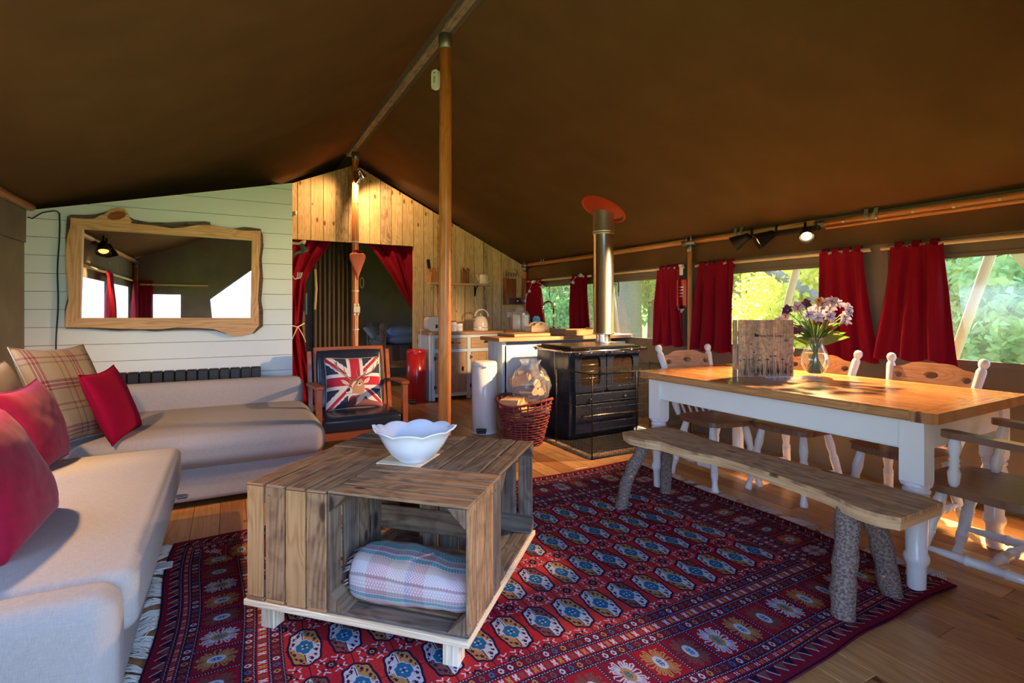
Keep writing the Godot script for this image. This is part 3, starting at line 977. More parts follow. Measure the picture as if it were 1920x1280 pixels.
func make_setting() -> void:
	# floor: boards along the tent
	var fl := struct("floor", null, null)
	var base := new_st()
	box(base, Vector3(1.35, -0.055, -5.3), Vector3(5.6, 0.05, 11.0))
	fl.mesh = mesh_of(base)
	fl.material_override = M.deck
	var bw := 0.137
	var x := -1.42
	var col := 0
	while x < 4.1:
		var z := 0.35
		var k := 0
		z -= [0.0, 1.1, 0.5, 1.6][col % 4] * 0.8
		var z1 := 0.35
		while z1 > -10.6:
			var z0 := maxf(z if k > 0 or z < z1 - 0.2 else z1 - 2.3, -10.6)
			var st := new_st()
			box(st, Vector3(x + bw * 0.5, -0.015 + rr(-0.0006, 0.0006), (z0 + z1) * 0.5), Vector3(bw - 0.0022, 0.03, z1 - z0 - 0.002), 0.0015)
			part(fl, "floorboard", st, [M.floor, M.floor2, M.floor3][rng.randi() % 3])
			z1 = z0
			z = z1 - rr(2.2, 3.2)
			k += 1
		x += bw
		col += 1
	# ceiling: the two canvas slopes
	var roof := new_st()
	sheet(roof, func(u: float, v: float): return Vector3(lerpf(RIDGE_X, 4.06, u), roof_y(lerpf(RIDGE_X, 4.06, u), lerpf(0.5, -10.8, v)), lerpf(0.5, -10.8, v)), 30, 90, 0.012)
	sheet(roof, func(u: float, v: float): return Vector3(lerpf(-1.36, RIDGE_X, u), roof_y(lerpf(-1.36, RIDGE_X, u), lerpf(0.5, -10.8, v)), lerpf(0.5, -10.8, v)), 30, 110, 0.012)
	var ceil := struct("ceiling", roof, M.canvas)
	for z: float in [-1.9, -3.53, -5.15]:  # sewn seams, ridge to eave
		var st := new_st()
		sheet(st, func(u: float, v: float): return Vector3(lerpf(1.42, 4.0, u), roof_y(lerpf(1.42, 4.0, u), z) - 0.0025, z + 0.011 * (v - 0.5)), 40, 1, 0.002)
		part(ceil, "seam", st, M.seam)
	for q in [[-3.75, 0.0], [-4.25, 0.14]]:
		var st := new_st()
		sheet(st, func(u: float, v: float): return Vector3(lerpf(-1.3, 1.28, u), roof_y(lerpf(-1.3, 1.28, u), q[0]) - 0.003, q[0] + 0.011 * (v - 0.5)), 40, 1, 0.002)
		part(ceil, "seam", st, M.seam)
	# ridge beam: dark canvas sleeve and a pale batten below
	var rb := struct("trim_1", null, null)
	rb.name = "trim_1"
	var st := new_st()
	box(st, Vector3(RIDGE_X, 3.195, -3.2), Vector3(0.15, 0.05, 7.3), 0.012)
	rb.mesh = mesh_of(st)
	rb.material_override = M.dark_cloth
	st = new_st()
	box(st, Vector3(RIDGE_X - 0.012, 3.163, -3.2), Vector3(0.062, 0.022, 7.3), 0.003)
	part(rb, "batten", st, M.bed)
	# right wall with its windows
	var wins := [[-6.62, -5.12], [-4.98, -3.86], [-3.32, -2.12], [-1.72, -0.45], [-9.2, -7.3]]
	var ws := new_st()
	for p in [[-0.25, -0.1, 10.7, 0.885], [-0.25, 1.525, 10.7, 1.93], [-0.25, 0.885, 0.45, 1.525], [1.72, 0.885, 2.12, 1.525], [3.32, 0.885, 3.86, 1.525], [4.98, 0.885, 5.12, 1.525], [6.62, 0.885, 7.3, 1.525], [9.2, 0.885, 10.7, 1.525]]:
		slab(ws, poly_px([p[0], p[1], p[2], p[1], p[2], p[3], p[0], p[3]]), RIGHT_X, RIGHT_X + 0.012, RX)
	var wr := struct("wall_right", ws, M.wall_canvas)
	var vs := new_st()  # the valance that hangs from the eave, with a stitched hem
	sheet(vs, func(u: float, v: float): return Vector3(RIGHT_X - 0.012 - 0.012 * sin(u * 60.0) * sin(u * 7.0) * v, lerpf(1.86, 1.655, v), lerpf(-6.85, -0.3, u)), 120, 6, 0.004)
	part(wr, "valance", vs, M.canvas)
	for w in [-5.05, -3.6, -1.93]:
		var s2 := new_st()
		box(s2, Vector3(RIGHT_X - 0.004, 0.85, w), Vector3(0.006, 1.65, 0.03), 0.001)
		part(wr, "seam", s2, M.wall_canvas)
	for i in wins.size():
		var w = wins[i]
		var o := struct("window_%d" % (i + 1 if i < 4 else 8), null, null)
		var ps := new_st()
		box(ps, Vector3(RIGHT_X + 0.008, 1.205, (w[0] + w[1]) * 0.5), Vector3(0.0015, 0.64, w[1] - w[0]))
		o.mesh = mesh_of(ps)
		o.material_override = M.pane
		for e in [[1.525, true], [0.885, true], [w[0], false], [w[1], false]]:
			var hs := new_st()
			if e[1]: box(hs, Vector3(RIGHT_X - 0.002, e[0] + (0.012 if e[0] > 1.0 else -0.012), (w[0] + w[1]) * 0.5), Vector3(0.008, 0.03, w[1] - w[0] + 0.06), 0.002)
			else: box(hs, Vector3(RIGHT_X - 0.002, 1.205, e[0] + (0.012 if e[0] == w[1] else -0.012)), Vector3(0.008, 0.66, 0.03), 0.002)
			part(o, "hem", hs, M.wall_canvas)
	# left wall: two windows, which the mirror shows
	ws = new_st()
	for p in [[-0.25, -0.1, 10.7, 0.8], [-0.25, 1.53, 10.7, 2.0], [-0.25, 0.8, 0.5, 1.53], [1.9, 0.8, 2.15, 1.53], [3.7, 0.8, 7.3, 1.53], [9.2, 0.8, 10.7, 1.53]]:
		slab(ws, poly_px([p[0], p[1], p[2], p[1], p[2], p[3], p[0], p[3]]), LEFT_X - 0.012, LEFT_X, RX)
	var wl := struct("wall_left", ws, M.wall_canvas)
	vs = new_st()
	sheet(vs, func(u: float, v: float): return Vector3(LEFT_X + 0.012 + 0.012 * sin(u * 50.0) * sin(u * 7.0) * v, lerpf(1.93, 1.68, v), lerpf(-0.3, -4.95, u)), 100, 6, 0.004)
	part(wl, "valance", vs, M.wall_canvas)
	for i in 2:
		var ps := new_st()
		box(ps, Vector3(LEFT_X - 0.008, 1.165, [-1.2, -2.925][i]), Vector3(0.0015, 0.73, [1.4, 1.55][i]))
		struct("window_%d" % (5 + i), ps, M.pane)
	var bw7 := new_st()
	box(bw7, Vector3(LEFT_X - 0.008, 1.165, -8.25), Vector3(0.0015, 0.73, 1.9))
	struct("window_9", bw7, M.pane)
	# front wall: the door flaps are tied back round an opening in which the photographer stands
	var gable := poly_px([LEFT_X, -0.1, -0.27, -0.1, -0.24, 1.0, -0.27, 1.36, 0.31, 1.84, 1.3, 2.6, 1.33, 1.2, 1.3, -0.1, RIGHT_X, -0.1, RIGHT_X, 1.9, 2.6, 2.56, RIDGE_X, 3.22, 0.0, 2.56, LEFT_X, 1.95])
	ws = new_st()
	slab(ws, pierced(gable, [poly_px([-1.12, 0.75, -0.68, 0.75, -0.68, 1.43, -1.12, 1.43])]), FRONT_Z, FRONT_Z + 0.012)
	struct("wall_front", ws, M.wall_canvas)
	var fp := new_st()
	box(fp, Vector3(-0.9, 1.09, FRONT_Z + 0.007), Vector3(0.44, 0.68, 0.0015))
	struct("window_7", fp, M.pane)
	# back of the tent, and the bedroom's inner walls
	ws = new_st()
	slab(ws, poly_px([LEFT_X, -0.1, RIGHT_X, -0.1, RIGHT_X, 1.9, RIDGE_X, 3.22, LEFT_X, 1.95]), -10.62, -10.6)
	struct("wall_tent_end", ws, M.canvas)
	var inner := new_st()
	sheet(inner, func(u: float, v: float): return Vector3(lerpf(0.5, 3.9, u), lerpf(2.5, 0.0, v), -9.3 + 0.05 * sin(u * 9.0 + v * 9.0) + 0.03 * sin(u * 22.0 + v * 17.0) - 0.5 * (1.0 - v) * 0.4), 40, 20, 0.006)
	sheet(inner, func(u: float, v: float): return Vector3(lerpf(0.5, 3.9, u), 2.5 - 0.12 * sin(PI * u) , lerpf(-7.0, -9.6, v)), 20, 10, 0.006)
	struct("wall_bedroom", inner, M.wall_canvas)
	# the painted boards behind the sofa
	var wp := struct("wall_clad", null, null)
	var bk := new_st()
	slab(bk, poly_px([-1.3, 0.0, 0.484, 0.0, 0.484, 2.31, -1.3, 1.905]), -5.03, -4.985)
	wp.mesh = mesh_of(bk)
	wp.material_override = M.bed
	var y := 0.012
	while y < 2.32:
		var p := poly_px([-1.298, y + 0.0018, 0.486, y + 0.0018, 0.486, y + 0.1302, -1.298, y + 0.1302])
		var cut := Geometry2D.intersect_polygons(p, poly_px([-2.0, -1.0, 2.0, -1.0, 2.0, 2.662, -2.0, 1.75]))
		if cut.size():
			var s3 := new_st()
			slab(s3, cut[0], -4.985, -4.96 + rr(-0.0008, 0.0008), Transform3D(), true, 0.0015)
			part(wp, "board", s3, M.clad)
		y += 0.132
	var pas := new_st()
	slab(pas, poly_px([5.03, 0.0, 6.9, 0.0, 6.9, 2.75, 5.03, 2.3]), 0.43, 0.45, RX)
	struct("wall_passage", pas, M.wall_canvas)
	# the plank wall with the doorway
	var wb := struct("wall_back", null, null)
	bk = new_st()
	slab(bk, poly_px([0.45, 2.07, 2.215, 2.07, 2.215, 0.0, 3.98, 0.0, 3.98, 1.84, 1.43, 3.05, 0.45, 2.62]), -6.96, -6.925)
	wb.mesh = mesh_of(bk)
	wb.material_override = M.plank2
	var xs := [0.45, 0.6, 0.737, 0.89, 1.04, 1.19, 1.345, 1.47, 1.615, 1.76, 1.91, 2.06, 2.215, 2.36, 2.5, 2.56, 2.68, 2.83, 2.975, 3.12, 3.265, 3.33, 3.42, 3.56, 3.7, 3.84, 3.98]
	for i in xs.size() - 1:
		var lo := 2.066 if xs[i] < 2.2 else 0.0
		var p := poly_px([xs[i] + 0.003, lo, xs[i + 1] - 0.003, lo, xs[i + 1] - 0.003, 3.4, xs[i] + 0.003, 3.4])
		var cut := Geometry2D.intersect_polygons(p, poly_px([0.0, -1.0, 4.5, -1.0, 4.5, 1.604, 1.43, 3.075, 0.0, 2.46]))
		if cut.size() == 0: continue
		var s3 := new_st()
		slab(s3, cut[0], -6.925, -6.9 + rr(-0.006, 0.004), Transform3D(), false, 0.002)
		part(wb, "plank", s3, M.plank3 if i in [0, 5, 6, 9, 15, 20] else [M.plank, M.plank2][rng.randi() % 2])
	# ground outside
	var gs := new_st()
	sheet(gs, func(u: float, v: float): return Vector3(lerpf(-45, 60, u), -0.25 + 2.5 * smoothstep(9.0, 30.0, lerpf(-45, 60, u)), lerpf(50, -50, v)), 40, 20)
	struct("ground", gs, M.grass)
	var dk := struct("trim_2", null, null)
	var d0 := new_st()
	box(d0, Vector3(1.35, -0.14, 1.6), Vector3(5.6, 0.1, 2.4))
	dk.mesh = mesh_of(d0)
	dk.material_override = M.deck
	for i in 17:
		var s3 := new_st()
		box(s3, Vector3(1.35, -0.07, 0.46 + i * 0.142), Vector3(5.6, 0.03, 0.135), 0.003)
		part(dk, "deck_board", s3, M.deck)
# ---------------------------------------------------------------- poles, rails, curtains, lamps
func curtain(called_label: String, z0t: float, z1t: float, z0b: float, z1b: float, ytop: float, ybot: float, folds: float, phase: float, wallx := 3.935, sgn := -1.0, tabs := 4, tail := 0.0) -> void:
	var o := thing("curtain", called_label, "curtain", Vector3(wallx, ybot, (z0b + z1b) * 0.5), 0.0, "red curtains")
	var org := o.position
	var st := new_st()
	var f := func(u: float, v: float) -> Vector3:
		var z := lerpf(lerpf(z0t, z1t, u), lerpf(z0b, z1b, u), pow(v, 1.3))
		var amp := lerpf(0.008, 0.03, smoothstep(0.0, 0.5, v))
		var w := sin(u * folds * TAU + phase + 0.6 * sin(v * 3.0 + phase)) + 0.35 * sin(u * folds * TAU * 2.1 + phase * 2.0)
		return Vector3(wallx + sgn * (0.02 + amp * w), lerpf(ytop - 0.035, ybot, v) - tail * v * smoothstep(0.75, 1.0, u) - 0.01 * sin(u * 17.0 + phase), z) - org
	sheet(st, f, 70, 24, 0.003 * -sgn)
	part(o, "cloth", st, M.curtain)
	for k in tabs:
		var z := lerpf(z0t, z1t, (k + 0.5) / tabs)
		var ts := new_st()
		var hw := absf(z1t - z0t) * 0.075
		sheet(ts, func(u: float, v: float):
			var a := TAU * v
			return Vector3(wallx + 0.018 * sin(a) * 1.0, ytop - 0.03 + 0.034 * cos(a) - (0.02 if cos(a) < 0 else 0.0), z + hw * (u * 2.0 - 1.0)) - org, 2, 18, 0.002)
		part(o, "tab", ts, M.curtain)

func rod(label: String, z0: float, z1: float, x := 3.935, y := 1.617) -> void:
	var st := new_st(); soft(st)
	tube(st, [Vector3(0, 0, z0), Vector3(0, 0.002, lerpf(z0, z1, 0.5)), Vector3(0, 0, z1)], 0.0135, 10)
	whole("curtain_rod", label, "curtain rod", st, M.rod, Vector3(x, y, 0), 0.0, "wooden curtain rods")

# one lamp: an arm, a bell-shaped head, a glowing bulb and its light
func spot(called: String, label: String, at: Vector3, aim: Vector3, shade: Material, energy: float, angle: float, bulb: Material, size := 1.0, col := Color(1.0, 0.8, 0.56)) -> void:
	var o := thing(called, label, "lamp", at, 0.0, "spot lamps")
	var d := (aim - at).normalized()
	var b := Basis.looking_at(d, Vector3(0.1, 1, 0.03))
	var t := Transform3D(b * Basis.from_euler(Vector3(-PI / 2, 0, 0)), Vector3.ZERO)  # local +y along the beam
	var st := new_st(); soft(st)
	lathe(st, [Vector2(0.0, -0.07), Vector2(0.02, -0.07), Vector2(0.027, -0.06), Vector2(0.03, -0.03), Vector2(0.042, 0.0), Vector2(0.053, 0.045), Vector2(0.056, 0.05), Vector2(0.052, 0.05), Vector2(0.04, 0.004), Vector2(0.0, -0.01)].map(func(p): return p * size), 24, t)
	part(o, "shade", st, shade)
	var bs := new_st(); soft(bs)
	lathe(bs, [Vector2(0, 0.012), Vector2(0.03, 0.018), Vector2(0.036, 0.026), Vector2(0.03, 0.034), Vector2(0.0, 0.038)].map(func(p): return p * size), 18, t)
	part(o, "bulb", bs, bulb)
	var arm := new_st(); soft(arm)
	tube(arm, [t * Vector3(0, -0.05 * size, 0), t * Vector3(0, -0.085 * size, 0), t * Vector3(0, -0.085 * size, 0) + Vector3(0.0, 0.045, 0.0) * size], 0.009 * size, 8)
	part(o, "arm", arm, shade)
	var l := SpotLight3D.new()
	l.name = "lamp_light"
	l.position = t * Vector3(0, 0.06 * size, 0)
	o.add_child(l)
	l.basis = b
	l.light_color = col
	l.light_energy = energy
	l.spot_angle = angle
	l.spot_angle_attenuation = 0.6
	l.spot_range = 14.0
	l.spot_attenuation = 2.0
	l.light_size = 0.03
	l.shadow_enabled = true

func make_frame() -> void:
	for q in [["tall varnished pole in the middle of the room", -3.48, 0.062, 3.15], ["varnished pole before the doorway with cables clipped to it", -6.5, 0.056, 3.12]]:
		var o := thing("tent_pole", q[0], "pole", Vector3(RIDGE_X, 0, q[1]), 0.0)
		var st := new_st(); soft(st)
		var lean := 0.0
		tube(st, [Vector3(-0.008, 0.0, 0), Vector3(-0.004, 1.0, 0), Vector3(0.0, 2.0, 0), Vector3(0, q[3] - 0.09, 0)], q[2] * 0.72, 20)
		part(o, "shaft", st, M.pole)
		st = new_st(); soft(st)
		lathe(st, [Vector2(0, q[3] - 0.1), Vector2(q[2] * 0.78, q[3] - 0.1), Vector2(q[2] * 0.8, q[3]), Vector2(0.0, q[3])], 20)
		part(o, "metal_cap", st, M.galv)
		if q[1] < -5.0:
			st = new_st(); soft(st)
			for dx: float in [-0.008, 0.008]:
				var pts: Array = []
				for k in 24: pts.append(Vector3(dx + 0.004 * sin(k * 1.3 + dx * 300.0), 2.62 - k * 0.112, 0.046))
				tube(st, pts, 0.0035, 6)
			part(o, "cable", st, M.plastic)
			for y: float in [2.5, 2.02, 1.72, 1.42, 0.95]:
				st = new_st()
				lathe(st, [Vector2(0.0425, y), Vector2(0.044, y + 0.003), Vector2(0.044, y + 0.009), Vector2(0.0425, y + 0.012)], 16)
				part(o, "cable_tie", st, M.plastic)
			st = new_st()
			box(st, Vector3(0.0, 1.2, 0.062), Vector3(0.085, 0.085, 0.045), 0.006)
			part(o, "junction_box", st, M.galv, "small grey junction box")
			for dx: float in [-0.022, 0.022]:
				for y: float in [1.145, 1.255]:
					st = new_st(); soft(st)
					tube(st, [Vector3(dx, y - 0.016, 0.062), Vector3(dx, y + 0.016, 0.062)], 0.009, 8)
					part(o, "cable_gland", st, M.plastic)
	# smoke alarm on the tall pole
	var sa := thing("smoke_alarm", "white oblong alarm fixed high on the left of the middle pole", "alarm", Vector3(RIDGE_X - 0.06, 2.82, -3.49))
	var ss := new_st()
	slab(ss, oval(0, 0, 0.03, 0.068, 28, 4.0), 0.0, 0.028, xf(Vector3.ZERO, 0, -60, 0), false, 0.004)
	part(sa, "casing", ss, M.plastic)
	for k in 4:
		ss = new_st()
		box(ss, Vector3(0, -0.02 + k * 0.012, 0.0285), Vector3(0.02, 0.004, 0.002), 0.0, xf(Vector3.ZERO, 0, -60, 0))
		part(sa, "slot", ss, M.black)
	ss = new_st()
	box(ss, Vector3(0.0, 0.045, 0.0285), Vector3(0.014, 0.01, 0.002), 0.0, xf(Vector3.ZERO, 0, -60, 0))
	part(sa, "button", ss, M.galv)
	# eave rails and posts
	var rails := [["varnished eave rail over the kitchen window and the flue", 3.955, 1.868, -6.85, -3.68], ["varnished eave rail carrying the black spot lamps", 3.955, 1.862, -3.58, -2.4], ["varnished eave rail with small white clips over the dining table", 3.955, 1.85, -2.36, -0.25], ["varnished eave rail along the top of the left canvas wall", -1.26, 1.935, -4.97, -0.25]]
	for r in rails:
		var o := thing("eave_rail", r[0], "rail", Vector3(r[1], r[2], (r[3] + r[4]) * 0.5))
		var h: float = (r[4] - r[3]) * 0.5
		var st := new_st(); soft(st)
		tube(st, [Vector3(0, 0, -h), Vector3(0, -0.004, 0), Vector3(0, 0, h)], 0.026, 14)
		part(o, "rail", st, M.rail)
		if r[0].contains("clips"):
			st = new_st()
			lathe(st, [Vector2(0, 0), Vector2(0.028, 0), Vector2(0.028, 0.05), Vector2(0, 0.05)], 14, xf(Vector3(0, 0, -h - 0.01), 90, 0, 0))
			part(o, "end_cap", st, M.galv)
			st = new_st(); soft(st)
			tube(st, [Vector3(-0.012, -0.035, -h + 0.05), Vector3(-0.012, -0.035, h)], 0.014, 10)
			part(o, "lower_batten", st, M.rail)
			for k in 7:
				st = new_st()
				box(st, Vector3(-0.028, -0.012 - 0.006 * (k % 2), -h + 0.18 + k * 0.22), Vector3(0.012, 0.014, 0.016), 0.003)
				part(o, "clip", st, M.plastic)
		for k in (2 if h > 1.0 else 1):
			var z: float = -h + 0.12 + k * h if r[0].contains("clips") else -h + 0.5 + k * h * 0.9
			if r[0].contains("clips"): z = -h + 0.36 + k * 1.2
			for dz: float in [-0.025, 0.025]:
				st = new_st()
				sheet(st, func(u: float, v: float):
					var a := lerpf(-0.4, PI + 0.3, v)
					return Vector3(-0.031 * sin(a), -0.03 * cos(a) + (0.03 if v > 0.8 else 0.0), z + dz + (u - 0.5) * 0.028 + (v - 0.5) * dz * 0.8), 2, 14, 0.002)
				part(o, "canvas_loop", st, M.webbing)
	for q in [["varnished wall post between the two kitchen-end curtains and the menu board", 3.945, -3.63, 1.85], ["slim varnished corner post where plank wall and canvas meet", 3.94, -6.84, 1.86], ["slim varnished corner post at the front left corner", -1.24, -0.3, 1.92]]:
		var o := thing("wall_post", q[0], "post", Vector3(q[1], 0, q[2]))
		var st := new_st(); soft(st)
		tube(st, [Vector3.ZERO, Vector3(0, 0.9, 0), Vector3(0, q[3] - 0.05, 0)], 0.024, 14)
		part(o, "shaft", st, M.rail)
		st = new_st(); soft(st)
		lathe(st, [Vector2(0, q[3] - 0.09), Vector2(0.028, q[3] - 0.09), Vector2(0.028, q[3] - 0.02), Vector2(0, q[3] - 0.02)], 14)
		tube(st, [Vector3(0, q[3], -0.08), Vector3(0, q[3], 0.08)], 0.03, 14)
		for dz: float in [-0.03, 0.03]:
			tube(st, [Vector3(-0.015, q[3] + 0.01, dz), Vector3(-0.02, q[3] + 0.07, dz)], [0.012, 0.004], 8)
		part(o, "corner_joint", st, M.galv)

func make_curtains() -> void:
	rod("pale wooden curtain rod over the sink window", -6.75, -5.2)
	rod("pale wooden curtain rod behind the stove pipe", -5.02, -3.69)
	rod("pale wooden curtain rod above the menu board window", -3.55, -1.995)
	rod("pale wooden curtain rod at the far right window", -1.93, -0.3)
	curtain("red curtain left of the sink tap, under the white string lights", -6.69, -6.33, -6.73, -6.24, 1.645, 1.0, 3, 0.3)
	curtain("red curtain between the sink tap and the stove pipe", -5.6, -5.24, -5.6, -5.16, 1.645, 0.9, 3, 1.7)
	curtain("dark red curtain edge showing just behind the stove pipe", -5.0, -4.83, -4.98, -4.7, 1.645, 0.87, 2, 2.6, 3.935, -1.0, 2)
	curtain("red curtain left of the wall post, beside the red pouch", -4.03, -3.73, -4.08, -3.67, 1.65, 0.835, 3, 0.9)
	curtain("red curtain right of the wall post, left of the menu board", -3.51, -3.1, -3.59, -3.1, 1.65, 0.815, 3, 2.2)
	curtain("red curtain behind the flower vase", -2.345, -2.04, -2.36, -1.95, 1.65, 0.835, 3, 4.0)
	curtain("widest red curtain, flaring out above the right-hand chair back", -1.87, -1.57, -1.99, -1.5, 1.65, 0.87, 3, 5.2, 3.935, -1.0, 3, 0.03)
	# left wall, seen in the mirror
	rod("pale wooden curtain rod on the left wall, seen in the mirror", -3.75, -0.5, -1.235, 1.62)
	curtain("bright red curtain on the left wall, left one in the mirror", -2.6, -2.25, -2.7, -2.1, 1.65, 0.7, 3, 0.4, -1.235, 1.0)
	curtain("dim red curtain on the left wall, by the corner in the mirror", -0.75, -0.45, -0.85, -0.4, 1.65, 0.7, 3, 1.4, -1.235, 1.0)
	# front wall curtain, also in the mirror
	var fr := new_st(); soft(fr)
	tube(fr, [Vector3(-1.2, 0, 0), Vector3(-0.3, 0, 0)], 0.0135, 10)
	whole("curtain_rod", "pale curtain rod on the front wall, right one in the mirror", "curtain rod", fr, M.rod, Vector3(0, 1.58, FRONT_Z - 0.05), 0.0, "wooden curtain rods")
	var fo := thing("curtain", "purple-red curtain on the front wall, middle one in the mirror", "curtain", Vector3(-1.15, 0.7, FRONT_Z - 0.05), 0.0, "red curtains")
	var fs := new_st()
	sheet(fs, func(u: float, v: float): return Vector3(-0.08 + 0.2 * u, 0.94 - 0.9 * v, 0.012 * sin(u * 20.0)), 30, 6, 0.003)
	part(fo, "cloth", fs, M.curtain)
	# the doorway's pair
	var dc := thing("door_curtain", "red doorway curtain on the left, tied back beside the painted boards", "curtain", Vector3(0.75, 0, -6.98), 0.0, "doorway curtains")
	var st := new_st()
	sheet(st, func(u: float, v: float):
		var y := lerpf(2.08, 0.02, v)
		var xr := 0.0
		if y > 1.55: xr = lerpf(0.84, 1.17, pow((y - 1.55) / 0.53, 1.15))
		elif y > 1.0: xr = lerpf(0.79, 0.84, (y - 1.0) / 0.55)
		else: xr = lerpf(0.96, 0.79, pow(y, 0.7))
		var xl := lerpf(0.5, 0.46, v)
		var zz := 0.028 * sin(u * 24.0 + v * 4.0) + 0.014 * sin(u * 43.0 - v * 7.0)
		return Vector3(lerpf(xl, xr, u) - 0.75, y, zz + 0.14 * smoothstep(0.3, 1.0, v)), 60, 40, 0.003)
	part(dc, "cloth", st, M.curtain)
	st = new_st(); soft(st)
	tube(st, [Vector3(0.06, 1.03, 0.12), Vector3(-0.02, 0.985, 0.16), Vector3(-0.14, 1.02, 0.17), Vector3(-0.2, 1.08, 0.14)], 0.007, 8)
	tube(st, [Vector3(-0.02, 0.99, 0.165), Vector3(-0.06, 0.9, 0.17), Vector3(-0.1, 0.8, 0.17)], 0.006, 6)
	tube(st, [Vector3(-0.02, 0.99, 0.165), Vector3(0.03, 0.9, 0.17), Vector3(0.07, 0.8, 0.165)], 0.006, 6)
	part(dc, "tie_back", st, M.fringe)
	dc = thing("door_curtain", "red doorway curtain on the right, swept up to the plank wall", "curtain", Vector3(2.0, 0, -6.99), 0.0, "doorway curtains")
	st = new_st()
	sheet(st, func(u: float, v: float):
		var y := lerpf(2.1, 1.2, v)
		var xl := lerpf(1.56, 2.22, pow(v, 0.85))
		var yy := y - 0.1 * u * v
		return Vector3(lerpf(xl, 2.34, u) - 2.0, yy, 0.03 * sin(u * 16.0 + v * 6.0) + 0.012 * sin(u * 37.0)), 50, 30, 0.003)
	part(dc, "cloth", st, M.curtain)

func make_lamps() -> void:
	var bar := new_st()
	box(bar, Vector3.ZERO, Vector3(0.045, 0.035, 0.74), 0.008)
	whole("lamp_bar", "black mounting bar under the right eave rail", "lamp bar", bar, M.black, Vector3(3.93, 1.822, -2.72))
	spot("spot_lamp", "black spot lamp nearest the wall post, tilted towards the kitchen", Vector3(3.86, 1.79, -3.0), Vector3(2.6, 0.6, -4.9), M.black, 9.0, 32.0, M.lamp_dim, 1.25)
	spot("spot_lamp", "black spot lamp in the middle of its bar, tilted to the stove", Vector3(3.86, 1.785, -2.77), Vector3(2.6, 0.9, -3.9), M.black, 8.0, 38.0, M.lamp_dim, 1.25)
	spot("spot_lamp", "brightly glowing spot lamp above the flower vase", Vector3(3.84, 1.77, -2.4), Vector3(2.95, 0.78, -1.7), M.black, 9.0, 44.0, M.lampglass, 1.0)
	bar = new_st()
	box(bar, Vector3.ZERO, Vector3(0.045, 0.035, 0.6), 0.008)
	whole("lamp_bar", "black mounting bar under the left eave rail, seen in the mirror", "lamp bar", bar, M.black, Vector3(-1.24, 1.895, -2.75))
	spot("spot_lamp", "black spot lamp at the left edge of the mirror's picture", Vector3(-1.18, 1.85, -2.95), Vector3(-1.0, 0.4, -3.9), M.black, 1.2, 42.0, M.lamp_dim, 1.25)
	spot("spot_lamp", "black spot lamp with lit rim, second in the mirror's picture", Vector3(-1.18, 1.85, -2.6), Vector3(-0.75, 0.4, -2.5), M.black, 2.2, 40.0, M.lamp_dim, 1.25)
	var pl := new_st()
	box(pl, Vector3.ZERO, Vector3(0.05, 0.12, 0.02), 0.004)
	whole("lamp_plate", "chrome lamp plate near the top of the doorway pole", "lamp plate", pl, M.chrome, Vector3(1.345, 2.82, -6.445))
	spot("spot_lamp", "chrome spot lamp turned to the planks right of the doorway pole", Vector3(1.4, 2.84, -6.4), Vector3(1.95, 2.2, -6.85), M.chrome, 1.0, 55.0, M.lamp_dim, 0.85)
	spot("spot_lamp", "small glowing spot lamp on the doorway pole, lower of the two", Vector3(1.36, 2.75, -6.4), Vector3(1.1, 2.3, -6.8), M.chrome, 1.0, 65.0, M.lampglass, 0.62)

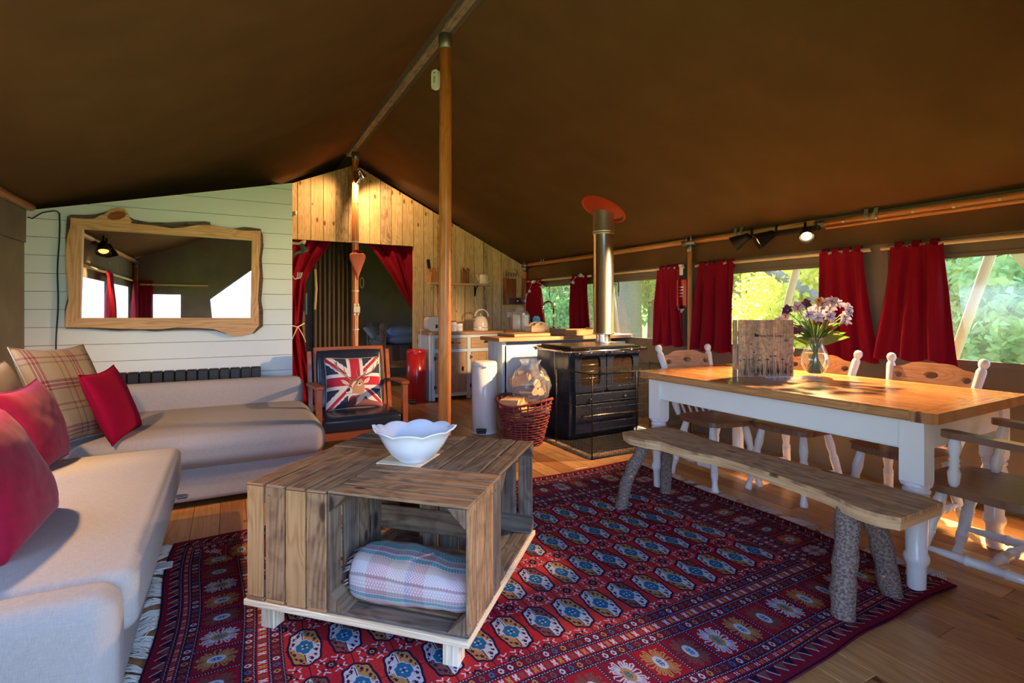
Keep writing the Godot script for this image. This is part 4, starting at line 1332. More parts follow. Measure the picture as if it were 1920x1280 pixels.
func make_trees() -> void:
	# leaf sprig: nine bent leaves
	var st := new_st()
	var r := RandomNumberGenerator.new()
	r.seed = 4
	for k in 9:
		var b := Basis.from_euler(Vector3(r.randf_range(-1.2, 1.2), r.randf_range(0, TAU), r.randf_range(-1, 1)))
		var c := Vector3(r.randf_range(-0.14, 0.14), r.randf_range(-0.1, 0.1), r.randf_range(-0.14, 0.14))
		var l := r.randf_range(0.06, 0.11)
		var p := [Vector3(0, 0, 0), Vector3(l * 0.28, 0.008, l * 0.45), Vector3(0, -0.01, l), Vector3(-l * 0.28, 0.008, l * 0.45)]
		var t := Transform3D(b, c)
		quad(st, t * p[0], t * p[1], t * p[2], t * p[3], Vector2.ZERO, Vector2.RIGHT, Vector2.ONE, Vector2.DOWN)
	var sprig := mesh_of(st)
	# at, trunk radius, height, crown centre height, crown radii, sprigs, leaf, lean
	var list := [
		["thick grey-barked tree just outside, right of the stove pipe", Vector3(6.9, 0, -7.9), 0.24, 7.0, 4.4, Vector3(1.7, 2.6, 1.7), 2600, M.leaf, 0.05],
		["slimmer tree outside, behind the leaning pole left of the red pouch", Vector3(9.9, 0, -10.2), 0.24, 7.0, 4.2, Vector3(1.9, 3.0, 1.9), 2600, M.leaf, -0.05],
		["tree with a long slanting branch outside the menu board window", Vector3(8.2, 0, -3.6), 0.16, 5.5, 3.4, Vector3(2.0, 2.4, 2.2), 3600, M.leaf, 0.5],
		["sunlit tree outside the sink window", Vector3(8.5, 0, -12.0), 0.16, 6.0, 3.0, Vector3(2.2, 2.8, 2.4), 3600, M.leaf, 0.1],
		["dense yellow-green tree farther off behind the menu board window", Vector3(11.5, 0, -6.5), 0.18, 6.0, 3.2, Vector3(2.2, 3.2, 3.2), 4600, M.leaf, 0.0],
		["dense green tree far off behind the stove window", Vector3(12.5, 0, -11.5), 0.18, 7.0, 3.4, Vector3(2.6, 3.4, 3.4), 4600, M.leaf2, 0.0],
		["tall green tree far off, outside the far right window", Vector3(11.0, 0, -1.2), 0.18, 6.5, 3.6, Vector3(2.6, 3.4, 3.4), 4600, M.leaf2, 0.0],
		["dark green tree farthest off between the windows", Vector3(14.5, 0, -4.5), 0.2, 7.5, 4.0, Vector3(2.6, 4.0, 4.0), 4600, M.leaf2, 0.0],
		["tall tree at the far back corner outside the sink window", Vector3(12.5, 0, -17.5), 0.2, 7.5, 3.8, Vector3(3.0, 3.8, 3.8), 4200, M.leaf, 0.0]]
	for q in list:
		var o := thing("tree", q[0], "tree", q[1], 0.0, "trees outside")
		var lean: float = q[8]
		var ts := new_st(); soft(ts)
		var h: float = q[3]
		var gy := -0.25
		tube(ts, [Vector3(0, gy - 0.1, 0), Vector3(lean * 0.1, h * 0.2, 0.0), Vector3(lean * 0.5, h * 0.5, lean * 0.6), Vector3(lean * 1.4, h * 0.8, lean)], [q[2] * 1.25, q[2], q[2] * 0.8, q[2] * 0.3], 12)
		part(o, "trunk", ts, M.trunk)
		for k in 6:
			var bs := new_st(); soft(bs)
			var a := TAU * k / 6.0 + r.randf_range(-0.4, 0.4)
			var y0 := h * r.randf_range(0.22, 0.55)
			var ln: float = q[5].x * r.randf_range(0.7, 1.0)
			tube(bs, [Vector3(0, y0, 0), Vector3(cos(a) * ln * 0.5, y0 + 0.35, sin(a) * ln * 0.5), Vector3(cos(a) * ln, y0 + r.randf_range(0.0, 0.6), sin(a) * ln)], [q[2] * 0.42, q[2] * 0.25, 0.02], 8)
			part(o, "branch", bs, M.trunk)
		if q[0].contains("slanting branch"):
			var bs := new_st(); soft(bs)
			var wp := [Vector3(7.7, 0.5, -3.1), Vector3(7.0, 1.37, -4.26), Vector3(7.0, 1.8, -4.95), Vector3(7.1, 2.6, -6.1)]
			tube(bs, wp.map(func(p: Vector3): return p - q[1]), [0.12, 0.085, 0.075, 0.05], 10)
			part(o, "slanting_branch", bs, M.trunk)
		var mm := MultiMesh.new()
		mm.transform_format = MultiMesh.TRANSFORM_3D
		mm.mesh = sprig
		mm.instance_count = q[6]
		for i in int(q[6]):
			var v := Vector3(r.randfn(), r.randfn(), r.randfn()).normalized() * pow(r.randf(), 0.42)
			var pos: Vector3 = Vector3(lean * 0.8, q[4], lean * 0.5) + v * q[5]
			if pos.y < -0.1: pos.y = r.randf_range(-0.1, 0.9)
			mm.set_instance_transform(i, Transform3D(Basis.from_euler(Vector3(r.randf() * TAU, r.randf() * TAU, r.randf() * TAU)).scaled(Vector3.ONE * r.randf_range(0.9, 1.9)), pos))
		var mi := MultiMeshInstance3D.new()
		mi.multimesh = mm
		mi.material_override = q[7]
		mi.name = "foliage"
		o.add_child(mi)
		mi.set_meta("kind", "stuff")
	# bushes low down
	var bl := [["pale bush in the grass outside the stove window", Vector3(7.4, 0, -6.2), Vector3(0.8, 0.7, 0.9), 700, M.leaf], ["leafy green bush close outside the far right window", Vector3(6.6, 0, -1.4), Vector3(1.0, 1.3, 1.3), 1800, M.leaf2], ["green bush beyond the far right window, nearer the trees", Vector3(8.2, 0, -2.2), Vector3(1.2, 1.7, 1.3), 1800, M.leaf2], ["bright bush under the slanting branch tree", Vector3(7.6, 0, -4.8), Vector3(1.0, 1.2, 1.1), 1500, M.leaf], ["bush in front of the tree outside the sink window", Vector3(7.0, 0, -10.2), Vector3(1.0, 1.2, 1.2), 1500, M.leaf2]]
	for q in bl:
		var o := thing("bush", q[0], "bush", q[1] + Vector3(0, -0.25, 0), 0.0, "bushes outside")
		for k in 5:
			var bs := new_st(); soft(bs)
			var a := TAU * k / 5.0
			tube(bs, [Vector3.ZERO, Vector3(cos(a) * 0.2, q[2].y * 0.6, sin(a) * 0.2), Vector3(cos(a) * 0.5, q[2].y * 1.3, sin(a) * 0.5)], [0.03, 0.02, 0.006], 6)
			part(o, "stem", bs, M.trunk)
		var mm := MultiMesh.new()
		mm.transform_format = MultiMesh.TRANSFORM_3D
		mm.mesh = sprig
		mm.instance_count = q[3]
		for i in int(q[3]):
			var v := Vector3(r.randfn(), r.randfn(), r.randfn()).normalized() * pow(r.randf(), 0.45)
			mm.set_instance_transform(i, Transform3D(Basis.from_euler(Vector3(r.randf() * TAU, r.randf() * TAU, r.randf() * TAU)).scaled(Vector3.ONE * r.randf_range(0.7, 1.4)), v * q[2] + Vector3(0, q[2].y * 0.9, 0)))
		var mi := MultiMeshInstance3D.new()
		mi.multimesh = mm
		mi.material_override = q[4]
		mi.name = "foliage"
		o.add_child(mi)
		mi.set_meta("kind", "stuff")
	# leaning guy poles and straps outside the windows
	for q in [["pale leaning guy pole outside the sink window", Vector3(4.25, 1.85, -5.25), Vector3(5.0, -0.25, -5.75)], ["pale leaning guy pole outside the stove window", Vector3(4.2, 1.85, -3.95), Vector3(5.0, -0.25, -5.35)], ["pale leaning guy pole left of the menu board top", Vector3(4.2, 1.85, -2.62), Vector3(5.0, -0.25, -3.75)], ["pale leaning guy pole beside the widest curtain", Vector3(4.2, 1.85, -1.35), Vector3(4.9, -0.25, -2.2)]]:
		var gs := new_st(); soft(gs)
		tube(gs, [Vector3.ZERO, (q[2] - q[1]) * 0.5, q[2] - q[1]], 0.03, 10)
		whole("guy_pole", q[0], "pole", gs, M.guy, q[1], 0.0, "guy poles outside")
	var i := 0
	for q in [[-6.22, "black buckled strap at the left of the sink window"], [-5.7, "black buckled strap at the right of the sink window"], [-4.73, "black buckled strap just right of the stove pipe"], [-4.06, "black buckled strap beside the curtain with the red pouch"]]:
		var o := thing("window_strap", q[1], "strap", Vector3(RIGHT_X - 0.02, 1.52, q[0]), 0.0, "window straps")
		var s := new_st()
		box(s, Vector3(0, -0.05, 0), Vector3(0.003, 0.1, 0.016))
		part(o, "webbing", s, M.strap)
		s = new_st()
		box(s, Vector3(0, -0.11, 0), Vector3(0.008, 0.022, 0.022), 0.003)
		part(o, "buckle", s, M.black)
		s = new_st()
		box(s, Vector3(0, -0.14, 0.003), Vector3(0.003, 0.05, 0.009))
		part(o, "strap_end", s, M.strap)
	var gst := new_st()
	sheet(gst, func(u: float, v: float):
		var a := 2.6 * v
		var w := (u - 0.5) * 0.07
		return Vector3(0.25 * v + w * sin(a) * 0.3, -0.9 * v, 0.42 * v + w * cos(a)), 2, 30, 0.003)
	whole("guy_strap", "twisted flat green webbing strap outside the far right window", "strap", gst, M.webbing, Vector3(4.15, 1.66, -1.36))
# ---------------------------------------------------------------- left side: mirror, radiator, sofa, cushions
func mirror_pt(a: Array, at := Vector3.ZERO) -> PackedVector2Array:
	# outline points in a 1871 x 1280 sketch of the mirror's front, laid on the wall
	var p := PackedVector2Array()
	for i in range(0, a.size(), 2):
		var u: float = 120.0 + a[i] * 0.2031
		var v: float = 380.0 + a[i + 1] * 0.2031
		var t := (u - 960.0) / 975.0
		var dz := -0.8788 + 0.4772 * t
		var d := -4.93 / dz
		p.append(Vector2((0.4772 + 0.8788 * t) * d, 1.2 - (v - 580.0) / 975.0 * d))
	return p

func make_left() -> void:
	var o := thing("mirror", "wide mirror in a live-edge wooden frame on the painted boards", "mirror", Vector3(-0.41, 1.05, -4.955))
	var T := Transform3D(Basis(), -o.position)
	var rails := {
		"frame_top": [65, 140, 180, 150, 280, 150, 340, 118, 370, 110, 430, 65, 500, 45, 560, 55, 585, 95, 600, 130, 625, 165, 615, 190, 700, 200, 850, 215, 1000, 238, 1100, 230, 1240, 205, 1380, 210, 1500, 235, 1650, 258, 1815, 262, 1735, 345, 175, 240],
		"frame_left": [65, 140, 175, 240, 150, 1062, 15, 1150, 20, 1000, 45, 900, 35, 780, 22, 600, 20, 450, 30, 330, 60, 230],
		"frame_bottom": [15, 1150, 150, 1062, 1720, 1062, 1800, 1130, 1740, 1200, 1640, 1230, 1550, 1230, 1480, 1200, 1380, 1165, 1250, 1155, 1050, 1150, 900, 1165, 700, 1165, 500, 1160, 250, 1150],
		"frame_right": [1735, 345, 1815, 262, 1815, 400, 1800, 520, 1805, 650, 1795, 800, 1790, 900, 1800, 1000, 1800, 1130, 1720, 1062]}
	for k in rails:
		var st := new_st()
		slab(st, mirror_pt(rails[k]), -4.955, -4.918, T, k.ends_with("top") or k.ends_with("bottom"), 0.003)
		part(o, k, st, M.slice)
	for b in [[[28, 128, 60, 110, 200, 112, 280, 108, 380, 85, 440, 60, 430, 75, 330, 130, 280, 156, 180, 156, 65, 146, 45, 180, 35, 170], 0.026], [[600, 128, 650, 155, 780, 180, 950, 185, 1100, 178, 1300, 172, 1348, 180, 1352, 202, 1450, 228, 1560, 242, 1650, 225, 1720, 228, 1815, 242, 1822, 268, 1650, 266, 1500, 245, 1380, 218, 1240, 213, 1100, 240, 1000, 246, 850, 225, 620, 198, 622, 165], 0.03], [[28, 128, 65, 142, 60, 235, 30, 335, 22, 450, 14, 330, 22, 200], 0.024], [[36, 775, 48, 900, 24, 1000, 12, 1100, 8, 980, 34, 880], 0.024], [[1812, 244, 1835, 300, 1842, 400, 1826, 520, 1838, 700, 1822, 900, 1838, 1000, 1836, 1140, 1745, 1214, 1790, 1130, 1790, 900, 1795, 800, 1802, 650, 1797, 520, 1812, 400], 0.028], [[12, 1145, 250, 1148, 500, 1156, 700, 1160, 900, 1160, 1050, 1148, 1250, 1152, 1380, 1162, 1480, 1196, 1500, 1212, 1400, 1182, 1220, 1174, 1000, 1177, 850, 1187, 700, 1177, 500, 1182, 200, 1162, 20, 1160], 0.026]]:
		var st := new_st()
		slab(st, mirror_pt(b[0]), -4.955, -4.955 + b[1], T, true, 0.002)
		part(o, "bark_edge", st, M.bark_dark)
	var st := new_st()
	slab(st, mirror_pt([160, 232, 1745, 338, 1732, 1072, 140, 1072]), -4.9545, -4.945, T)
	part(o, "mirror_glass", st, M.mirror)
	st = new_st()
	slab(st, mirror_pt([402, 128, 440, 92, 500, 78, 560, 84, 578, 108, 560, 138, 510, 158, 450, 162, 412, 150]), -4.92, -4.914, T, true, 0.002)
	part(o, "knot", st, M.mahog)
	# cord on the boards
	st = new_st(); soft(st)
	var pts: Array = []
	for k in 26: pts.append(Vector3(0.004 * sin(k * 0.55) - 0.0008 * k, 0.0 - k * 0.047, 0.0))
	tube(st, pts, 0.0048, 8)
	tube(st, [pts[0], Vector3(-0.012, 0.014, 0.0), Vector3(-0.03, 0.018, 0.0), Vector3(-0.07, 0.008, 0.0), Vector3(-0.1, -0.004, 0.0), Vector3(-0.13, -0.03, 0.0), Vector3(-0.155, -0.05, 0.0), Vector3(-0.175, -0.04, 0.0)], 0.0045, 8)
	whole("hanging_cable", "black cable hanging down the painted boards left of the mirror", "cable", st, M.cord, Vector3(-1.1, 1.905, -4.95))
	# radiator
	o = thing("radiator", "black ribbed radiator behind the sofa back", "radiator", Vector3(-0.3, 0.1, -4.88))
	for k in 13:
		st = new_st()
		box(st, Vector3(-0.425 + k * 0.0765, 0.32, 0.0), Vector3(0.0735, 0.6, 0.075), 0.007)
		part(o, "section", st, M.black)
	st = new_st()
	box(st, Vector3(0, 0.06, -0.02), Vector3(1.1, 0.04, 0.04), 0.004)
	part(o, "lower_rail", st, M.black)
	# ------- corner sofa
	o = thing("corner_sofa", "beige linen corner sofa with a long chaise", "sofa", Vector3(-0.3, 0, -3.6))
	var D := -o.position
	# back section along the boards
	st = new_st()
	rbox(st, Vector3(-0.36, 0.15, -4.2) + D, Vector3(1.8, 0.22, 1.06), 0.03)
	part(o, "back_base", st, M.linen)
	st = new_st()
	rbox(st, Vector3(-0.36, 0.345, -4.18) + D, Vector3(1.84, 0.2, 1.14), 0.075, 0.012)
	part(o, "back_seat", st, M.linen)
	st = new_st()
	rbox(st, Vector3(-0.375, 0.39, -4.72) + D, Vector3(1.83, 0.5, 0.15), 0.05, 0.006)
	part(o, "backrest", st, M.linen)
	# chaise
	st = new_st()
	rbox(st, Vector3(-0.76, 0.15, -2.61) + D, Vector3(0.94, 0.24, 1.55), 0.03)
	part(o, "chaise_base", st, M.linen)
	st = new_st()
	rbox(st, Vector3(-0.735, 0.36, -2.61) + D, Vector3(1.0, 0.18, 1.56), 0.04, 0.012)
	part(o, "chaise_seat", st, M.linen)
	st = new_st()
	rbox(st, Vector3(-0.755, 0.245, -1.76) + D, Vector3(0.98, 0.41, 0.16), 0.055, 0.006)
	part(o, "chaise_end", st, M.linen)
	st = new_st()
	rbox(st, Vector3(-1.2, 0.4, -3.0) + D, Vector3(0.14, 0.56, 2.5), 0.06, 0.006)
	part(o, "left_backrest", st, M.linen)
	for z: float in [-3.08, -2.28]:  # pull tabs of the drawer
		st = new_st()
		var zz := z
		sheet(st, func(u: float, v: float):
			var a := lerpf(-1.9, 1.9, v)
			return Vector3(-0.222 + 0.035 * cos(a), 0.262 + 0.012 * sin(a), zz + 0.05 * (u - 0.5) + 0.03 * sin(a)) + D, 3, 16, 0.003)
		part(o, "pull_tab", st, M.linen)
	for q in [Vector3(0.46, 0.02, -3.75), Vector3(-1.15, 0.02, -4.6), Vector3(0.46, 0.02, -4.6), Vector3(-1.15, 0.02, -1.85), Vector3(-0.36, 0.02, -1.85)]:
		st = new_st()
		box(st, q + D, Vector3(0.05, 0.04, 0.05), 0.004)
		part(o, "foot", st, M.black)
	# ------- cushions: w, h, thickness, place, turns
	var cs := [
		["cushion", "tan linen back cushion at the far left of the sofa", M.linen_warm, 0.62, 0.5, 0.17, Vector3(-1.0, 0.69, -3.36), Vector3(-14, 86, 0), 3],
		["cushion", "beige and maroon plaid cushion, tallest on the sofa", M.plaid, 0.47, 0.59, 0.14, Vector3(-0.81, 0.725, -3.82), Vector3(-25, 61, -2), 4],
		["cushion", "plain crimson cushion with a crisp edge leaning in front of the plaid one", M.redcotton, 0.48, 0.43, 0.11, Vector3(-0.61, 0.645, -3.85), Vector3(-21, 80, 1), 5],
		["cushion", "crimson velvet cushion between the plaid one and the nearest one", M.velvet, 0.46, 0.42, 0.16, Vector3(-0.815, 0.645, -3.24), Vector3(-18, 86, 1), 6],
		["cushion", "crimson velvet cushion nearest the camera at the left edge", M.velvet, 0.5, 0.43, 0.17, Vector3(-0.655, 0.645, -2.27), Vector3(-22, 88, 1), 7]]
	for c in cs:
		var co := thing(c[0], c[1], "cushion", c[6], 0.0, "sofa cushions")
		co.rotation_degrees = c[7]
		st = new_st()
		cushion(st, c[3], c[4], c[5], 0.07, c[8], 0.01)
		part(co, "cover", st, c[2])
		st = new_st(); soft(st)
		var ring: Array = []
		for k in 41:
			var a := TAU * k / 40
			var cx := cos(a); var cy := sin(a)
			var m := maxf(absf(cx), absf(cy))
			var x := cx / m; var y := cy / m
			ring.append(Vector3(x * c[3] * 0.5 * (1.0 - 0.07 * (1.0 - y * y)), y * c[4] * 0.5 * (1.0 - 0.07 * (1.0 - x * x)) - 0.01 * (1.0 - x * x) * (0.5 + 0.5 * y), 0))
		tube(st, ring, 0.0035, 6, false)
		part(co, "seam", st, M.linen if c[2] == M.plaid else c[2])
	# coat hooks and the bell at the end of the painted boards
	o = thing("coat_hook", "green metal bell hook with a wooden peg at the end of the painted boards", "hook", Vector3(0.49, 1.7, -4.99))
	st = new_st(); soft(st)
	tube(st, [Vector3(0, 0.09, 0), Vector3(0.06, 0.088, 0.01), Vector3(0.09, 0.105, 0.02)], [0.014, 0.012, 0.017], 10)
	tube(st, [Vector3(0.085, 0.085, 0.02), Vector3(0.1, 0.12, 0.02)], 0.016, 12)
	part(o, "peg", st, M.rod)
	st = new_st(); soft(st)
	tube(st, [Vector3(0, -0.04, 0.01), Vector3(0.03, 0.0, 0.01), Vector3(0.07, 0.012, 0.015), Vector3(0.1, 0.05, 0.02)], [0.008, 0.014, 0.02, 0.014], 10)
	lathe(st, [Vector2(0.0, 0.075), Vector2(0.012, 0.07), Vector2(0.018, 0.045), Vector2(0.034, 0.0), Vector2(0.038, -0.008), Vector2(0.03, -0.006), Vector2(0.0, 0.02)], 18, xf(Vector3(0.1, 0.02, 0.02), 0, 0, 28))
	part(o, "bell", st, M.verdigris)
	o = thing("coat_hook", "small white triple hook below the green bell hook", "hook", Vector3(0.49, 1.5, -4.99))
	for k in 3:
		st = new_st(); soft(st)
		tube(st, [Vector3(0, 0.0, -0.01), Vector3(0.02, -0.03, 0.0), Vector3(0.04 + k * 0.012, -0.02, 0.01 + 0.006 * k), Vector3(0.045 + k * 0.016, 0.03, 0.012 + 0.008 * k)], 0.0045, 8)
		part(o, "prong", st, M.plastic)
	# the gingham heart on the doorway pole
	o = thing("heart_ornament", "long dusty-pink cloth heart hanging on the doorway pole", "ornament", Vector3(1.352, 1.845, -6.42))
	st = new_st()
	for side: float in [1.0, -1.0]:
		sheet(st, func(u: float, v: float):
			var a := TAU * u * side
			var c := cos(a); var s := sin(a)
			var x := 0.098 * pow(absf(s), 0.75) * signf(s)
			var y := 0.055 + 0.045 * absf(s) - 0.09 * (1.0 - c) - (0.14 * pow(maxf(0.0, -c), 1.6) if c < 0 else 0.0) - 0.03
			if c < 0: x *= 1.0 - 0.75 * pow(-c, 1.4)
			var k := 1.0 - v
			return Vector3(x * k + 0.012 * (1 - k), y * k - 0.06 * (1.0 - k), side * (0.03 * sqrt(maxf(0.0, 1.0 - k * k))) + 0.03), 40, 10)
	part(o, "body", st, M.heart)
	st = new_st(); soft(st)
	for k in 7:
		var a := PI * k / 6.0
		tube(st, [Vector3(0, 0.04, 0.04), Vector3(cos(a) * 0.03, 0.05 + sin(a) * 0.025, 0.05), Vector3(cos(a) * 0.055, 0.055 + 0.01 * sin(k * 2.0), 0.045)], 0.005, 6)
	part(o, "red_bow", st, M.curtain)

# a padded block: rounded on all edges, a little plump
func rbox(st: SurfaceTool, c: Vector3, s: Vector3, r: float, plump := 0.0) -> void:
	soft(st)
	var n := 14
	for ax in 3:
		var b: int = (ax + 1) % 3
		var d: int = (ax + 2) % 3
		for sg: float in [-1.0, 1.0]:
			var f := func(u: float, v: float) -> Vector3:
				var p := Vector3.ZERO
				p[ax] = sg * s[ax] * 0.5
				p[b] = _grade(u, s[b], r) * (1.0 if sg > 0 else -1.0)
				p[d] = _grade(v, s[d], r)
				var q := p
				for k in 3: q[k] = clampf(p[k], -(s[k] * 0.5 - r), s[k] * 0.5 - r)
				var w := q + (p - q).normalized() * r
				var e := 1.0
				for k in 3:
					if k != ax: e *= maxf(0.0, 1.0 - pow(absf(p[k]) / (s[k] * 0.5), 4.0))
				w[ax] += sg * plump * e
				return c + w
			sheet(st, f, n, n)

func _grade(u: float, s: float, r: float) -> float:
	# more lines within the rounded edge
	var h := s * 0.5
	if u < 0.3: return lerpf(-h, -(h - r), u / 0.3)
	if u > 0.7: return lerpf(h - r, h, (u - 0.7) / 0.3)
	return lerpf(-(h - r), h - r, (u - 0.3) / 0.4)

# ---------------------------------------------------------------- coffee table, bowl, blanket, rug, armchair
func make_crate(o: Node3D, at: Vector3, turn: float, mats: Array) -> void:
	var L := 0.535; var H := 0.435; var D := 0.355
	var t := Transform3D(Basis(Vector3.UP, deg_to_rad(turn)), at)
	var c := Node3D.new()
	c.name = "crate"
	o.add_child(c, true)
	var st := new_st()
	for sx: float in [-1.0, 1.0]:
		for sy: float in [-1.0, 1.0]:
			st = new_st()
			slab(st, poly_px([sx * (L / 2 - 0.012), sy * (H / 2 - 0.012), sx * (L / 2 - 0.012), sy * (H / 2 - 0.075), sx * (L / 2 - 0.075), sy * (H / 2 - 0.012)]), -D / 2 + 0.012, D / 2 - 0.002, t, false)
			part(c, "corner_batten", st, mats[0])
	var w := D / 4.0
	for i in 4:
		for sy: float in [-1.0, 1.0]:
			st = new_st()
			box(st, Vector3(0, sy * (H / 2 - 0.006 - absf(rr(0.0, 0.002))), -D / 2 + w * (i + 0.5) + rr(-0.001, 0.001)), Vector3(L, 0.011, w - 0.012), 0.0025, t * xf(Vector3.ZERO, rr(-0.3, 0.3), rr(-0.2, 0.2), 0))
			part(c, "slat", st, mats[rng.randi() % mats.size()])
		for sx: float in [-1.0, 1.0]:
			st = new_st()
			var gap := 0.012 if i == 3 else 0.0
			var ww := w - 0.008 - gap
			var z := -D / 2 + w * (i + 0.5) + gap * 0.5 if sx < 0 else -D / 2 + w * (i + 0.5)
			box(st, Vector3(sx * (L / 2 - 0.006), rr(-0.002, 0.002), z), Vector3(0.011, H - 0.026, ww), 0.0018, t)
			for y: float in [-1.0, 1.0]:
				for dz: float in [-0.025, 0.025]:
					lathe(st, [Vector2(0, 0.0), Vector2(0.004, 0.0), Vector2(0.004, 0.0015), Vector2(0, 0.002)], 6, t * xf(Vector3(sx * L / 2, y * (H / 2 - 0.04), z + dz), 0, 0, -90 * sx))
			part(c, "slat", st, mats[rng.randi() % mats.size()])
	for i in 3:
		st = new_st()
		box(st, Vector3(0, -0.145 + i * 0.145, -D / 2 + 0.005), Vector3(L - 0.024, 0.095, 0.01), 0.0018, t)
		part(c, "slat", st, mats[rng.randi() % mats.size()])

func make_coffee_table() -> void:
	var o := thing("coffee_table", "coffee table made of four old slatted fruit crates on short legs", "coffee table", Vector3(0.678, 0.01, -2.176), -45.0)
	var S := 0.445
	var st := new_st()
	box(st, Vector3(0, 0.103, 0), Vector3(S * 2 + 0.006, 0.022, S * 2 + 0.006), 0.002)
	part(o, "plywood_base", st, M.ply)
	for sx: float in [-1.0, 1.0]:
		for sz: float in [-1.0, 1.0]:
			st = new_st()
			box(st, Vector3(sx * (S - 0.075), 0.046, sz * (S - 0.06)), Vector3(0.058, 0.092, 0.058), 0.002)
			part(o, "leg", st, M.ply)
	var sets := [[M.crate2, M.crate, M.crate2, M.crate4], [M.crate4, M.crate2, M.crate4], [M.crate2, M.crate], [M.crate, M.crate, M.crate3]]
	for k in 4:
		var a := 90.0 * k
		var p := Basis(Vector3.UP, deg_to_rad(a)) * Vector3(0.177, 0.1145 + 0.218, 0.267)
		make_crate(o, p, a, sets[k])
	st = new_st()
	box(st, Vector3(0, 0.548, 0), Vector3(0.2, 0.008, 0.2), 0.001)
	part(o, "middle_board", st, M.ply)
	# bowl
	st = new_st(); soft(st)
	var prof: Array = [Vector2(0.0, 0.012), Vector2(0.055, 0.01), Vector2(0.06, 0.0), Vector2(0.066, 0.0), Vector2(0.072, 0.008), Vector2(0.098, 0.03), Vector2(0.119, 0.065), Vector2(0.133, 0.098), Vector2(0.146, 0.122), Vector2(0.155, 0.127), Vector2(0.156, 0.132), Vector2(0.148, 0.132), Vector2(0.129, 0.104), Vector2(0.113, 0.068), Vector2(0.092, 0.036), Vector2(0.06, 0.018), Vector2(0.0, 0.014)]
	sheet(st, func(u: float, v: float):
		var a := TAU * u
		var q: Vector2 = prof[int(roundf(v * (prof.size() - 1)))]
		var k := smoothstep(0.01, 0.13, q.y)
		var ends := exp(-pow(sin(a) / 0.34, 2.0))
		var lobes := absf(cos(a * 4.0)) * (1.0 - ends) + ends * absf(cos(a * 10.0))
		var r := q.x * (1.0 + k * (0.055 * lobes + 0.1 * ends))
		return Vector3(r * cos(a), q.y + k * k * (0.012 * lobes - 0.006 + 0.01 * ends), r * sin(a)), 160, prof.size() - 1)
	whole("serving_bowl", "large white scalloped china bowl on the crate table", "bowl", st, M.ceramic, Vector3(0.69, 0.563, -2.14), -28.5)
	# rolled blanket in the front crate
	var bl := thing("blanket", "folded checked wool blanket in turquoise, white and brown inside the front crate", "blanket", Vector3(0.678, 0.01, -2.176), -45.0)
	st = new_st()
	var f := func(u: float, v: float) -> Vector3:
		var a := TAU * v
		var c := cos(a); var s := sin(a)
		var x := lerpf(-0.035, 0.415, u)
		var e := 1.0 - 0.1 * pow(absf(u * 2.0 - 1.0), 10.0)
		var ry := (0.086 + 0.006 * sin(x * 13.0 + 0.6) + 0.002 * sin(x * 60.0 + a * 3.0)) * e - 0.014 * u
		var y := ry * signf(s) * pow(absf(s), 0.72) + 0.005 * sin(x * 22.0 + a * 2.0) * maxf(0.0, s)
		var z := 0.115 * e * signf(c) * pow(absf(c), 0.62)
		return Vector3(x, maxf(0.129, 0.129 + 0.084 + y), 0.285 + z)
	sheet(st, f, 60, 48, 0.0, Vector2(1.0, 1.0))
	for e: float in [0.0, 1.0]:  # the closed ends
		sheet(st, func(u: float, v: float):
			var p: Vector3 = f.call(e, v)
			var c := Vector3(p.x + (0.012 if e > 0.5 else -0.012), 0.222, 0.29)
			return c.lerp(p, u), 4, 48)
	part(bl, "folded_wool", st, M.blanket)
	st = new_st()
	sheet(st, func(u: float, v: float):
		var a := TAU * v
		return Vector3(-0.058 + 0.03 * u, 0.129 + 0.08 + 0.08 * sin(a) * (0.8 + 0.2 * u), 0.29 + 0.085 * cos(a) * (0.8 + 0.2 * u)), 4, 40)
	part(bl, "inner_fold", st, M.blanket)
	st = new_st(); soft(st)
	for k in 60:
		var a := rr(0.0, TAU)
		var p := Vector3(-0.05, 0.209 + 0.075 * sin(a), 0.29 + 0.08 * cos(a))
		tube(st, [p, p + Vector3(-0.012, -0.006, rr(-0.008, 0.008)), p + Vector3(-0.026, -0.012, rr(-0.014, 0.014))], [0.003, 0.0025, 0.001], 4)
	var fr := part(bl, "fringe", st, M.blanket)
	fr.set_meta("kind", "stuff")

func rug_h(x: float, z: float) -> float:
	# lies flat, with a few soft ripples near its right-hand long edge
	var e := smoothstep(-1.25, -1.03, z) * smoothstep(1.4, 2.0, x)
	return 0.006 + 0.009 * e * (0.5 + 0.5 * sin((x * 0.3 + z * 1.2) * 46.0)) + 0.002 * sin(x * 9.0) * sin(z * 7.0)

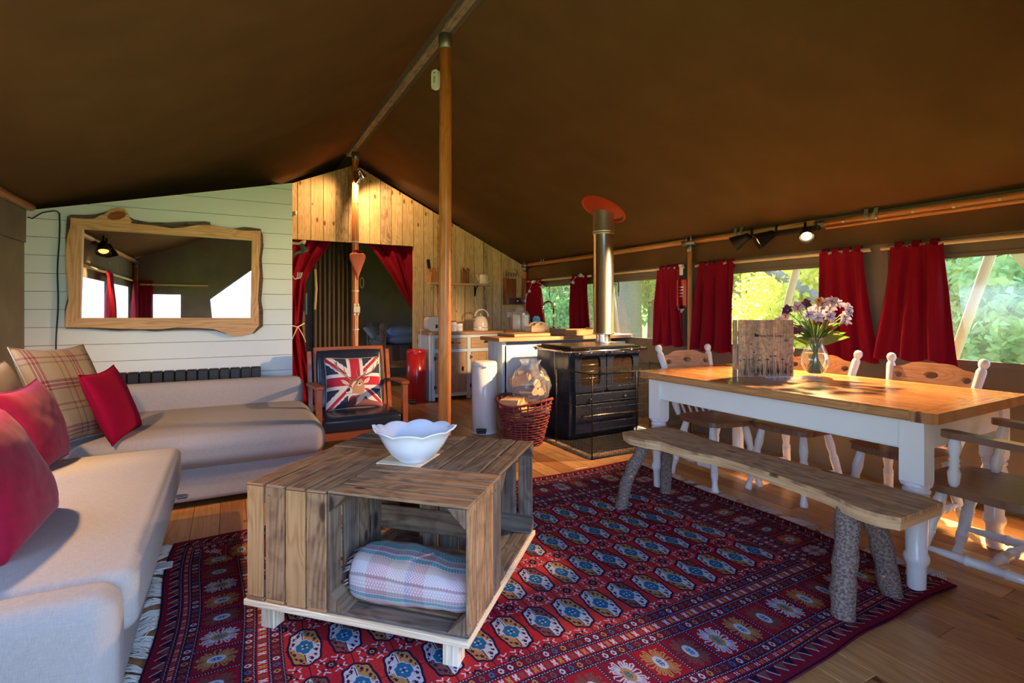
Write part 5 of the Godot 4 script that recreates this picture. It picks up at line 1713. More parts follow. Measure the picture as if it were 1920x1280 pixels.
func make_rug() -> void:
	var o := thing("rug", "large red oriental rug with rows of blue and ivory medallions", "rug", Vector3(1.25, 0, -2.1))
	var D := -o.position
	var st := new_st()
	var f := func(u: float, v: float) -> Vector3:
		var x := lerpf(-0.25, 2.75, u)
		var z := lerpf(-3.15, -1.05, v)
		var wob := 0.012 * sin(x * 5.0) * (v * 2.0 - 1.0)
		return Vector3(x + 0.012 * sin(z * 6.0) * (u * 2.0 - 1.0), rug_h(x, z) + 0.001, z + wob + 0.012 * smoothstep(1.6, 2.7, x) * v * sin(x * 4.0)) + D
	sheet(st, f, 150, 150, 0.006)
	part(o, "pile", st, M.rug)
	for e: float in [0.0, 1.0]:
		st = new_st(); soft(st)
		for k in 900:
			var v := rr(0.0, 1.0)
			if sin(v * 61.0) + 0.7 * sin(v * 137.0 + 1.0) < -0.55: continue
			var p: Vector3 = f.call(e, v) + Vector3(0, -0.003, 0)
			var sx := -1.0 if e < 0.5 else 1.0
			var clump := sin(floorf(v * 70.0) * 12.9) * 0.06
			var l := rr(0.045, 0.11)
			tube(st, [p, p + Vector3(sx * l * 0.4, rr(0.002, 0.012), clump * 0.4 + rr(-0.008, 0.008)), p + Vector3(sx * l * 0.75, rr(-0.002, 0.008), clump * 0.8 + rr(-0.014, 0.014)), p + Vector3(sx * l, -0.002, clump + rr(-0.02, 0.02))], [0.0022, 0.002, 0.0018, 0.001], 4, false)
		var fr := part(o, "fringe", st, M.fringe)
		fr.set_meta("kind", "stuff")

func make_armchair() -> void:
	var o := thing("armchair", "low armchair with a reddish wooden frame and black leather seat", "armchair", Vector3(0.935, 0, -4.44), 0.0)
	# local axes: x to the chair's left-right, +z to its front; front posts at z = 0.22
	var st: SurfaceTool
	for sx: float in [-1.0, 1.0]:
		var x := sx * 0.335
		st = new_st()
		slab(st, poly_px([-0.022, 0.0, 0.022, 0.0, 0.03, 0.3, 0.026, 0.585, -0.026, 0.585, -0.03, 0.3]), x - 0.02, x + 0.02, Transform3D(Basis(Vector3(0, 0, -1), Vector3(0, 1, 0), Vector3(1, 0, 0)), Vector3(0, 0, 0.24)), false, 0.004)
		part(o, "front_leg", st, M.mahog)
		st = new_st()
		slab(st, poly_px([-0.3, 0.0, -0.258, 0.0, -0.2, 0.32, -0.25, 0.57, -0.31, 0.84, -0.34, 0.83, -0.29, 0.55, -0.24, 0.34]), -x - 0.016, -x + 0.016, Transform3D(Basis(Vector3(0, 0, 1), Vector3(0, 1, 0), Vector3(-1, 0, 0)), Vector3.ZERO), false, 0.004)
		part(o, "rear_leg", st, M.mahog)
		st = new_st()
		var pp: Array = []
		for k in 13:
			var q := k / 12.0
			pp.append(Vector3(x + sx * 0.012 * sin(q * PI), 0.6 - 0.035 * q + 0.01 * sin(q * PI), lerpf(0.27, -0.29, q)))
		for k in 12:
			var w0: float = 0.029 + 0.009 * sin(k / 12.0 * PI)
			var w1: float = 0.029 + 0.009 * sin((k + 1) / 12.0 * PI)
			var a: Vector3 = pp[k]; var b: Vector3 = pp[k + 1]
			for face in [[Vector3(-w0, 0.012, 0), Vector3(w0, 0.012, 0), Vector3(w1, 0.012, 0), Vector3(-w1, 0.012, 0)], [Vector3(w0, -0.012, 0), Vector3(-w0, -0.012, 0), Vector3(-w1, -0.012, 0), Vector3(w1, -0.012, 0)], [Vector3(-w0, -0.012, 0), Vector3(-w0, 0.012, 0), Vector3(-w1, 0.012, 0), Vector3(-w1, -0.012, 0)], [Vector3(w0, 0.012, 0), Vector3(w0, -0.012, 0), Vector3(w1, -0.012, 0), Vector3(w1, 0.012, 0)]]:
				quad(st, a + face[0], a + face[1], b + face[2], b + face[3], Vector2(0, a.z), Vector2(0.05, a.z), Vector2(0.05, b.z), Vector2(0, b.z))
		box(st, Vector3(x, 0.6, 0.272), Vector3(0.058, 0.024, 0.01), 0.003)
		part(o, "arm", st, M.mahog)
	st = new_st()
	box(st, Vector3(0, 0.22, 0.24), Vector3(0.64, 0.075, 0.024), 0.003)
	part(o, "front_rail", st, M.mahog)
	st = new_st()
	for sx: float in [-1.0, 1.0]: box(st, Vector3(sx * 0.31, 0.22, -0.0), Vector3(0.024, 0.06, 0.48), 0.003)
	box(st, Vector3(0, 0.22, -0.23), Vector3(0.62, 0.06, 0.024), 0.003)
	part(o, "seat_frame", st, M.mahog)
	st = new_st()
	rbox(st, Vector3(0, 0.3, 0.0), Vector3(0.625, 0.115, 0.53), 0.03, 0.012)
	part(o, "seat", st, M.leather)
	var bt := xf(Vector3(0, 0.585, -0.275), -13, 0, 0)
	st = new_st()
	for q in [[Vector3(0, 0.275, 0), Vector3(0.6, 0.035, 0.03)], [Vector3(0, -0.26, 0), Vector3(0.6, 0.035, 0.025)], [Vector3(-0.287, 0, 0), Vector3(0.028, 0.55, 0.03)], [Vector3(0.287, 0, 0), Vector3(0.03, 0.55, 0.03)]]:
		box(st, q[0], q[1], 0.004, bt)
	part(o, "back_frame", st, M.mahog)
	st = new_st()
	rbox(st, Vector3.ZERO, Vector3(0.545, 0.5, 0.075), 0.028, 0.012)
	var mi := part(o, "back_pad", st, M.leather)
	mi.transform = bt * xf(Vector3(0, 0.0, 0.022))
	# cushion with the stag
	var c := thing("cushion", "cushion printed with a stag over a red, white and blue flag on the armchair", "cushion", Vector3(0.93, 0.575, -4.545), 0.0)
	c.rotation_degrees = Vector3(-19, 0, -1.0)
	st = new_st()
	cushion_uv(st, 0.47, 0.45, 0.15)
	part(c, "cover", st, M.stag)
	st = new_st(); soft(st)
	var ring: Array = []
	for k in 61:
		var a := TAU * k / 60
		var m := maxf(absf(cos(a)), absf(sin(a)))
		var x := cos(a) / m; var y := sin(a) / m
		ring.append(Vector3(x * 0.235 * (1.0 - 0.06 * (1.0 - y * y)), y * 0.225 * (1.0 - 0.06 * (1.0 - x * x)), 0))
	tube(st, ring, 0.004, 6, false)
	part(c, "piping", st, M.linen)

func cushion_uv(st: SurfaceTool, w: float, h: float, t: float) -> void:
	soft(st)
	var n := 30
	for side: float in [1.0, -1.0]:
		var g := func(a: float, b: float) -> Vector3:
			var e := maxf(0.0, (1.0 - pow(absf(a), 2.6)) * (1.0 - pow(absf(b), 2.6)))
			return Vector3(a * w * 0.5 * (1.0 - 0.06 * (1.0 - b * b)), b * h * 0.5 * (1.0 - 0.06 * (1.0 - a * a)), side * t * 0.5 * pow(e, 0.5))
		for j in n:
			for i in n:
				var p: Array = []
				for q in [[0, 0], [1, 0], [1, 1], [0, 1]]:
					p.append([(i + q[0]) * 2.0 / n - 1.0, (j + q[1]) * 2.0 / n - 1.0])
				if side < 0: p.reverse()
				var uv := func(q: Array) -> Vector2: return Vector2(q[0] * 0.5 + 0.5, 0.5 - q[1] * 0.5)
				quad(st, g.call(p[0][0], p[0][1]), g.call(p[1][0], p[1][1]), g.call(p[2][0], p[2][1]), g.call(p[3][0], p[3][1]), uv.call(p[0]), uv.call(p[1]), uv.call(p[2]), uv.call(p[3]))
# ---------------------------------------------------------------- kitchen
func knob_cup(st: SurfaceTool, at: Vector3, turn := 0.0) -> void:  # a half-round cup pull, opening downwards
	soft(st)
	var t := xf(at, 0, 0, turn)
	sheet(st, func(u: float, v: float):
		var a := PI * u
		var b := PI * 0.5 * v
		return t * Vector3(0.032 * cos(a), 0.022 * sin(a) * sin(b) , 0.02 * sin(a) * cos(b) + 0.001), 14, 6, 0.002)

func make_kitchen() -> void:
	var st: SurfaceTool
	# cabinet run on the plank wall: frame, drawers over doors
	var o := thing("kitchen_cabinet", "pale grey kitchen cabinet with bare wooden drawers and doors on the plank wall", "cabinet", Vector3(3.1, 0, -6.65))
	var D := -o.position
	var fz := -6.44
	st = new_st()
	box(st, Vector3(3.14, 0.46, -6.66) + D, Vector3(1.66, 0.78, 0.4), 0.002)
	part(o, "carcass", st, M.panel_blue)
	st = new_st()
	for x: float in [2.325, 2.83, 3.345]: box(st, Vector3(x, 0.44, fz) + D, Vector3(0.055 if x > 2.4 else 0.05, 0.86, 0.03), 0.002)
	for y: float in [0.845, 0.655, 0.075]: box(st, Vector3(2.85, y, fz - 0.001) + D, Vector3(1.08, 0.045, 0.028), 0.002)
	box(st, Vector3(2.285, 0.44, -6.66) + D, Vector3(0.03, 0.86, 0.44), 0.002)
	part(o, "face_frame", st, M.panel_blue)
	for k in 2:
		var x := 2.58 + k * 0.508
		st = new_st()
		box(st, Vector3(x, 0.75, fz - 0.004) + D, Vector3(0.445, 0.135, 0.02), 0.002)
		var dr := part(o, "drawer", st, M.drawer)
		st = new_st()
		knob_cup(st, Vector3(x, 0.75, fz + 0.008) + D)
		part(dr, "cup_pull", st, M.black)
		st = new_st()
		for i in 4: box(st, Vector3(x - 0.166 + i * 0.111, 0.365, fz - 0.005) + D, Vector3(0.1095, 0.525, 0.02), 0.002)
		var door := part(o, "door", st, M.drawer)
		st = new_st()
		knob_cup(st, Vector3(x + (0.17 if k == 0 else -0.17), 0.41, fz + 0.007) + D, 90.0)
		part(door, "cup_pull", st, M.black)
		for y: float in [0.56, 0.18]:
			st = new_st()
			box(st, Vector3(x - 0.235, y, fz + 0.012) + D, Vector3(0.02, 0.055, 0.008), 0.002)
			box(st, Vector3(x - 0.215, y, fz + 0.01) + D, Vector3(0.026, 0.02, 0.006), 0.002)
			part(door, "hinge", st, M.black)
	st = new_st()
	box(st, Vector3(3.12, 0.885, -6.655) + D, Vector3(1.72, 0.04, 0.5), 0.004)
	whole("worktop", "wooden worktop along the plank wall under the kettle", "worktop", st, M.worktop, o.position)
	# sink run under the window
	o = thing("sink_cabinet", "pale cabinet below the sink window, mostly behind the counter", "cabinet", Vector3(3.68, 0, -5.75))
	st = new_st()
	box(st, Vector3(0, 0.44, 0.0), Vector3(0.56, 0.86, 1.25), 0.003)
	part(o, "carcass", st, M.panel)
	st = new_st()
	box(st, Vector3(-0.29, 0.42, -0.3), Vector3(0.02, 0.7, 0.55), 0.003)
	part(o, "door", st, M.drawer)
	st = new_st()
	box(st, Vector3(-0.29, 0.42, 0.3), Vector3(0.02, 0.7, 0.55), 0.003)
	part(o, "door", st, M.drawer)
	var wt := new_st()
	box(wt, Vector3.ZERO, Vector3(0.62, 0.04, 1.3), 0.004)
	whole("worktop", "wooden worktop holding the sink tap below the window", "worktop", wt, M.worktop, Vector3(3.68, 0.895, -5.75))
	# counter that faces the room
	o = thing("counter", "white panelled kitchen counter standing behind the stove", "counter", Vector3(3.2, 0, -4.75))
	st = new_st()
	box(st, Vector3(-0.0, 0.43, 0.125), Vector3(1.56, 0.82, 0.03), 0.002)
	part(o, "front_panel", st, M.panel)
	st = new_st()
	box(st, Vector3(-0.785, 0.44, 0.09), Vector3(0.05, 0.88, 0.1), 0.003)
	part(o, "corner_post", st, M.panel_blue)
	st = new_st()
	box(st, Vector3(-0.775, 0.44, -0.08), Vector3(0.02, 0.86, 0.24), 0.002)
	for k in 3: box(st, Vector3(-0.787, 0.44, -0.18 + k * 0.08), Vector3(0.008, 0.86, 0.074), 0.002)
	part(o, "end_panel", st, M.panel_blue)
	st = new_st()
	box(st, Vector3(0.0, 0.43, -0.19), Vector3(1.56, 0.84, 0.03), 0.002)
	part(o, "back_panel", st, M.panel)
	wt = new_st()
	box(wt, Vector3(0, 0, 0), Vector3(1.7, 0.038, 0.44), 0.003)
	whole("worktop", "wooden worktop on the white counter behind the stove", "worktop", wt, M.worktop, Vector3(3.17, 0.9, -4.76))
	# things on the counter and the sink run
	st = new_st()
	box(st, Vector3.ZERO, Vector3(0.46, 0.03, 0.34), 0.006)
	whole("chopping_board", "thick wooden chopping board lying at the left on the counter", "board", st, M.worktop, Vector3(2.75, 0.9345, -4.8), 4.0)
	o = thing("wooden_tray", "long pale wooden tray on the counter left of the stove pipe", "tray", Vector3(3.42, 0.9195, -4.78), 3.0)
	st = new_st()
	box(st, Vector3(0, 0.006, 0), Vector3(0.52, 0.012, 0.3), 0.002)
	part(o, "base", st, M.rod)
	for q in [[Vector3(0, 0.03, 0.148), Vector3(0.53, 0.06, 0.014)], [Vector3(0, 0.03, -0.148), Vector3(0.53, 0.06, 0.014)], [Vector3(-0.262, 0.036, 0), Vector3(0.014, 0.072, 0.3)], [Vector3(0.262, 0.036, 0), Vector3(0.014, 0.072, 0.3)]]:
		st = new_st()
		box(st, q[0], q[1], 0.003)
		part(o, "side", st, M.worktop)
	# tap
	o = thing("kitchen_tap", "chrome swan-neck kitchen tap in front of the window", "tap", Vector3(3.66, 0.915, -5.62))
	st = new_st(); soft(st)
	lathe(st, [Vector2(0, 0), Vector2(0.032, 0), Vector2(0.032, 0.012), Vector2(0.02, 0.02), Vector2(0.02, 0.06), Vector2(0.014, 0.07), Vector2(0, 0.07)], 20)
	part(o, "base", st, M.chrome)
	st = new_st(); soft(st)
	var pts: Array = [Vector3(0, 0.06, 0), Vector3(0, 0.2, 0), Vector3(0, 0.3, 0)]
	for k in 13:
		var a := PI * k / 12.0
		pts.append(Vector3(-0.085 + 0.085 * cos(a), 0.3 + 0.085 * sin(a), 0.02 * (1 - cos(a)) * 0.5))
	pts.append(Vector3(-0.172, 0.24, 0.022))
	tube(st, pts, 0.0125, 12)
	part(o, "spout", st, M.chrome)
	for sx: float in [-1.0, 1.0]:
		st = new_st(); soft(st)
		tube(st, [Vector3(0, 0.035, 0), Vector3(sx * 0.05, 0.04, 0.02)], 0.008, 8)
		lathe(st, [Vector2(0, -0.014), Vector2(0.022, -0.012), Vector2(0.024, 0.0), Vector2(0.02, 0.014), Vector2(0, 0.016)], 14, Transform3D(Basis(), Vector3(sx * 0.06, 0.042, 0.022)))
		part(o, "tap_handle", st, M.chrome)
	# wooden caddy with bottles beside it
	o = thing("tool_caddy", "wooden caddy with an arched handle on the worktop by the sink", "caddy", Vector3(3.5, 0.9155, -5.75), 10.0)
	for z: float in [-0.06, 0.06]:
		st = new_st()
		var p := poly_px([-0.16, 0.0, 0.16, 0.0, 0.16, 0.075, 0.11, 0.082, 0.07, 0.11, 0.0, 0.13, -0.07, 0.11, -0.11, 0.082, -0.16, 0.075])
		slab(st, pierced(p, [oval(0, 0.095, 0.035, 0.014, 16)]), z - 0.006, z + 0.006, Transform3D(), true, 0.0)
		part(o, "side", st, M.rod)
	st = new_st()
	box(st, Vector3(0, 0.006, 0), Vector3(0.31, 0.012, 0.108), 0.001)
	for x: float in [-0.154, 0.154]: box(st, Vector3(x, 0.04, 0), Vector3(0.012, 0.07, 0.108), 0.001)
	part(o, "bottom", st, M.rod)
	for q in [["clear plastic bottle standing behind the wooden caddy", Vector3(3.42, 0.9155, -5.98), 0.03, 0.24, M.film], ["slim white spray bottle beside the clear bottle by the sink", Vector3(3.5, 0.9155, -6.08), 0.026, 0.2, M.plastic]]:
		o = thing("bottle", q[0], "bottle", q[1], 0.0, "bottles by the sink")
		st = new_st(); soft(st)
		var r: float = q[2]; var h: float = q[3]
		lathe(st, [Vector2(0, 0), Vector2(r, 0.002), Vector2(r, h * 0.6), Vector2(r * 0.9, h * 0.68), Vector2(r * 0.4, h * 0.82), Vector2(r * 0.4, h * 0.9), Vector2(0, h * 0.9)], 18)
		part(o, "bottle_body", st, q[4])
		st = new_st()
		lathe(st, [Vector2(0, h * 0.88), Vector2(r * 0.55, h * 0.88), Vector2(r * 0.5, h), Vector2(0, h)], 16)
		part(o, "cap", st, M.plastic)
	o = thing("sponge_pack", "bright blue packet standing by the sink", "packet", Vector3(3.62, 0.9155, -5.98), 20.0)
	st = new_st()
	rbox(st, Vector3(0, 0.09, 0), Vector3(0.12, 0.18, 0.05), 0.018)
	var bluem := mat(rgb(50, 150, 214), 0.5)
	part(o, "wrapping", st, bluem)
	st = new_st()
	box(st, Vector3(0, 0.185, 0), Vector3(0.11, 0.02, 0.004), 0.001)
	part(o, "sealed_edge", st, bluem)
	o = thing("paper_roll_bag", "clear bag of pale paper rolls in the corner by the sink", "bag", Vector3(3.62, 0.9155, -6.42))
	st = new_st(); soft(st)
	for q in [Vector3(-0.06, 0, 0), Vector3(0.06, 0, 0.02)]:
		lathe(st, [Vector2(0, 0.004), Vector2(0.055, 0.004), Vector2(0.058, 0.01), Vector2(0.058, 0.2), Vector2(0.054, 0.206), Vector2(0.02, 0.2), Vector2(0.0, 0.2)], 20, Transform3D(Basis(), q))
	var rolls := part(o, "paper_rolls", st, M.cream)
	st = new_st()
	var ns := FastNoiseLite.new()
	ns.seed = 9
	ns.frequency = 6.0
	soft(st)
	lathe(st, [Vector2(0, 0.002), Vector2(0.13, 0.002), Vector2(0.135, 0.06), Vector2(0.13, 0.2), Vector2(0.1, 0.26), Vector2(0.05, 0.275), Vector2(0.07, 0.31)], 36, Transform3D(), func(a: float, y: float): return 1.0 + 0.18 * ns.get_noise_3d(cos(a), y * 4.0, sin(a)))
	part(o, "plastic_film", st, M.film)
	# string lights shaped like little white teapots and cups, along the rod and across the window
	var sp: Array = []
	for q in [[-6.72, 1.36], [-6.6, 1.5], [-6.5, 1.63], [-6.25, 1.55], [-6.1, 1.5], [-5.95, 1.475], [-5.8, 1.46], [-5.65, 1.5], [-5.5, 1.58], [-5.33, 1.66]]:
		sp.append(Vector3(3.88, q[1], q[0]))
	st = new_st(); soft(st)
	tube(st, sp, 0.0025, 5)
	whole("fairy_light_wire", "thin pale wire carrying the small white teapot lights", "wire", st, M.plastic)
	var first: Node3D
	var places := ["on the red curtain at the left end", "a little higher on the left red curtain", "on the curtain rod at the left", "at the left edge of the window", "hanging second in the window", "hanging third in the window", "hanging fourth in the window", "at the right edge of the window", "on the red curtain right of the window", "at the right end on the curtain rod"]
	for i in sp.size():
		var lab: String = "small white china teapot light " + places[i]
		if i == 0:
			first = thing("teapot_light", lab, "light", sp[i] + Vector3(0, -0.03, 0), 30.0, "white teapot string lights")
			st = new_st(); soft(st)
			lathe(st, [Vector2(0, -0.022), Vector2(0.016, -0.022), Vector2(0.024, -0.008), Vector2(0.023, 0.008), Vector2(0.013, 0.018), Vector2(0.004, 0.02), Vector2(0.004, 0.028), Vector2(0, 0.03)], 16)
			part(first, "pot", st, M.ceramic)
			st = new_st(); soft(st)
			tube(st, [Vector3(0.02, -0.008, 0), Vector3(0.034, 0.0, 0), Vector3(0.042, 0.012, 0)], [0.007, 0.005, 0.003], 8)
			part(first, "spout", st, M.ceramic)
			st = new_st(); soft(st)
			var hp: Array = []
			for k in 9: hp.append(Vector3(-0.02 - 0.016 * sin(PI * k / 8.0), 0.012 - 0.026 * k / 8.0, 0))
			tube(st, hp, 0.003, 6)
			part(first, "handle", st, M.ceramic)
		else:
			copy(first, sp[i] + Vector3(0, -0.03, 0), 30.0 + i * 47.0, lab)
	# white round thing on the wall by the corner post
	o = thing("wall_clock", "small round white dial hanging left of the sink curtain", "dial", Vector3(3.95, 1.4, -6.78), -90.0)
	st = new_st()
	lathe(st, [Vector2(0, 0), Vector2(0.045, 0.0), Vector2(0.045, 0.014), Vector2(0.04, 0.018), Vector2(0.036, 0.015), Vector2(0, 0.015)], 24, xf(Vector3.ZERO, 90, 0, 0))
	part(o, "rim", st, M.plastic)
	st = new_st()
	lathe(st, [Vector2(0, 0.014), Vector2(0.035, 0.0152), Vector2(0, 0.0165)], 20, xf(Vector3.ZERO, 90, 0, 0))
	part(o, "face", st, M.ceramic)
	# shelf and what stands on it
	o = thing("wall_shelf", "wooden shelf with an iron bracket on the plank wall", "shelf", Vector3(2.885, 1.555, -6.815))
	st = new_st()
	box(st, Vector3.ZERO, Vector3(0.97, 0.028, 0.15), 0.003)
	part(o, "shelf_board", st, M.plank2)
	for x: float in [0.24, -0.3]:
		st = new_st(); soft(st)
		tube(st, [Vector3(x, -0.15, -0.06), Vector3(x, -0.12, -0.05), Vector3(x, -0.06, -0.03), Vector3(x, -0.02, 0.03), Vector3(x, -0.016, 0.06)], 0.008, 8)
		flat(st)
		box(st, Vector3(x, -0.09, -0.07), Vector3(0.022, 0.15, 0.006), 0.001)
		part(o, "bracket", st, M.black)
	o = thing("knife_block", "pale wooden knife block with one black knife on the shelf", "knife block", Vector3(2.46, 1.5695, -6.8))
	st = new_st()
	slab(st, poly_px([-0.05, 0, 0.075, 0, 0.02, 0.2, -0.045, 0.2, -0.035, 0.14, -0.05, 0.08]), -0.05, 0.05, Transform3D(), false, 0.004)
	part(o, "block", st, M.rail)
	st = new_st()
	box(st, Vector3(-0.03, 0.26, 0.0), Vector3(0.035, 0.13, 0.05), 0.008, xf(Vector3(0, 0, 0), 0, 0, 8))
	part(o, "knife_handle", st, M.black)
	for q in [[2.9, "copper pepper mill at the left on the shelf", 0.0], [2.97, "copper salt mill in the middle of the shelf", -0.01]]:
		o = thing("spice_mill", q[1], "mill", Vector3(q[0], 1.5695, -6.8), 0.0, "copper mills")
		st = new_st(); soft(st)
		lathe(st, [Vector2(0, 0), Vector2(0.028, 0), Vector2(0.028, 0.12), Vector2(0.026, 0.15), Vector2(0.03, 0.155), Vector2(0.03, 0.18)], 20)
		part(o, "barrel", st, mat(rgb(150, 98, 66), 0.35, 0.4))
		st = new_st(); soft(st)
		lathe(st, [Vector2(0.03, 0.18), Vector2(0.026, 0.2), Vector2(0.01, 0.212), Vector2(0.01, 0.22), Vector2(0, 0.226)], 20)
		part(o, "cap", st, mat(rgb(140, 88, 60), 0.3, 0.5))
	st = new_st()
	box(st, Vector3(0, 0.07, 0), Vector3(0.018, 0.14, 0.04), 0.004)
	whole("grinder_tube", "slim steel tube beside the copper mills on the shelf", "grinder", st, M.steel, Vector3(3.03, 1.5695, -6.79))
	# teapot
	o = thing("teapot", "plain cream teapot at the right end of the shelf", "teapot", Vector3(3.225, 1.5695, -6.8))
	st = new_st(); soft(st)
	lathe(st, [Vector2(0, 0), Vector2(0.065, 0), Vector2(0.07, 0.005), Vector2(0.072, 0.04), Vector2(0.066, 0.1), Vector2(0.056, 0.13), Vector2(0.05, 0.132), Vector2(0, 0.138)], 26)
	part(o, "pot", st, M.cream)
	st = new_st(); soft(st)
	tube(st, [Vector3(-0.055, 0.03, 0), Vector3(-0.09, 0.06, 0), Vector3(-0.105, 0.1, 0), Vector3(-0.12, 0.128, 0)], [0.024, 0.017, 0.012, 0.009], 12)
	part(o, "spout", st, M.cream)
	st = new_st(); soft(st)
	var hp: Array = []
	for k in 13: hp.append(Vector3(0.06 + 0.055 * sin(PI * k / 12.0), 0.118 - 0.1 * k / 12.0, 0))
	tube(st, hp, 0.0075, 8)
	part(o, "handle", st, M.cream)
	# letter rack cabinet
	o = thing("wall_rack", "dark red-brown wooden wall rack with a slatted crest and one small drawer", "wall rack", Vector3(3.757, 1.27, -6.895))
	st = new_st()
	var cr := poly_px([-0.165, 0.0, 0.165, 0.0, 0.165, 0.42, 0.1, 0.44, 0.07, 0.5, 0.04, 0.53, -0.02, 0.545, -0.08, 0.53, -0.12, 0.5, -0.165, 0.49])
	var hs: Array = []
	for k in 5: hs.append(oval(-0.11 + k * 0.04, 0.455, 0.008, 0.028, 10, 5.0))
	slab(st, pierced(cr, hs), 0.0, 0.014)
	part(o, "back_board", st, M.mahog_dark)
	st = new_st()
	box(st, Vector3(-0.158, 0.2, 0.05), Vector3(0.014, 0.4, 0.09), 0.002)
	part(o, "side", st, M.mahog)
	st = new_st()
	box(st, Vector3(0.158, 0.2, 0.05), Vector3(0.014, 0.4, 0.09), 0.002)
	part(o, "side", st, M.mahog)
	st = new_st()
	box(st, Vector3(0, 0.007, 0.05), Vector3(0.31, 0.014, 0.09), 0.002)
	box(st, Vector3(0, 0.105, 0.05), Vector3(0.31, 0.012, 0.09), 0.002)
	part(o, "shelf", st, M.mahog)
	st = new_st()
	box(st, Vector3(-0.06, 0.25, 0.05), Vector3(0.18, 0.28, 0.012), 0.002)
	part(o, "front_panel", st, M.mahog)
	st = new_st()
	box(st, Vector3(0.025, 0.056, 0.088), Vector3(0.24, 0.08, 0.014), 0.003)
	var dw := part(o, "drawer", st, mat(rgb(78, 40, 44), 0.3))
	st = new_st(); soft(st)
	lathe(st, [Vector2(0, 0), Vector2(0.006, 0), Vector2(0.006, 0.008), Vector2(0.012, 0.012), Vector2(0.012, 0.018), Vector2(0, 0.022)], 14, xf(Vector3(0.025, 0.056, 0.095), 90, 0, 0))
	part(dw, "knob", st, M.ceramic)
	# socket with plug and cable
	o = thing("power_socket", "white double power socket below the dark wall rack", "socket", Vector3(3.728, 1.122, -6.897))
	st = new_st()
	box(st, Vector3(0, 0, 0.008), Vector3(0.146, 0.086, 0.016), 0.004)
	part(o, "plate", st, M.plastic)
	st = new_st()
	box(st, Vector3(-0.01, -0.015, 0.03), Vector3(0.045, 0.045, 0.035), 0.008)
	part(o, "plug", st, M.plastic)
	st = new_st(); soft(st)
	tube(st, [Vector3(-0.01, -0.03, 0.03), Vector3(-0.012, -0.1, 0.03), Vector3(-0.02, -0.21, 0.02)], 0.006, 6)
	part(o, "cable", st, M.plastic)
	for x: float in [-0.045, 0.03]:
		st = new_st()
		box(st, Vector3(x, 0.022, 0.018), Vector3(0.012, 0.016, 0.006), 0.001)
		part(o, "switch", st, M.plastic)
	# kettle
	o = thing("kettle", "cream dome kettle with an arched handle on the back worktop", "kettle", Vector3(3.085, 0.9055, -6.6))
	st = new_st(); soft(st)
	lathe(st, [Vector2(0, 0), Vector2(0.1, 0), Vector2(0.104, 0.01), Vector2(0.104, 0.035), Vector2(0.1, 0.045), Vector2(0.103, 0.055), Vector2(0.102, 0.09), Vector2(0.09, 0.15), Vector2(0.07, 0.185), Vector2(0.05, 0.195), Vector2(0.02, 0.205), Vector2(0, 0.207)], 32)
	part(o, "kettle_body", st, M.cream)
	st = new_st(); soft(st)
	lathe(st, [Vector2(0.1045, 0.036), Vector2(0.1048, 0.04), Vector2(0.1045, 0.044)], 32)
	lathe(st, [Vector2(0, 0.204), Vector2(0.012, 0.206), Vector2(0.008, 0.22), Vector2(0.016, 0.232), Vector2(0, 0.238)], 16)
	part(o, "lid_knob", st, M.chrome)
	st = new_st(); soft(st)
	tube(st, [Vector3(-0.08, 0.14, 0.0), Vector3(-0.105, 0.165, 0.0), Vector3(-0.12, 0.175, 0)], [0.024, 0.018, 0.014], 12)
	part(o, "spout", st, M.chrome)
	st = new_st(); soft(st)
	hp = []
	for k in 15: hp.append(Vector3(-0.1 * cos(PI * k / 14.0) + 0.015, 0.2 + 0.095 * sin(PI * k / 14.0), 0))
	tube(st, hp, 0.011, 10)
	part(o, "handle", st, M.cream)
	for q in [[2.67, 0.05, 0.14, "taller white storage tin with a red rim on the back worktop"], [2.765, 0.046, 0.118, "shorter white storage tin with a red rim beside the taller one"]]:
		o = thing("storage_tin", q[3], "tin", Vector3(q[0], 0.9055, -6.6), 0.0, "white storage tins")
		st = new_st(); soft(st)
		lathe(st, [Vector2(0, 0), Vector2(q[1], 0), Vector2(q[1], q[2] - 0.014)], 24)
		part(o, "tin_body", st, M.ceramic)
		st = new_st(); soft(st)
		lathe(st, [Vector2(q[1] + 0.001, q[2] - 0.014), Vector2(q[1] + 0.002, q[2] - 0.004), Vector2(q[1] - 0.004, q[2]), Vector2(0, q[2])], 24)
		part(o, "lid", st, mat(rgb(140, 40, 44), 0.4))
		for k in 5:
			st = new_st()
			box(st, Vector3(-0.022 + k * 0.011, q[2] * 0.5, q[1] + 0.0005 - absf(k - 2) * 0.0028), Vector3(0.005, 0.012, 0.0012), 0.0)
			part(o, "printed_mark", st, M.cord)
	o = thing("toaster", "white toaster half hidden by the middle pole", "toaster", Vector3(2.43, 0.9055, -6.62))
	st = new_st()
	slab(st, oval(0, 0.105, 0.14, 0.095, 40, 4.5), -0.085, 0.085, Transform3D(), false, 0.01)
	part(o, "toaster_body", st, M.white_gloss)
	st = new_st()
	box(st, Vector3(0, 0.008, 0), Vector3(0.26, 0.016, 0.16), 0.003)
	part(o, "base", st, M.steel)
	st = new_st()
	box(st, Vector3(-0.02, 0.07, 0.087), Vector3(0.03, 0.05, 0.012), 0.003)
	part(o, "lever", st, M.black)
	for z: float in [-0.03, 0.03]:
		st = new_st()
		box(st, Vector3(0, 0.1995, z), Vector3(0.2, 0.004, 0.022))
		part(o, "slot", st, M.black)
	st = new_st(); soft(st)
	tube(st, [Vector3(2.3, 0.93, -6.7), Vector3(2.24, 0.935, -6.66), Vector3(2.225, 0.86, -6.64), Vector3(2.235, 0.6, -6.66), Vector3(2.24, 0.2, -6.66), Vector3(2.25, 0.02, -6.66)].map(func(p: Vector3): return p - Vector3(2.43, 0.9055, -6.62)), 0.0045, 6)
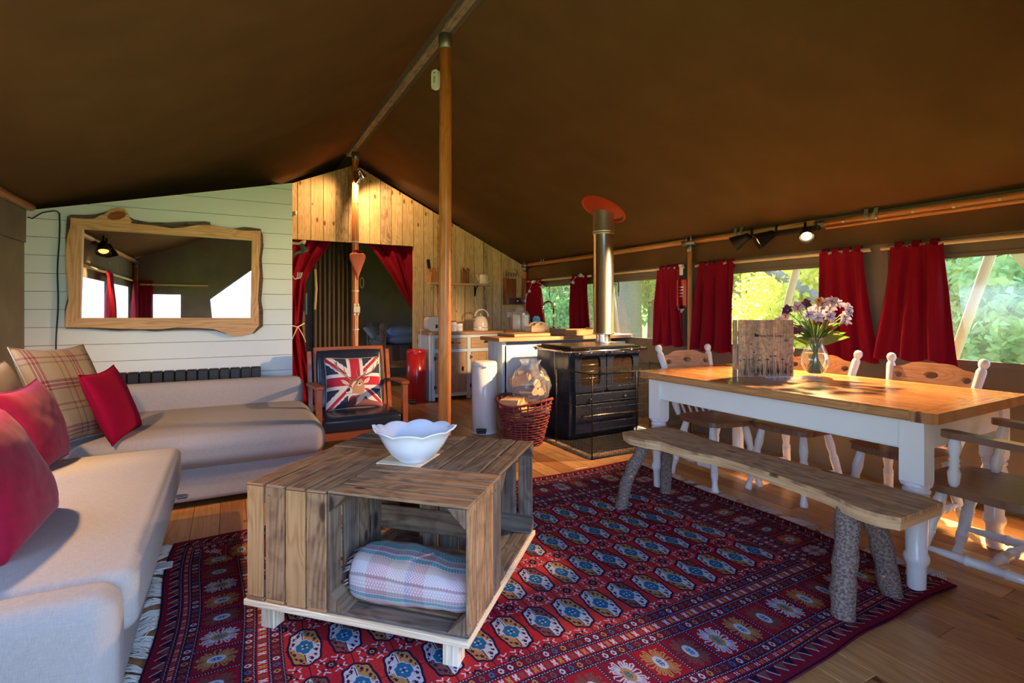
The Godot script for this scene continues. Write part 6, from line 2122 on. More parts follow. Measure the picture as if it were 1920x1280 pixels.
	part(o, "power_cord", st, M.plastic, "thin white cord hanging off the worktop's end")
	st = new_st()
	box(st, Vector3.ZERO, Vector3(0.02, 0.05, 0.03), 0.004)
	whole("light_switch", "small white switch at the edge of the planks beside the painted boards", "switch", st, M.plastic, Vector3(0.715, 2.39, -6.888))
	# pedal bins
	for q in [["pedal_bin", "tall white pedal bin beside the kitchen counter", Vector3(2.2, 0, -4.62), 0.125, 0.695, M.white_gloss], ["pedal_bin", "tall red pedal bin in front of the doorway edge", Vector3(2.12, 0, -6.5), 0.125, 0.69, M.red_enamel]]:
		o = thing(q[0], q[1], "bin", q[2], -25.0, "pedal bins")
		var r: float = q[3]; var h: float = q[4]
		st = new_st(); soft(st)
		lathe(st, [Vector2(0, 0.004), Vector2(r, 0.004), Vector2(r, h - 0.05), Vector2(r - 0.004, h - 0.048)], 40)
		part(o, "bin_body", st, q[5])
		st = new_st(); soft(st)
		lathe(st, [Vector2(r, h - 0.047), Vector2(r + 0.001, h - 0.044), Vector2(r, h - 0.018), Vector2(r - 0.014, h - 0.004), Vector2(r - 0.04, h), Vector2(0, h)], 40)
		part(o, "lid", st, q[5])
		st = new_st()
		box(st, Vector3(0.0, h - 0.052, r + 0.001), Vector3(0.036, 0.012, 0.008), 0.002)
		part(o, "lid_tab", st, M.galv)
		st = new_st()
		box(st, Vector3(-0.03, 0.026, r + 0.012), Vector3(0.09, 0.022, 0.05), 0.005)
		box(st, Vector3(-0.03, 0.044, r + 0.002), Vector3(0.1, 0.03, 0.02), 0.005)
		part(o, "pedal", st, M.black)
		st = new_st(); soft(st)
		lathe(st, [Vector2(0, 0.0), Vector2(r + 0.002, 0.0), Vector2(r + 0.003, 0.012), Vector2(r, 0.016)], 40)
		part(o, "base_ring", st, q[5] if q[5] != M.white_gloss else M.plastic)
	# red fire blanket pouch by the post
	o = thing("fire_blanket", "red fire safety pouch with a white label hanging left of the wall post", "pouch", Vector3(3.93, 1.5, -3.715))
	st = new_st()
	rbox(st, Vector3(0, -0.14, 0), Vector3(0.035, 0.28, 0.13), 0.014)
	part(o, "pouch", st, M.red_enamel)
	st = new_st()
	for k in 4: box(st, Vector3(-0.0185, -0.08 - k * 0.03, 0), Vector3(0.001, 0.012, 0.07 - 0.008 * k))
	part(o, "print", st, M.plastic).set_meta("kind", "stuff")
	st = new_st()
	box(st, Vector3(-0.018, -0.275, 0), Vector3(0.004, 0.028, 0.1), 0.001)
	part(o, "black_band", st, M.black)
	st = new_st()
	slab(st, poly_px([-0.04, -0.295, 0.04, -0.295, 0.0, -0.335]), -0.014, -0.01, RX, false)
	part(o, "white_tip", st, M.plastic)
	st = new_st()
	box(st, Vector3(-0.02, 0.075, 0.0), Vector3(0.004, 0.075, 0.06), 0.001)
	box(st, Vector3(-0.0, 0.13, -0.01), Vector3(0.04, 0.03, 0.04), 0.003)
	part(o, "white_tag", st, M.plastic)

# ---------------------------------------------------------------- bedroom behind the doorway
func make_bedroom() -> void:
	var o := thing("bed", "wooden bed with a shaped head post seen through the doorway", "bed", Vector3(2.95, 0, -8.3))
	var st: SurfaceTool
	for z: float in [0.4, -0.45]:
		st = new_st()
		var p := poly_px([-0.04, 0, 0.04, 0, 0.04, 0.85, 0.05, 0.87, 0.035, 0.9, 0.045, 0.94, 0.02, 0.985, -0.02, 0.985, -0.045, 0.94, -0.035, 0.9, -0.05, 0.87, -0.04, 0.85])
		slab(st, p, z - 0.035, z + 0.035, Transform3D(Basis(), Vector3(-0.9, 0, 0)), false, 0.004)
		part(o, "head_post", st, M.bed)
	st = new_st()
	for k in 4: box(st, Vector3(-0.9, 0.5 + k * 0.085, -0.02), Vector3(0.025, 0.08, 0.8), 0.003)
	part(o, "headboard", st, M.bed)
	st = new_st()
	box(st, Vector3(0.0, 0.37, 0.42), Vector3(1.78, 0.13, 0.03), 0.004)
	part(o, "side_rail", st, M.bed)
	for q in [Vector3(-0.25, 0.17, 0.4), Vector3(0.85, 0.17, 0.4), Vector3(-0.25, 0.17, -0.4), Vector3(0.85, 0.17, -0.4)]:
		st = new_st()
		box(st, q, Vector3(0.06, 0.34, 0.06), 0.004)
		part(o, "leg", st, M.bed)
	st = new_st()
	rbox(st, Vector3(0.0, 0.53, 0.0), Vector3(1.74, 0.18, 0.84), 0.05)
	part(o, "mattress", st, M.blue_pillow)
	var bl := thing("bed_blanket", "grey and maroon checked blanket spread over the bed", "blanket", Vector3(2.95, 0, -8.3))
	st = new_st()
	sheet(st, func(u: float, v: float):
		var z := lerpf(-0.4, 0.6, v)
		var y := 0.64
		var zz := z
		if z > 0.4:
			y = 0.64 - (z - 0.4) * 1.15
			zz = 0.44 + 0.012 * sin(u * 30.0)
		return Vector3(lerpf(-0.86, 0.88, u), y + 0.012 * sin(u * 14.0) * sin(v * 9.0), zz), 60, 40, 0.012, Vector2(2.0, 1.0))
	part(bl, "wool", st, M.bedplaid)
	var pc := [[Vector3(2.4, 0.73, -8.12), 0.5, "lower blue pillow stacked on the bed", 2.0], [Vector3(2.42, 0.85, -8.14), 0.44, "upper blue folded towel on the bed's pillow", -4.0]]
	for q in pc:
		var c := thing("bed_pillow", q[2], "pillow", q[0], q[3], "blue pillows on the bed")
		c.rotation_degrees = Vector3(-90, q[3], 0)
		st = new_st()
		cushion(st, q[1], 0.36, 0.17, 0.03, int(q[3]) + 9)
		part(c, "case", st, M.blue_pillow)
	var c := thing("bed_pillow", "white pillow behind the bed post", "pillow", Vector3(2.12, 0.82, -8.45), 0.0, "pillows on the bed")
	c.rotation_degrees = Vector3(-60, 20, 0)
	st = new_st()
	cushion(st, 0.4, 0.34, 0.14, 0.03, 21)
	part(c, "case", st, M.linen)
	# dark hanging and its frame in the left half
	st = new_st()
	sheet(st, func(u: float, v: float): return Vector3(lerpf(1.02, 1.62, u), lerpf(2.28, 0.02, v), -7.6 + 0.03 * sin(u * 62.0) + 0.012 * sin(u * 23.0 + v * 3.0)), 90, 6, 0.004)
	whole("dark_curtain", "dark olive pleated curtain hanging behind the doorway pole", "curtain", st, M.dark_cloth)
	o = thing("canvas_screen", "dull canvas screen with a black arched zip left in the doorway", "screen", Vector3(0.75, 0, -7.75))
	st = new_st()
	sheet(st, func(u: float, v: float): return Vector3(lerpf(-0.35, 0.32, u), lerpf(2.2, 0.0, v), 0.01 * sin(u * 7.0 + v * 4.0)), 16, 16, 0.006)
	part(o, "canvas", st, M.wall_canvas)
	st = new_st(); soft(st)
	var pts: Array = []
	for k in 17:
		var a := PI * 0.5 * k / 16.0
		pts.append(Vector3(-0.1 + 0.2 * sin(a), 0.95 + 0.2 * cos(a), 0.02))
	pts.append(Vector3(0.1, 0.1, 0.02))
	tube(st, pts, 0.014, 8)
	part(o, "zip", st, M.black)
	st = new_st()
	box(st, Vector3(0.19, 1.28, 0.02), Vector3(0.022, 0.3, 0.012), 0.004)
	part(o, "white_toggle", st, M.plastic)
	st = new_st(); soft(st)
	tube(st, [Vector3(0, 0.55, 0), Vector3(0.012, 0.28, 0.01), Vector3(-0.006, 0.0, 0)], 0.017, 10)
	for y: float in [0.12, 0.34, 0.5]: lathe(st, [Vector2(0.017, y - 0.004), Vector2(0.0205, y), Vector2(0.017, y + 0.004)], 12, Transform3D(Basis(), Vector3(0.006, 0, 0.004)))
	whole("bamboo_stick", "bamboo stick leaning at the edge of the dark curtain", "stick", st, M.rod, Vector3(1.03, 1.2, -7.54))
	st = new_st(); soft(st)
	pts = []
	for k in 13: pts.append(Vector3(0.03 * sin(TAU * k / 12.0), -0.09 + 0.09 * cos(TAU * k / 12.0), 0.0))
	tube(st, pts, 0.012, 8)
	whole("rope_loop", "small pale rope loop hanging on the bedroom canvas", "rope", st, M.fringe, Vector3(2.0, 1.75, -9.1))

# ---------------------------------------------------------------- stove, flue, guard, basket
func make_stove() -> void:
	var st: SurfaceTool
	var X0 := 2.674; var X1 := 3.49; var ZF := -3.83; var ZB := -4.41
	var cx := (X0 + X1) * 0.5; var w := X1 - X0
	st = new_st()
	box(st, Vector3(cx, 0.012, -3.93), Vector3(1.0, 0.024, 1.06), 0.004)
	whole("hearth_slab", "dark slate hearth with a mottled border under the stove", "hearth", st, M.slate)
	var hs := new_st()
	for q in [[Vector3(cx, 0.013, -3.385), Vector3(1.1, 0.026, 0.05)], [Vector3(cx - 0.53, 0.013, -3.9), Vector3(0.05, 0.026, 1.08)], [Vector3(cx + 0.53, 0.013, -3.9), Vector3(0.05, 0.026, 1.08)]]:
		hs = new_st()
		box(hs, q[0], q[1], 0.004)
		whole("hearth_border", "mottled stone border strip " + ("along the front of the hearth" if q[0].z > -3.5 else ("on the left of the hearth" if q[0].x < cx else "on the right of the hearth")), "border", hs, M.stone)
	var o := thing("range_stove", "dark blue enamelled wood-burning range cooker with chrome rails", "stove", Vector3(cx, 0.024, -4.12))
	var zf := ZF + 4.12; var zb := ZB + 4.12
	st = new_st()
	box(st, Vector3(0, 0.42, (zf + zb) * 0.5 - 0.012), Vector3(w, 0.78, zf - zb - 0.024), 0.008)
	part(o, "casing", st, M.blueenamel)
	st = new_st()
	box(st, Vector3(0, 0.018, (zf + zb) * 0.5 - 0.02), Vector3(w - 0.04, 0.036, zf - zb - 0.08), 0.004)
	part(o, "plinth", st, M.black)
	st = new_st()
	box(st, Vector3(0, 0.818, (zf + zb) * 0.5), Vector3(w + 0.01, 0.018, zf - zb + 0.01), 0.006)
	part(o, "hob_frame", st, M.black_gloss)
	st = new_st()
	box(st, Vector3(0, 0.832, (zf + zb) * 0.5), Vector3(w - 0.06, 0.014, zf - zb - 0.07), 0.004)
	part(o, "hotplate", st, M.hob)
	# doors with glass
	var dw := w * 0.43
	for k in 2:
		var x: float = -w * 0.5 + 0.045 + dw * 0.5 + k * (dw + 0.012) if k == 0 else w * 0.5 - 0.02 - (w - 0.077 - dw) * 0.5
		var ww: float = dw if k == 0 else w - 0.077 - dw
		st = new_st()
		var outer := oval(x, 0.63, ww * 0.5, 0.165, 40, 14.0)
		slab(st, pierced(oval(x, 0.615, ww * 0.5, 0.19, 44, 16.0), [oval(x, 0.615, ww * 0.32, 0.135, 32, 5.0)]), zf - 0.024, zf + 0.006, Transform3D(), true, 0.0)
		var d := part(o, "oven_door", st, M.blueenamel)
		st = new_st()
		slab(st, oval(x, 0.615, ww * 0.325, 0.138, 32, 5.0), zf - 0.02, zf - 0.008)
		part(d, "door_glass", st, M.oven_glass)
		st = new_st(); soft(st)
		tube(st, [Vector3(x - ww * 0.4, 0.785, zf + 0.04), Vector3(x + ww * 0.4, 0.785, zf + 0.04)], 0.008, 10)
		for sx: float in [-1.0, 1.0]:
			lathe(st, [Vector2(0, -0.014), Vector2(0.012, -0.01), Vector2(0.013, 0), Vector2(0.012, 0.01), Vector2(0, 0.014)], 12, xf(Vector3(x + sx * ww * 0.42, 0.785, zf + 0.04), 0, 0, 90))
			tube(st, [Vector3(x + sx * ww * 0.4, 0.785, zf), Vector3(x + sx * ww * 0.4, 0.785, zf + 0.04)], 0.006, 8)
		part(d, "handle", st, M.chrome)
		if k == 0:
			for r in 3:
				st = new_st(); soft(st)
				tube(st, [Vector3(x - ww * 0.3, 0.55 + r * 0.06, zf - 0.007), Vector3(x + ww * 0.3, 0.55 + r * 0.06, zf - 0.007)], 0.003, 6)
				part(d, "grate_bar", st, M.brass)
	st = new_st()
	box(st, Vector3(0.012, 0.363, zf - 0.008), Vector3(w - 0.075, 0.09, 0.03), 0.005)
	var ash := part(o, "ash_drawer", st, M.blueenamel)
	for x: float in [-0.2, 0.2]:
		st = new_st(); soft(st)
		lathe(st, [Vector2(0, 0), Vector2(0.006, 0), Vector2(0.006, 0.014), Vector2(0.013, 0.02), Vector2(0.013, 0.028), Vector2(0, 0.034)], 14, xf(Vector3(x, 0.365, zf + 0.006), 90, 0, 0))
		part(ash, "knob", st, M.chrome)
	st = new_st()
	box(st, Vector3(0.012, 0.18, zf - 0.008), Vector3(w - 0.075, 0.26, 0.03), 0.006)
	var low := part(o, "wood_drawer", st, M.blueenamel)
	st = new_st(); soft(st)
	tube(st, [Vector3(-w * 0.37, 0.215, zf + 0.045), Vector3(w * 0.4, 0.215, zf + 0.045)], 0.009, 10)
	for sx: float in [-1.0, 1.0]: tube(st, [Vector3(sx * w * 0.35, 0.215, zf), Vector3(sx * w * 0.35, 0.215, zf + 0.045)], 0.008, 8)
	part(low, "handle", st, M.brass)
	# chrome rail round the top
	st = new_st(); soft(st)
	var rz := zf + 0.055; var rx := w * 0.5 + 0.05
	tube(st, [Vector3(-rx, 0.8, zb + 0.02), Vector3(-rx, 0.8, rz - 0.04), Vector3(-rx + 0.012, 0.8, rz - 0.012), Vector3(-rx + 0.04, 0.8, rz), Vector3(0, 0.8, rz), Vector3(rx - 0.04, 0.8, rz), Vector3(rx - 0.012, 0.8, rz - 0.012), Vector3(rx, 0.8, rz - 0.04), Vector3(rx, 0.8, zb + 0.02)], 0.0125, 12)
	for q in [Vector3(-rx, 0.8, zb + 0.06), Vector3(-rx, 0.8, rz - 0.1), Vector3(rx, 0.8, rz - 0.1), Vector3(-w * 0.3, 0.8, rz), Vector3(w * 0.3, 0.8, rz)]:
		lathe(st, [Vector2(0, -0.018), Vector2(0.018, -0.012), Vector2(0.02, 0), Vector2(0.018, 0.012), Vector2(0, 0.018)], 12, Transform3D(Basis(), q))
	part(o, "chrome_rail", st, M.chrome)
	st = new_st(); soft(st)
	tube(st, [Vector3(-rx, 0.79, 0.1), Vector3(-rx + 0.004, 0.6, 0.11), Vector3(-rx + 0.02, 0.46, 0.12), Vector3(-rx + 0.015, 0.4, 0.12)], 0.003, 6)
	part(o, "string", st, M.fringe)
	# flue
	o = thing("stove_pipe", "shiny steel stove pipe rising from the range to the roof", "pipe", Vector3(3.337, 0.862, -4.2))
	st = new_st(); soft(st)
	lathe(st, [Vector2(0.075, 0.0), Vector2(0.075, 0.1)], 36)
	lathe(st, [Vector2(0, 0.0), Vector2(0.09, 0.0), Vector2(0.09, 0.012), Vector2(0.075, 0.014)], 36)
	part(o, "lower_collar", st, M.steel)
	st = new_st(); soft(st)
	lathe(st, [Vector2(0.07, 0.088), Vector2(0.112, 0.088), Vector2(0.112, 0.1), Vector2(0.104, 0.104), Vector2(0.104, 1.1)], 40)
	part(o, "pipe_length", st, M.steel)
	st = new_st(); soft(st)
	lathe(st, [Vector2(0.104, 1.095), Vector2(0.109, 1.1), Vector2(0.109, 1.112), Vector2(0.105, 1.116), Vector2(0.105, 1.122), Vector2(0.109, 1.126), Vector2(0.105, 1.134), Vector2(0.105, 1.5)], 40)
	part(o, "upper_length", st, M.steel_dull)
	# orange silicone cone where the pipe goes through the roof
	o = thing("roof_flashing", "orange-red rubber collar round the stove pipe at the roof", "collar", Vector3(3.337, 2.2, -4.2))
	st = new_st()
	sheet(st, func(u: float, v: float):
		var a := TAU * u
		var r := lerpf(0.106, 0.215, v)
		var p := Vector3(r * cos(a), 0, r * sin(a) * 0.95)
		var top := roof_y(3.337 + p.x, -4.2 + p.z) - 2.2 - 0.006
		return Vector3(p.x, lerpf(-0.02 + p.x * -0.25, top, sqrt(v)), p.z), 48, 8, 0.006)
	part(o, "cone", st, M.orange)
	st = new_st(); soft(st)
	var ring: Array = []
	for k in 49:
		var a := TAU * k / 48
		var p := Vector3(0.215 * cos(a), 0, 0.215 * sin(a) * 0.95)
		ring.append(Vector3(p.x, roof_y(3.337 + p.x, -4.2 + p.z) - 2.2 - 0.012, p.z))
	tube(st, ring, 0.014, 8, false)
	part(o, "rolled_rim", st, M.orange)
	# fire guard of wire
	o = thing("fire_guard", "black wire fire guard standing round the front of the stove", "fire guard", Vector3(2.54, 0, -3.34))
	var gw := 1.1; var gd := 0.52; var gh := 0.68
	st = new_st(); soft(st)
	for q in [[Vector3(0, 0, 0), Vector3(0, gh, 0)], [Vector3(gw, 0, 0), Vector3(gw, gh, 0)], [Vector3(0, 0, -gd), Vector3(0, gh, -gd)], [Vector3(gw, 0, -gd), Vector3(gw, gh, -gd)], [Vector3(gw * 0.42, 0, 0), Vector3(gw * 0.42, gh, 0)]]:
		st = new_st(); soft(st)
		tube(st, [q[0] + Vector3(0, 0.004, 0), q[1]], 0.0055, 6)
		part(o, "corner_rod", st, M.wire)
	for q in [[Vector3(0, 0.006, 0), Vector3(gw, 0.006, 0)], [Vector3(0, 0.006, -gd), Vector3(0, 0.006, 0)], [Vector3(gw, 0.006, 0), Vector3(gw, 0.006, -gd)], [Vector3(0, gh, 0), Vector3(gw, gh, 0)], [Vector3(0, gh, -gd), Vector3(0, gh, 0)], [Vector3(gw, gh, 0), Vector3(gw, gh, -gd)]]:
		st = new_st(); soft(st)
		tube(st, [q[0], q[1]], 0.0055, 6)
		part(o, "frame_rod", st, M.wire)
	st = new_st(); soft(st)
	for k in 44: tube(st, [Vector3(0.025 * (k + 1) * gw / 1.125, 0.01, 0), Vector3(0.025 * (k + 1) * gw / 1.125, gh, 0)], 0.0011, 4, false)
	for k in 12: tube(st, [Vector3(0, 0.01 + k * gh / 12.0, 0), Vector3(gw, 0.01 + k * gh / 12.0, 0)], 0.0017, 4, false)
	part(o, "front_mesh", st, M.wire).set_meta("kind", "stuff")
	for x: float in [0.0, gw]:
		st = new_st(); soft(st)
		for k in 20: tube(st, [Vector3(x, 0.01, -0.025 * (k + 1)), Vector3(x, gh, -0.025 * (k + 1))], 0.0011, 4, false)
		for k in 7: tube(st, [Vector3(x, 0.01 + k * gh / 7.0, 0), Vector3(x, 0.01 + k * gh / 7.0, -gd)], 0.0013, 4, false)
		part(o, "side_mesh", st, M.wire).set_meta("kind", "stuff")
	st = new_st(); soft(st)
	for k in 44: tube(st, [Vector3(0.025 * (k + 1) * gw / 1.125, gh, 0), Vector3(0.025 * (k + 1) * gw / 1.125, gh + 0.02, -0.3)], 0.0011, 4, false)
	for k in 8: tube(st, [Vector3(0, gh + 0.0025 * k, -0.04 * k), Vector3(gw, gh + 0.0025 * k, -0.04 * k)], 0.0013, 4, false)
	part(o, "top_mesh", st, M.wire).set_meta("kind", "stuff")
	# wicker basket
	o = thing("log_basket", "reddish-brown wicker basket of firewood left of the stove", "basket", Vector3(2.33, 0, -4.06))
	var rad := func(y: float) -> float: return lerpf(0.15, 0.245, pow(y / 0.36, 0.9))
	for row in 15:
		st = new_st(); soft(st)
		var y0 := 0.012 + row * 0.0225
		var pts: Array = []
		var n := 96
		for k in n + 1:
			var a := TAU * k / n
			var r: float = rad.call(y0) + 0.0055 * sin(a * 12.0 + PI * (row % 2)) 
			var dip := 0.045 * pow(y0 / 0.34, 3.0) * (0.5 - 0.5 * cos(a * 2.0 + 0.9))
			pts.append(Vector3(r * cos(a), y0 + dip, r * sin(a)))
		tube(st, pts, 0.0125, 6, false, 0.5)
		part(o, "woven_strip", st, M.wicker)
	for k in 24:
		st = new_st(); soft(st)
		var a := TAU * k / 24 + 0.13
		var sp: Array = []
		for j in 5:
			var y := 0.36 * j / 4.0
			sp.append(Vector3((rad.call(y) - 0.001) * cos(a), y + 0.045 * pow(y / 0.34, 3.0) * (0.5 - 0.5 * cos(a * 2.0 + 0.9)), (rad.call(y) - 0.001) * sin(a)))
		tube(st, sp, 0.007, 6)
		part(o, "stake", st, M.wicker)
	st = new_st(); soft(st)
	for s in 2:
		var pts: Array = []
		for k in 97:
			var a := TAU * k / 96
			pts.append(Vector3((0.25 + 0.006 * sin(a * 30.0 + s * PI)) * cos(a), 0.362 + 0.006 * cos(a * 30.0 + s * PI) + 0.052 * (0.5 - 0.5 * cos(a * 2.0 + 0.9)), (0.25 + 0.006 * sin(a * 30.0 + s * PI)) * sin(a)))
		tube(st, pts, 0.009, 6, false)
	part(o, "braided_rim", st, M.wicker)
	st = new_st()
	lathe(st, [Vector2(0, 0.004), Vector2(0.15, 0.004), Vector2(0.15, 0.014), Vector2(0, 0.014)], 24)
	part(o, "basket_base", st, M.wicker)
	# logs: some in the basket, some in the bag
	var logs := [[Vector3(2.2, 0.38, -4.02), Vector3(0.1, 0.02, 0.2), 0.085, "fat split log leaning over the basket's left rim"], [Vector3(2.36, 0.31, -3.92), Vector3(0.24, 0.02, 0.08), 0.05, "pale log at the front of the basket under the bag"], [Vector3(2.45, 0.33, -4.15), Vector3(0.2, 0.08, -0.1), 0.055, "log at the right of the basket under the bag"], [Vector3(2.3, 0.24, -4.08), Vector3(0.2, 0.0, 0.24), 0.07, "log deep in the basket"],
		[Vector3(2.34, 0.47, -4.0), Vector3(0.03, 0.02, 0.2), 0.036, "small round log low in the clear bag"], [Vector3(2.42, 0.46, -4.0), Vector3(-0.02, 0.03, 0.2), 0.034, "second small round log low in the clear bag"], [Vector3(2.38, 0.53, -4.03), Vector3(0.02, 0.03, 0.22), 0.038, "round log in the middle of the clear bag"], [Vector3(2.47, 0.54, -4.05), Vector3(0.1, 0.13, 0.12), 0.058, "broad split log at the right of the clear bag"], [Vector3(2.46, 0.45, -4.06), Vector3(0.14, 0.06, 0.1), 0.05, "split log low at the right of the clear bag"], [Vector3(2.31, 0.56, -4.1), Vector3(0.12, 0.06, 0.16), 0.05, "upper log at the left of the clear bag"], [Vector3(2.4, 0.6, -4.12), Vector3(0.2, 0.02, 0.06), 0.045, "topmost log in the clear bag"]]
	var r := RandomNumberGenerator.new()
	r.seed = 77
	for q in logs:
		o = thing("log", q[3], "log", q[0], 0.0, "firewood logs")
		var ax: Vector3 = q[1]
		var b := Basis.looking_at(ax.normalized(), Vector3(0.1, 1, 0.2))
		var L := maxf(0.17, ax.length() * 0.9)
		var out := PackedVector2Array()
		var split := r.randf_range(0, TAU)
		for k in 16:
			var a := TAU * k / 16
			var rr2: float = q[2] * (1.0 + 0.08 * sin(a * 3.0 + split))
			if cos(a - split) > 0.3 and q[2] > 0.04: rr2 = minf(rr2, q[2] * 0.3 / cos(a - split) * 1.6)
			out.append(Vector2(rr2 * cos(a), rr2 * sin(a)))
		st = new_st()
		slab(st, out, -L * 0.5, L * 0.5, Transform3D(b, Vector3.ZERO), false)
		part(o, "split_wood", st, M.slice)
		st = new_st(); soft(st)
		for k in 15:
			if cos(TAU * (k + 0.5) / 16 - split) > 0.3 and q[2] > 0.04: continue
			var p0 := out[k] * 1.04; var p1 := out[k + 1] * 1.04
			var t := Transform3D(b, Vector3.ZERO)
			quad(st, t * Vector3(p0.x, p0.y, -L * 0.495), t * Vector3(p1.x, p1.y, -L * 0.495), t * Vector3(p1.x, p1.y, L * 0.495), t * Vector3(p0.x, p0.y, L * 0.495), Vector2(p0.x, -L), Vector2(p1.x, -L), Vector2(p1.x, L), Vector2(p0.x, L))
		part(o, "bark", st, M.bark)
	# clear bag
	o = thing("plastic_bag", "clear plastic bag of logs sitting in the wicker basket", "bag", Vector3(2.4, 0.37, -4.06))
	st = new_st(); soft(st)
	var ns := FastNoiseLite.new()
	ns.seed = 3
	ns.frequency = 1.6
	lathe(st, [Vector2(0, 0.0), Vector2(0.12, 0.01), Vector2(0.165, 0.06), Vector2(0.178, 0.14), Vector2(0.17, 0.21), Vector2(0.14, 0.27), Vector2(0.1, 0.31), Vector2(0.075, 0.335), Vector2(0.085, 0.36), Vector2(0.1, 0.375)], 48, Transform3D(), func(a: float, y: float): return 1.0 + 0.16 * ns.get_noise_3d(cos(a) * 1.4, y * 7.0, sin(a) * 1.4) + 0.05 * sin(a * 9.0 + y * 20.0) * smoothstep(0.2, 0.36, y))
	part(o, "film", st, M.film)
# ---------------------------------------------------------------- dining table, chairs, bench and what is on the table
func turned(st: SurfaceTool, a: Vector3, b: Vector3, prof: Array, sides := 16) -> void:
	# a turned spindle from a (start) to b: prof holds [share of length, radius]
	soft(st)
	var d := b - a
	var y := d.normalized()
	var x := y.cross(Vector3(0.2, 0.1, 1.0)).normalized()
	var z := x.cross(y)
	var p: Array = [Vector2(0, 0)]
	for q in prof: p.append(Vector2(q[1], q[0] * d.length()))
	p.append(Vector2(0, d.length()))
	lathe(st, p, sides, Transform3D(Basis(x, y, z), a))

const LEG := [[0.0, 0.02], [0.03, 0.024], [0.08, 0.021], [0.14, 0.017], [0.2, 0.02], [0.24, 0.024], [0.27, 0.023], [0.275, 0.025], [0.29, 0.025], [0.295, 0.022], [0.5, 0.025], [0.55, 0.026], [0.56, 0.023], [0.58, 0.027], [0.6, 0.023], [0.64, 0.021], [0.75, 0.027], [0.85, 0.024], [1.0, 0.018]]
const STRETCH := [[0.0, 0.009], [0.15, 0.015], [0.3, 0.019], [0.34, 0.02], [0.345, 0.023], [0.37, 0.023], [0.375, 0.019], [0.5, 0.021], [0.625, 0.019], [0.63, 0.023], [0.655, 0.023], [0.66, 0.02], [0.85, 0.015], [1.0, 0.009]]
const POST := [[0.0, 0.016], [0.05, 0.02], [0.15, 0.025], [0.22, 0.021], [0.25, 0.025], [0.28, 0.02], [0.31, 0.024], [0.45, 0.02], [0.58, 0.019], [0.6, 0.022], [0.62, 0.021], [0.86, 0.024], [0.88, 0.021], [0.9, 0.016], [0.915, 0.021], [0.95, 0.026], [0.985, 0.022], [1.0, 0.012]]

func chair_base(o: Node3D, w: float, d: float, seat: Material) -> void:
	var st := new_st()
	var out := PackedVector2Array()
	for i in 40:  # saddle seat seen from above: broad front with soft waists, straight back
		var a := TAU * i / 40
		var c := cos(a); var s := sin(a)
		var e := 1.0 - 0.06 * exp(-pow((s + 0.15) / 0.22, 2.0))
		out.append(Vector2(w * 0.5 * e * signf(c) * pow(absf(c), 0.55) * (1.0 - 0.08 * maxf(0.0, s)), d * 0.5 * signf(s) * pow(absf(s), 0.6)))
	slab(st, out, -0.032, 0.0, Transform3D(Basis(Vector3(1, 0, 0), Vector3(0, 0, -1), Vector3(0, 1, 0)), Vector3(0, 0.45, 0)), false, 0.006)
	part(o, "seat", st, seat)
	var foot := {}
	for sx: float in [-1.0, 1.0]:
		for sz: float in [-1.0, 1.0]:
			st = new_st()
			var top := Vector3(sx * w * 0.32, 0.425, sz * d * 0.3)
			var bot := Vector3(sx * w * 0.44, 0.0, sz * (d * 0.5 + (0.0 if sz > 0 else 0.03)))
			turned(st, bot, top, LEG)
			part(o, "leg", st, M.white_gloss)
			foot[Vector2(sx, sz)] = bot.lerp(top, 0.36)
	for sx: float in [-1.0, 1.0]:
		st = new_st()
		turned(st, foot[Vector2(sx, 1)], foot[Vector2(sx, -1)], STRETCH, 14)
		part(o, "stretcher", st, M.white_gloss)
	st = new_st()
	turned(st, foot[Vector2(-1, 1)].lerp(foot[Vector2(-1, -1)], 0.5), foot[Vector2(1, 1)].lerp(foot[Vector2(1, -1)], 0.5), STRETCH, 14)
	part(o, "stretcher", st, M.white_gloss)

func chair_back(o: Node3D, w: float, d: float) -> void:
	# two turned posts, a shaped rail with three oval openings, and thin spindles
	var lean := 0.17
	var st: SurfaceTool
	for sx: float in [-1.0, 1.0]:
		st = new_st()
		turned(st, Vector3(sx * w * 0.4, 0.44, -d * 0.42), Vector3(sx * (w * 0.5 + 0.015), 0.93, -d * 0.42 - lean), POST)
		part(o, "back_post", st, M.white_gloss)
	var hw := w * 0.5 - 0.005
	var rail := poly_px([-hw, 0.0, hw, 0.0, hw + 0.008, 0.1])
	rail.append(Vector2(hw * 0.72, 0.112)); rail.append(Vector2(hw * 0.5, 0.135)); rail.append(Vector2(hw * 0.35, 0.14))
	rail.append(Vector2(-hw * 0.35, 0.14)); rail.append(Vector2(-hw * 0.5, 0.135)); rail.append(Vector2(-hw * 0.72, 0.112)); rail.append(Vector2(-hw - 0.008, 0.1))
	st = new_st()
	var t := xf(Vector3(0, 0.755, -d * 0.42 - lean * 0.64), -19, 0, 0)
	slab(st, pierced(rail, [oval(0, 0.068, 0.036, 0.02, 20), oval(-hw * 0.8, 0.055, 0.022, 0.018, 16), oval(hw * 0.8, 0.055, 0.022, 0.018, 16)]), -0.012, 0.012, t, true, 0.0)
	part(o, "top_rail", st, M.rail_top)
	for k in 5:
		st = new_st(); soft(st)
		var x := (k - 2) * w * 0.15
		var a := Vector3(x * 0.85, 0.44, -d * 0.43)
		var b := Vector3(x * 1.05, 0.76, -d * 0.42 - lean * 0.64)
		tube(st, [a, a.lerp(b, 0.25) + Vector3(0, 0, -0.018), a.lerp(b, 0.6) + Vector3(0, 0, 0.006), b], [0.0085, 0.0095, 0.008, 0.007], 8)
		part(o, "spindle", st, M.white_gloss)

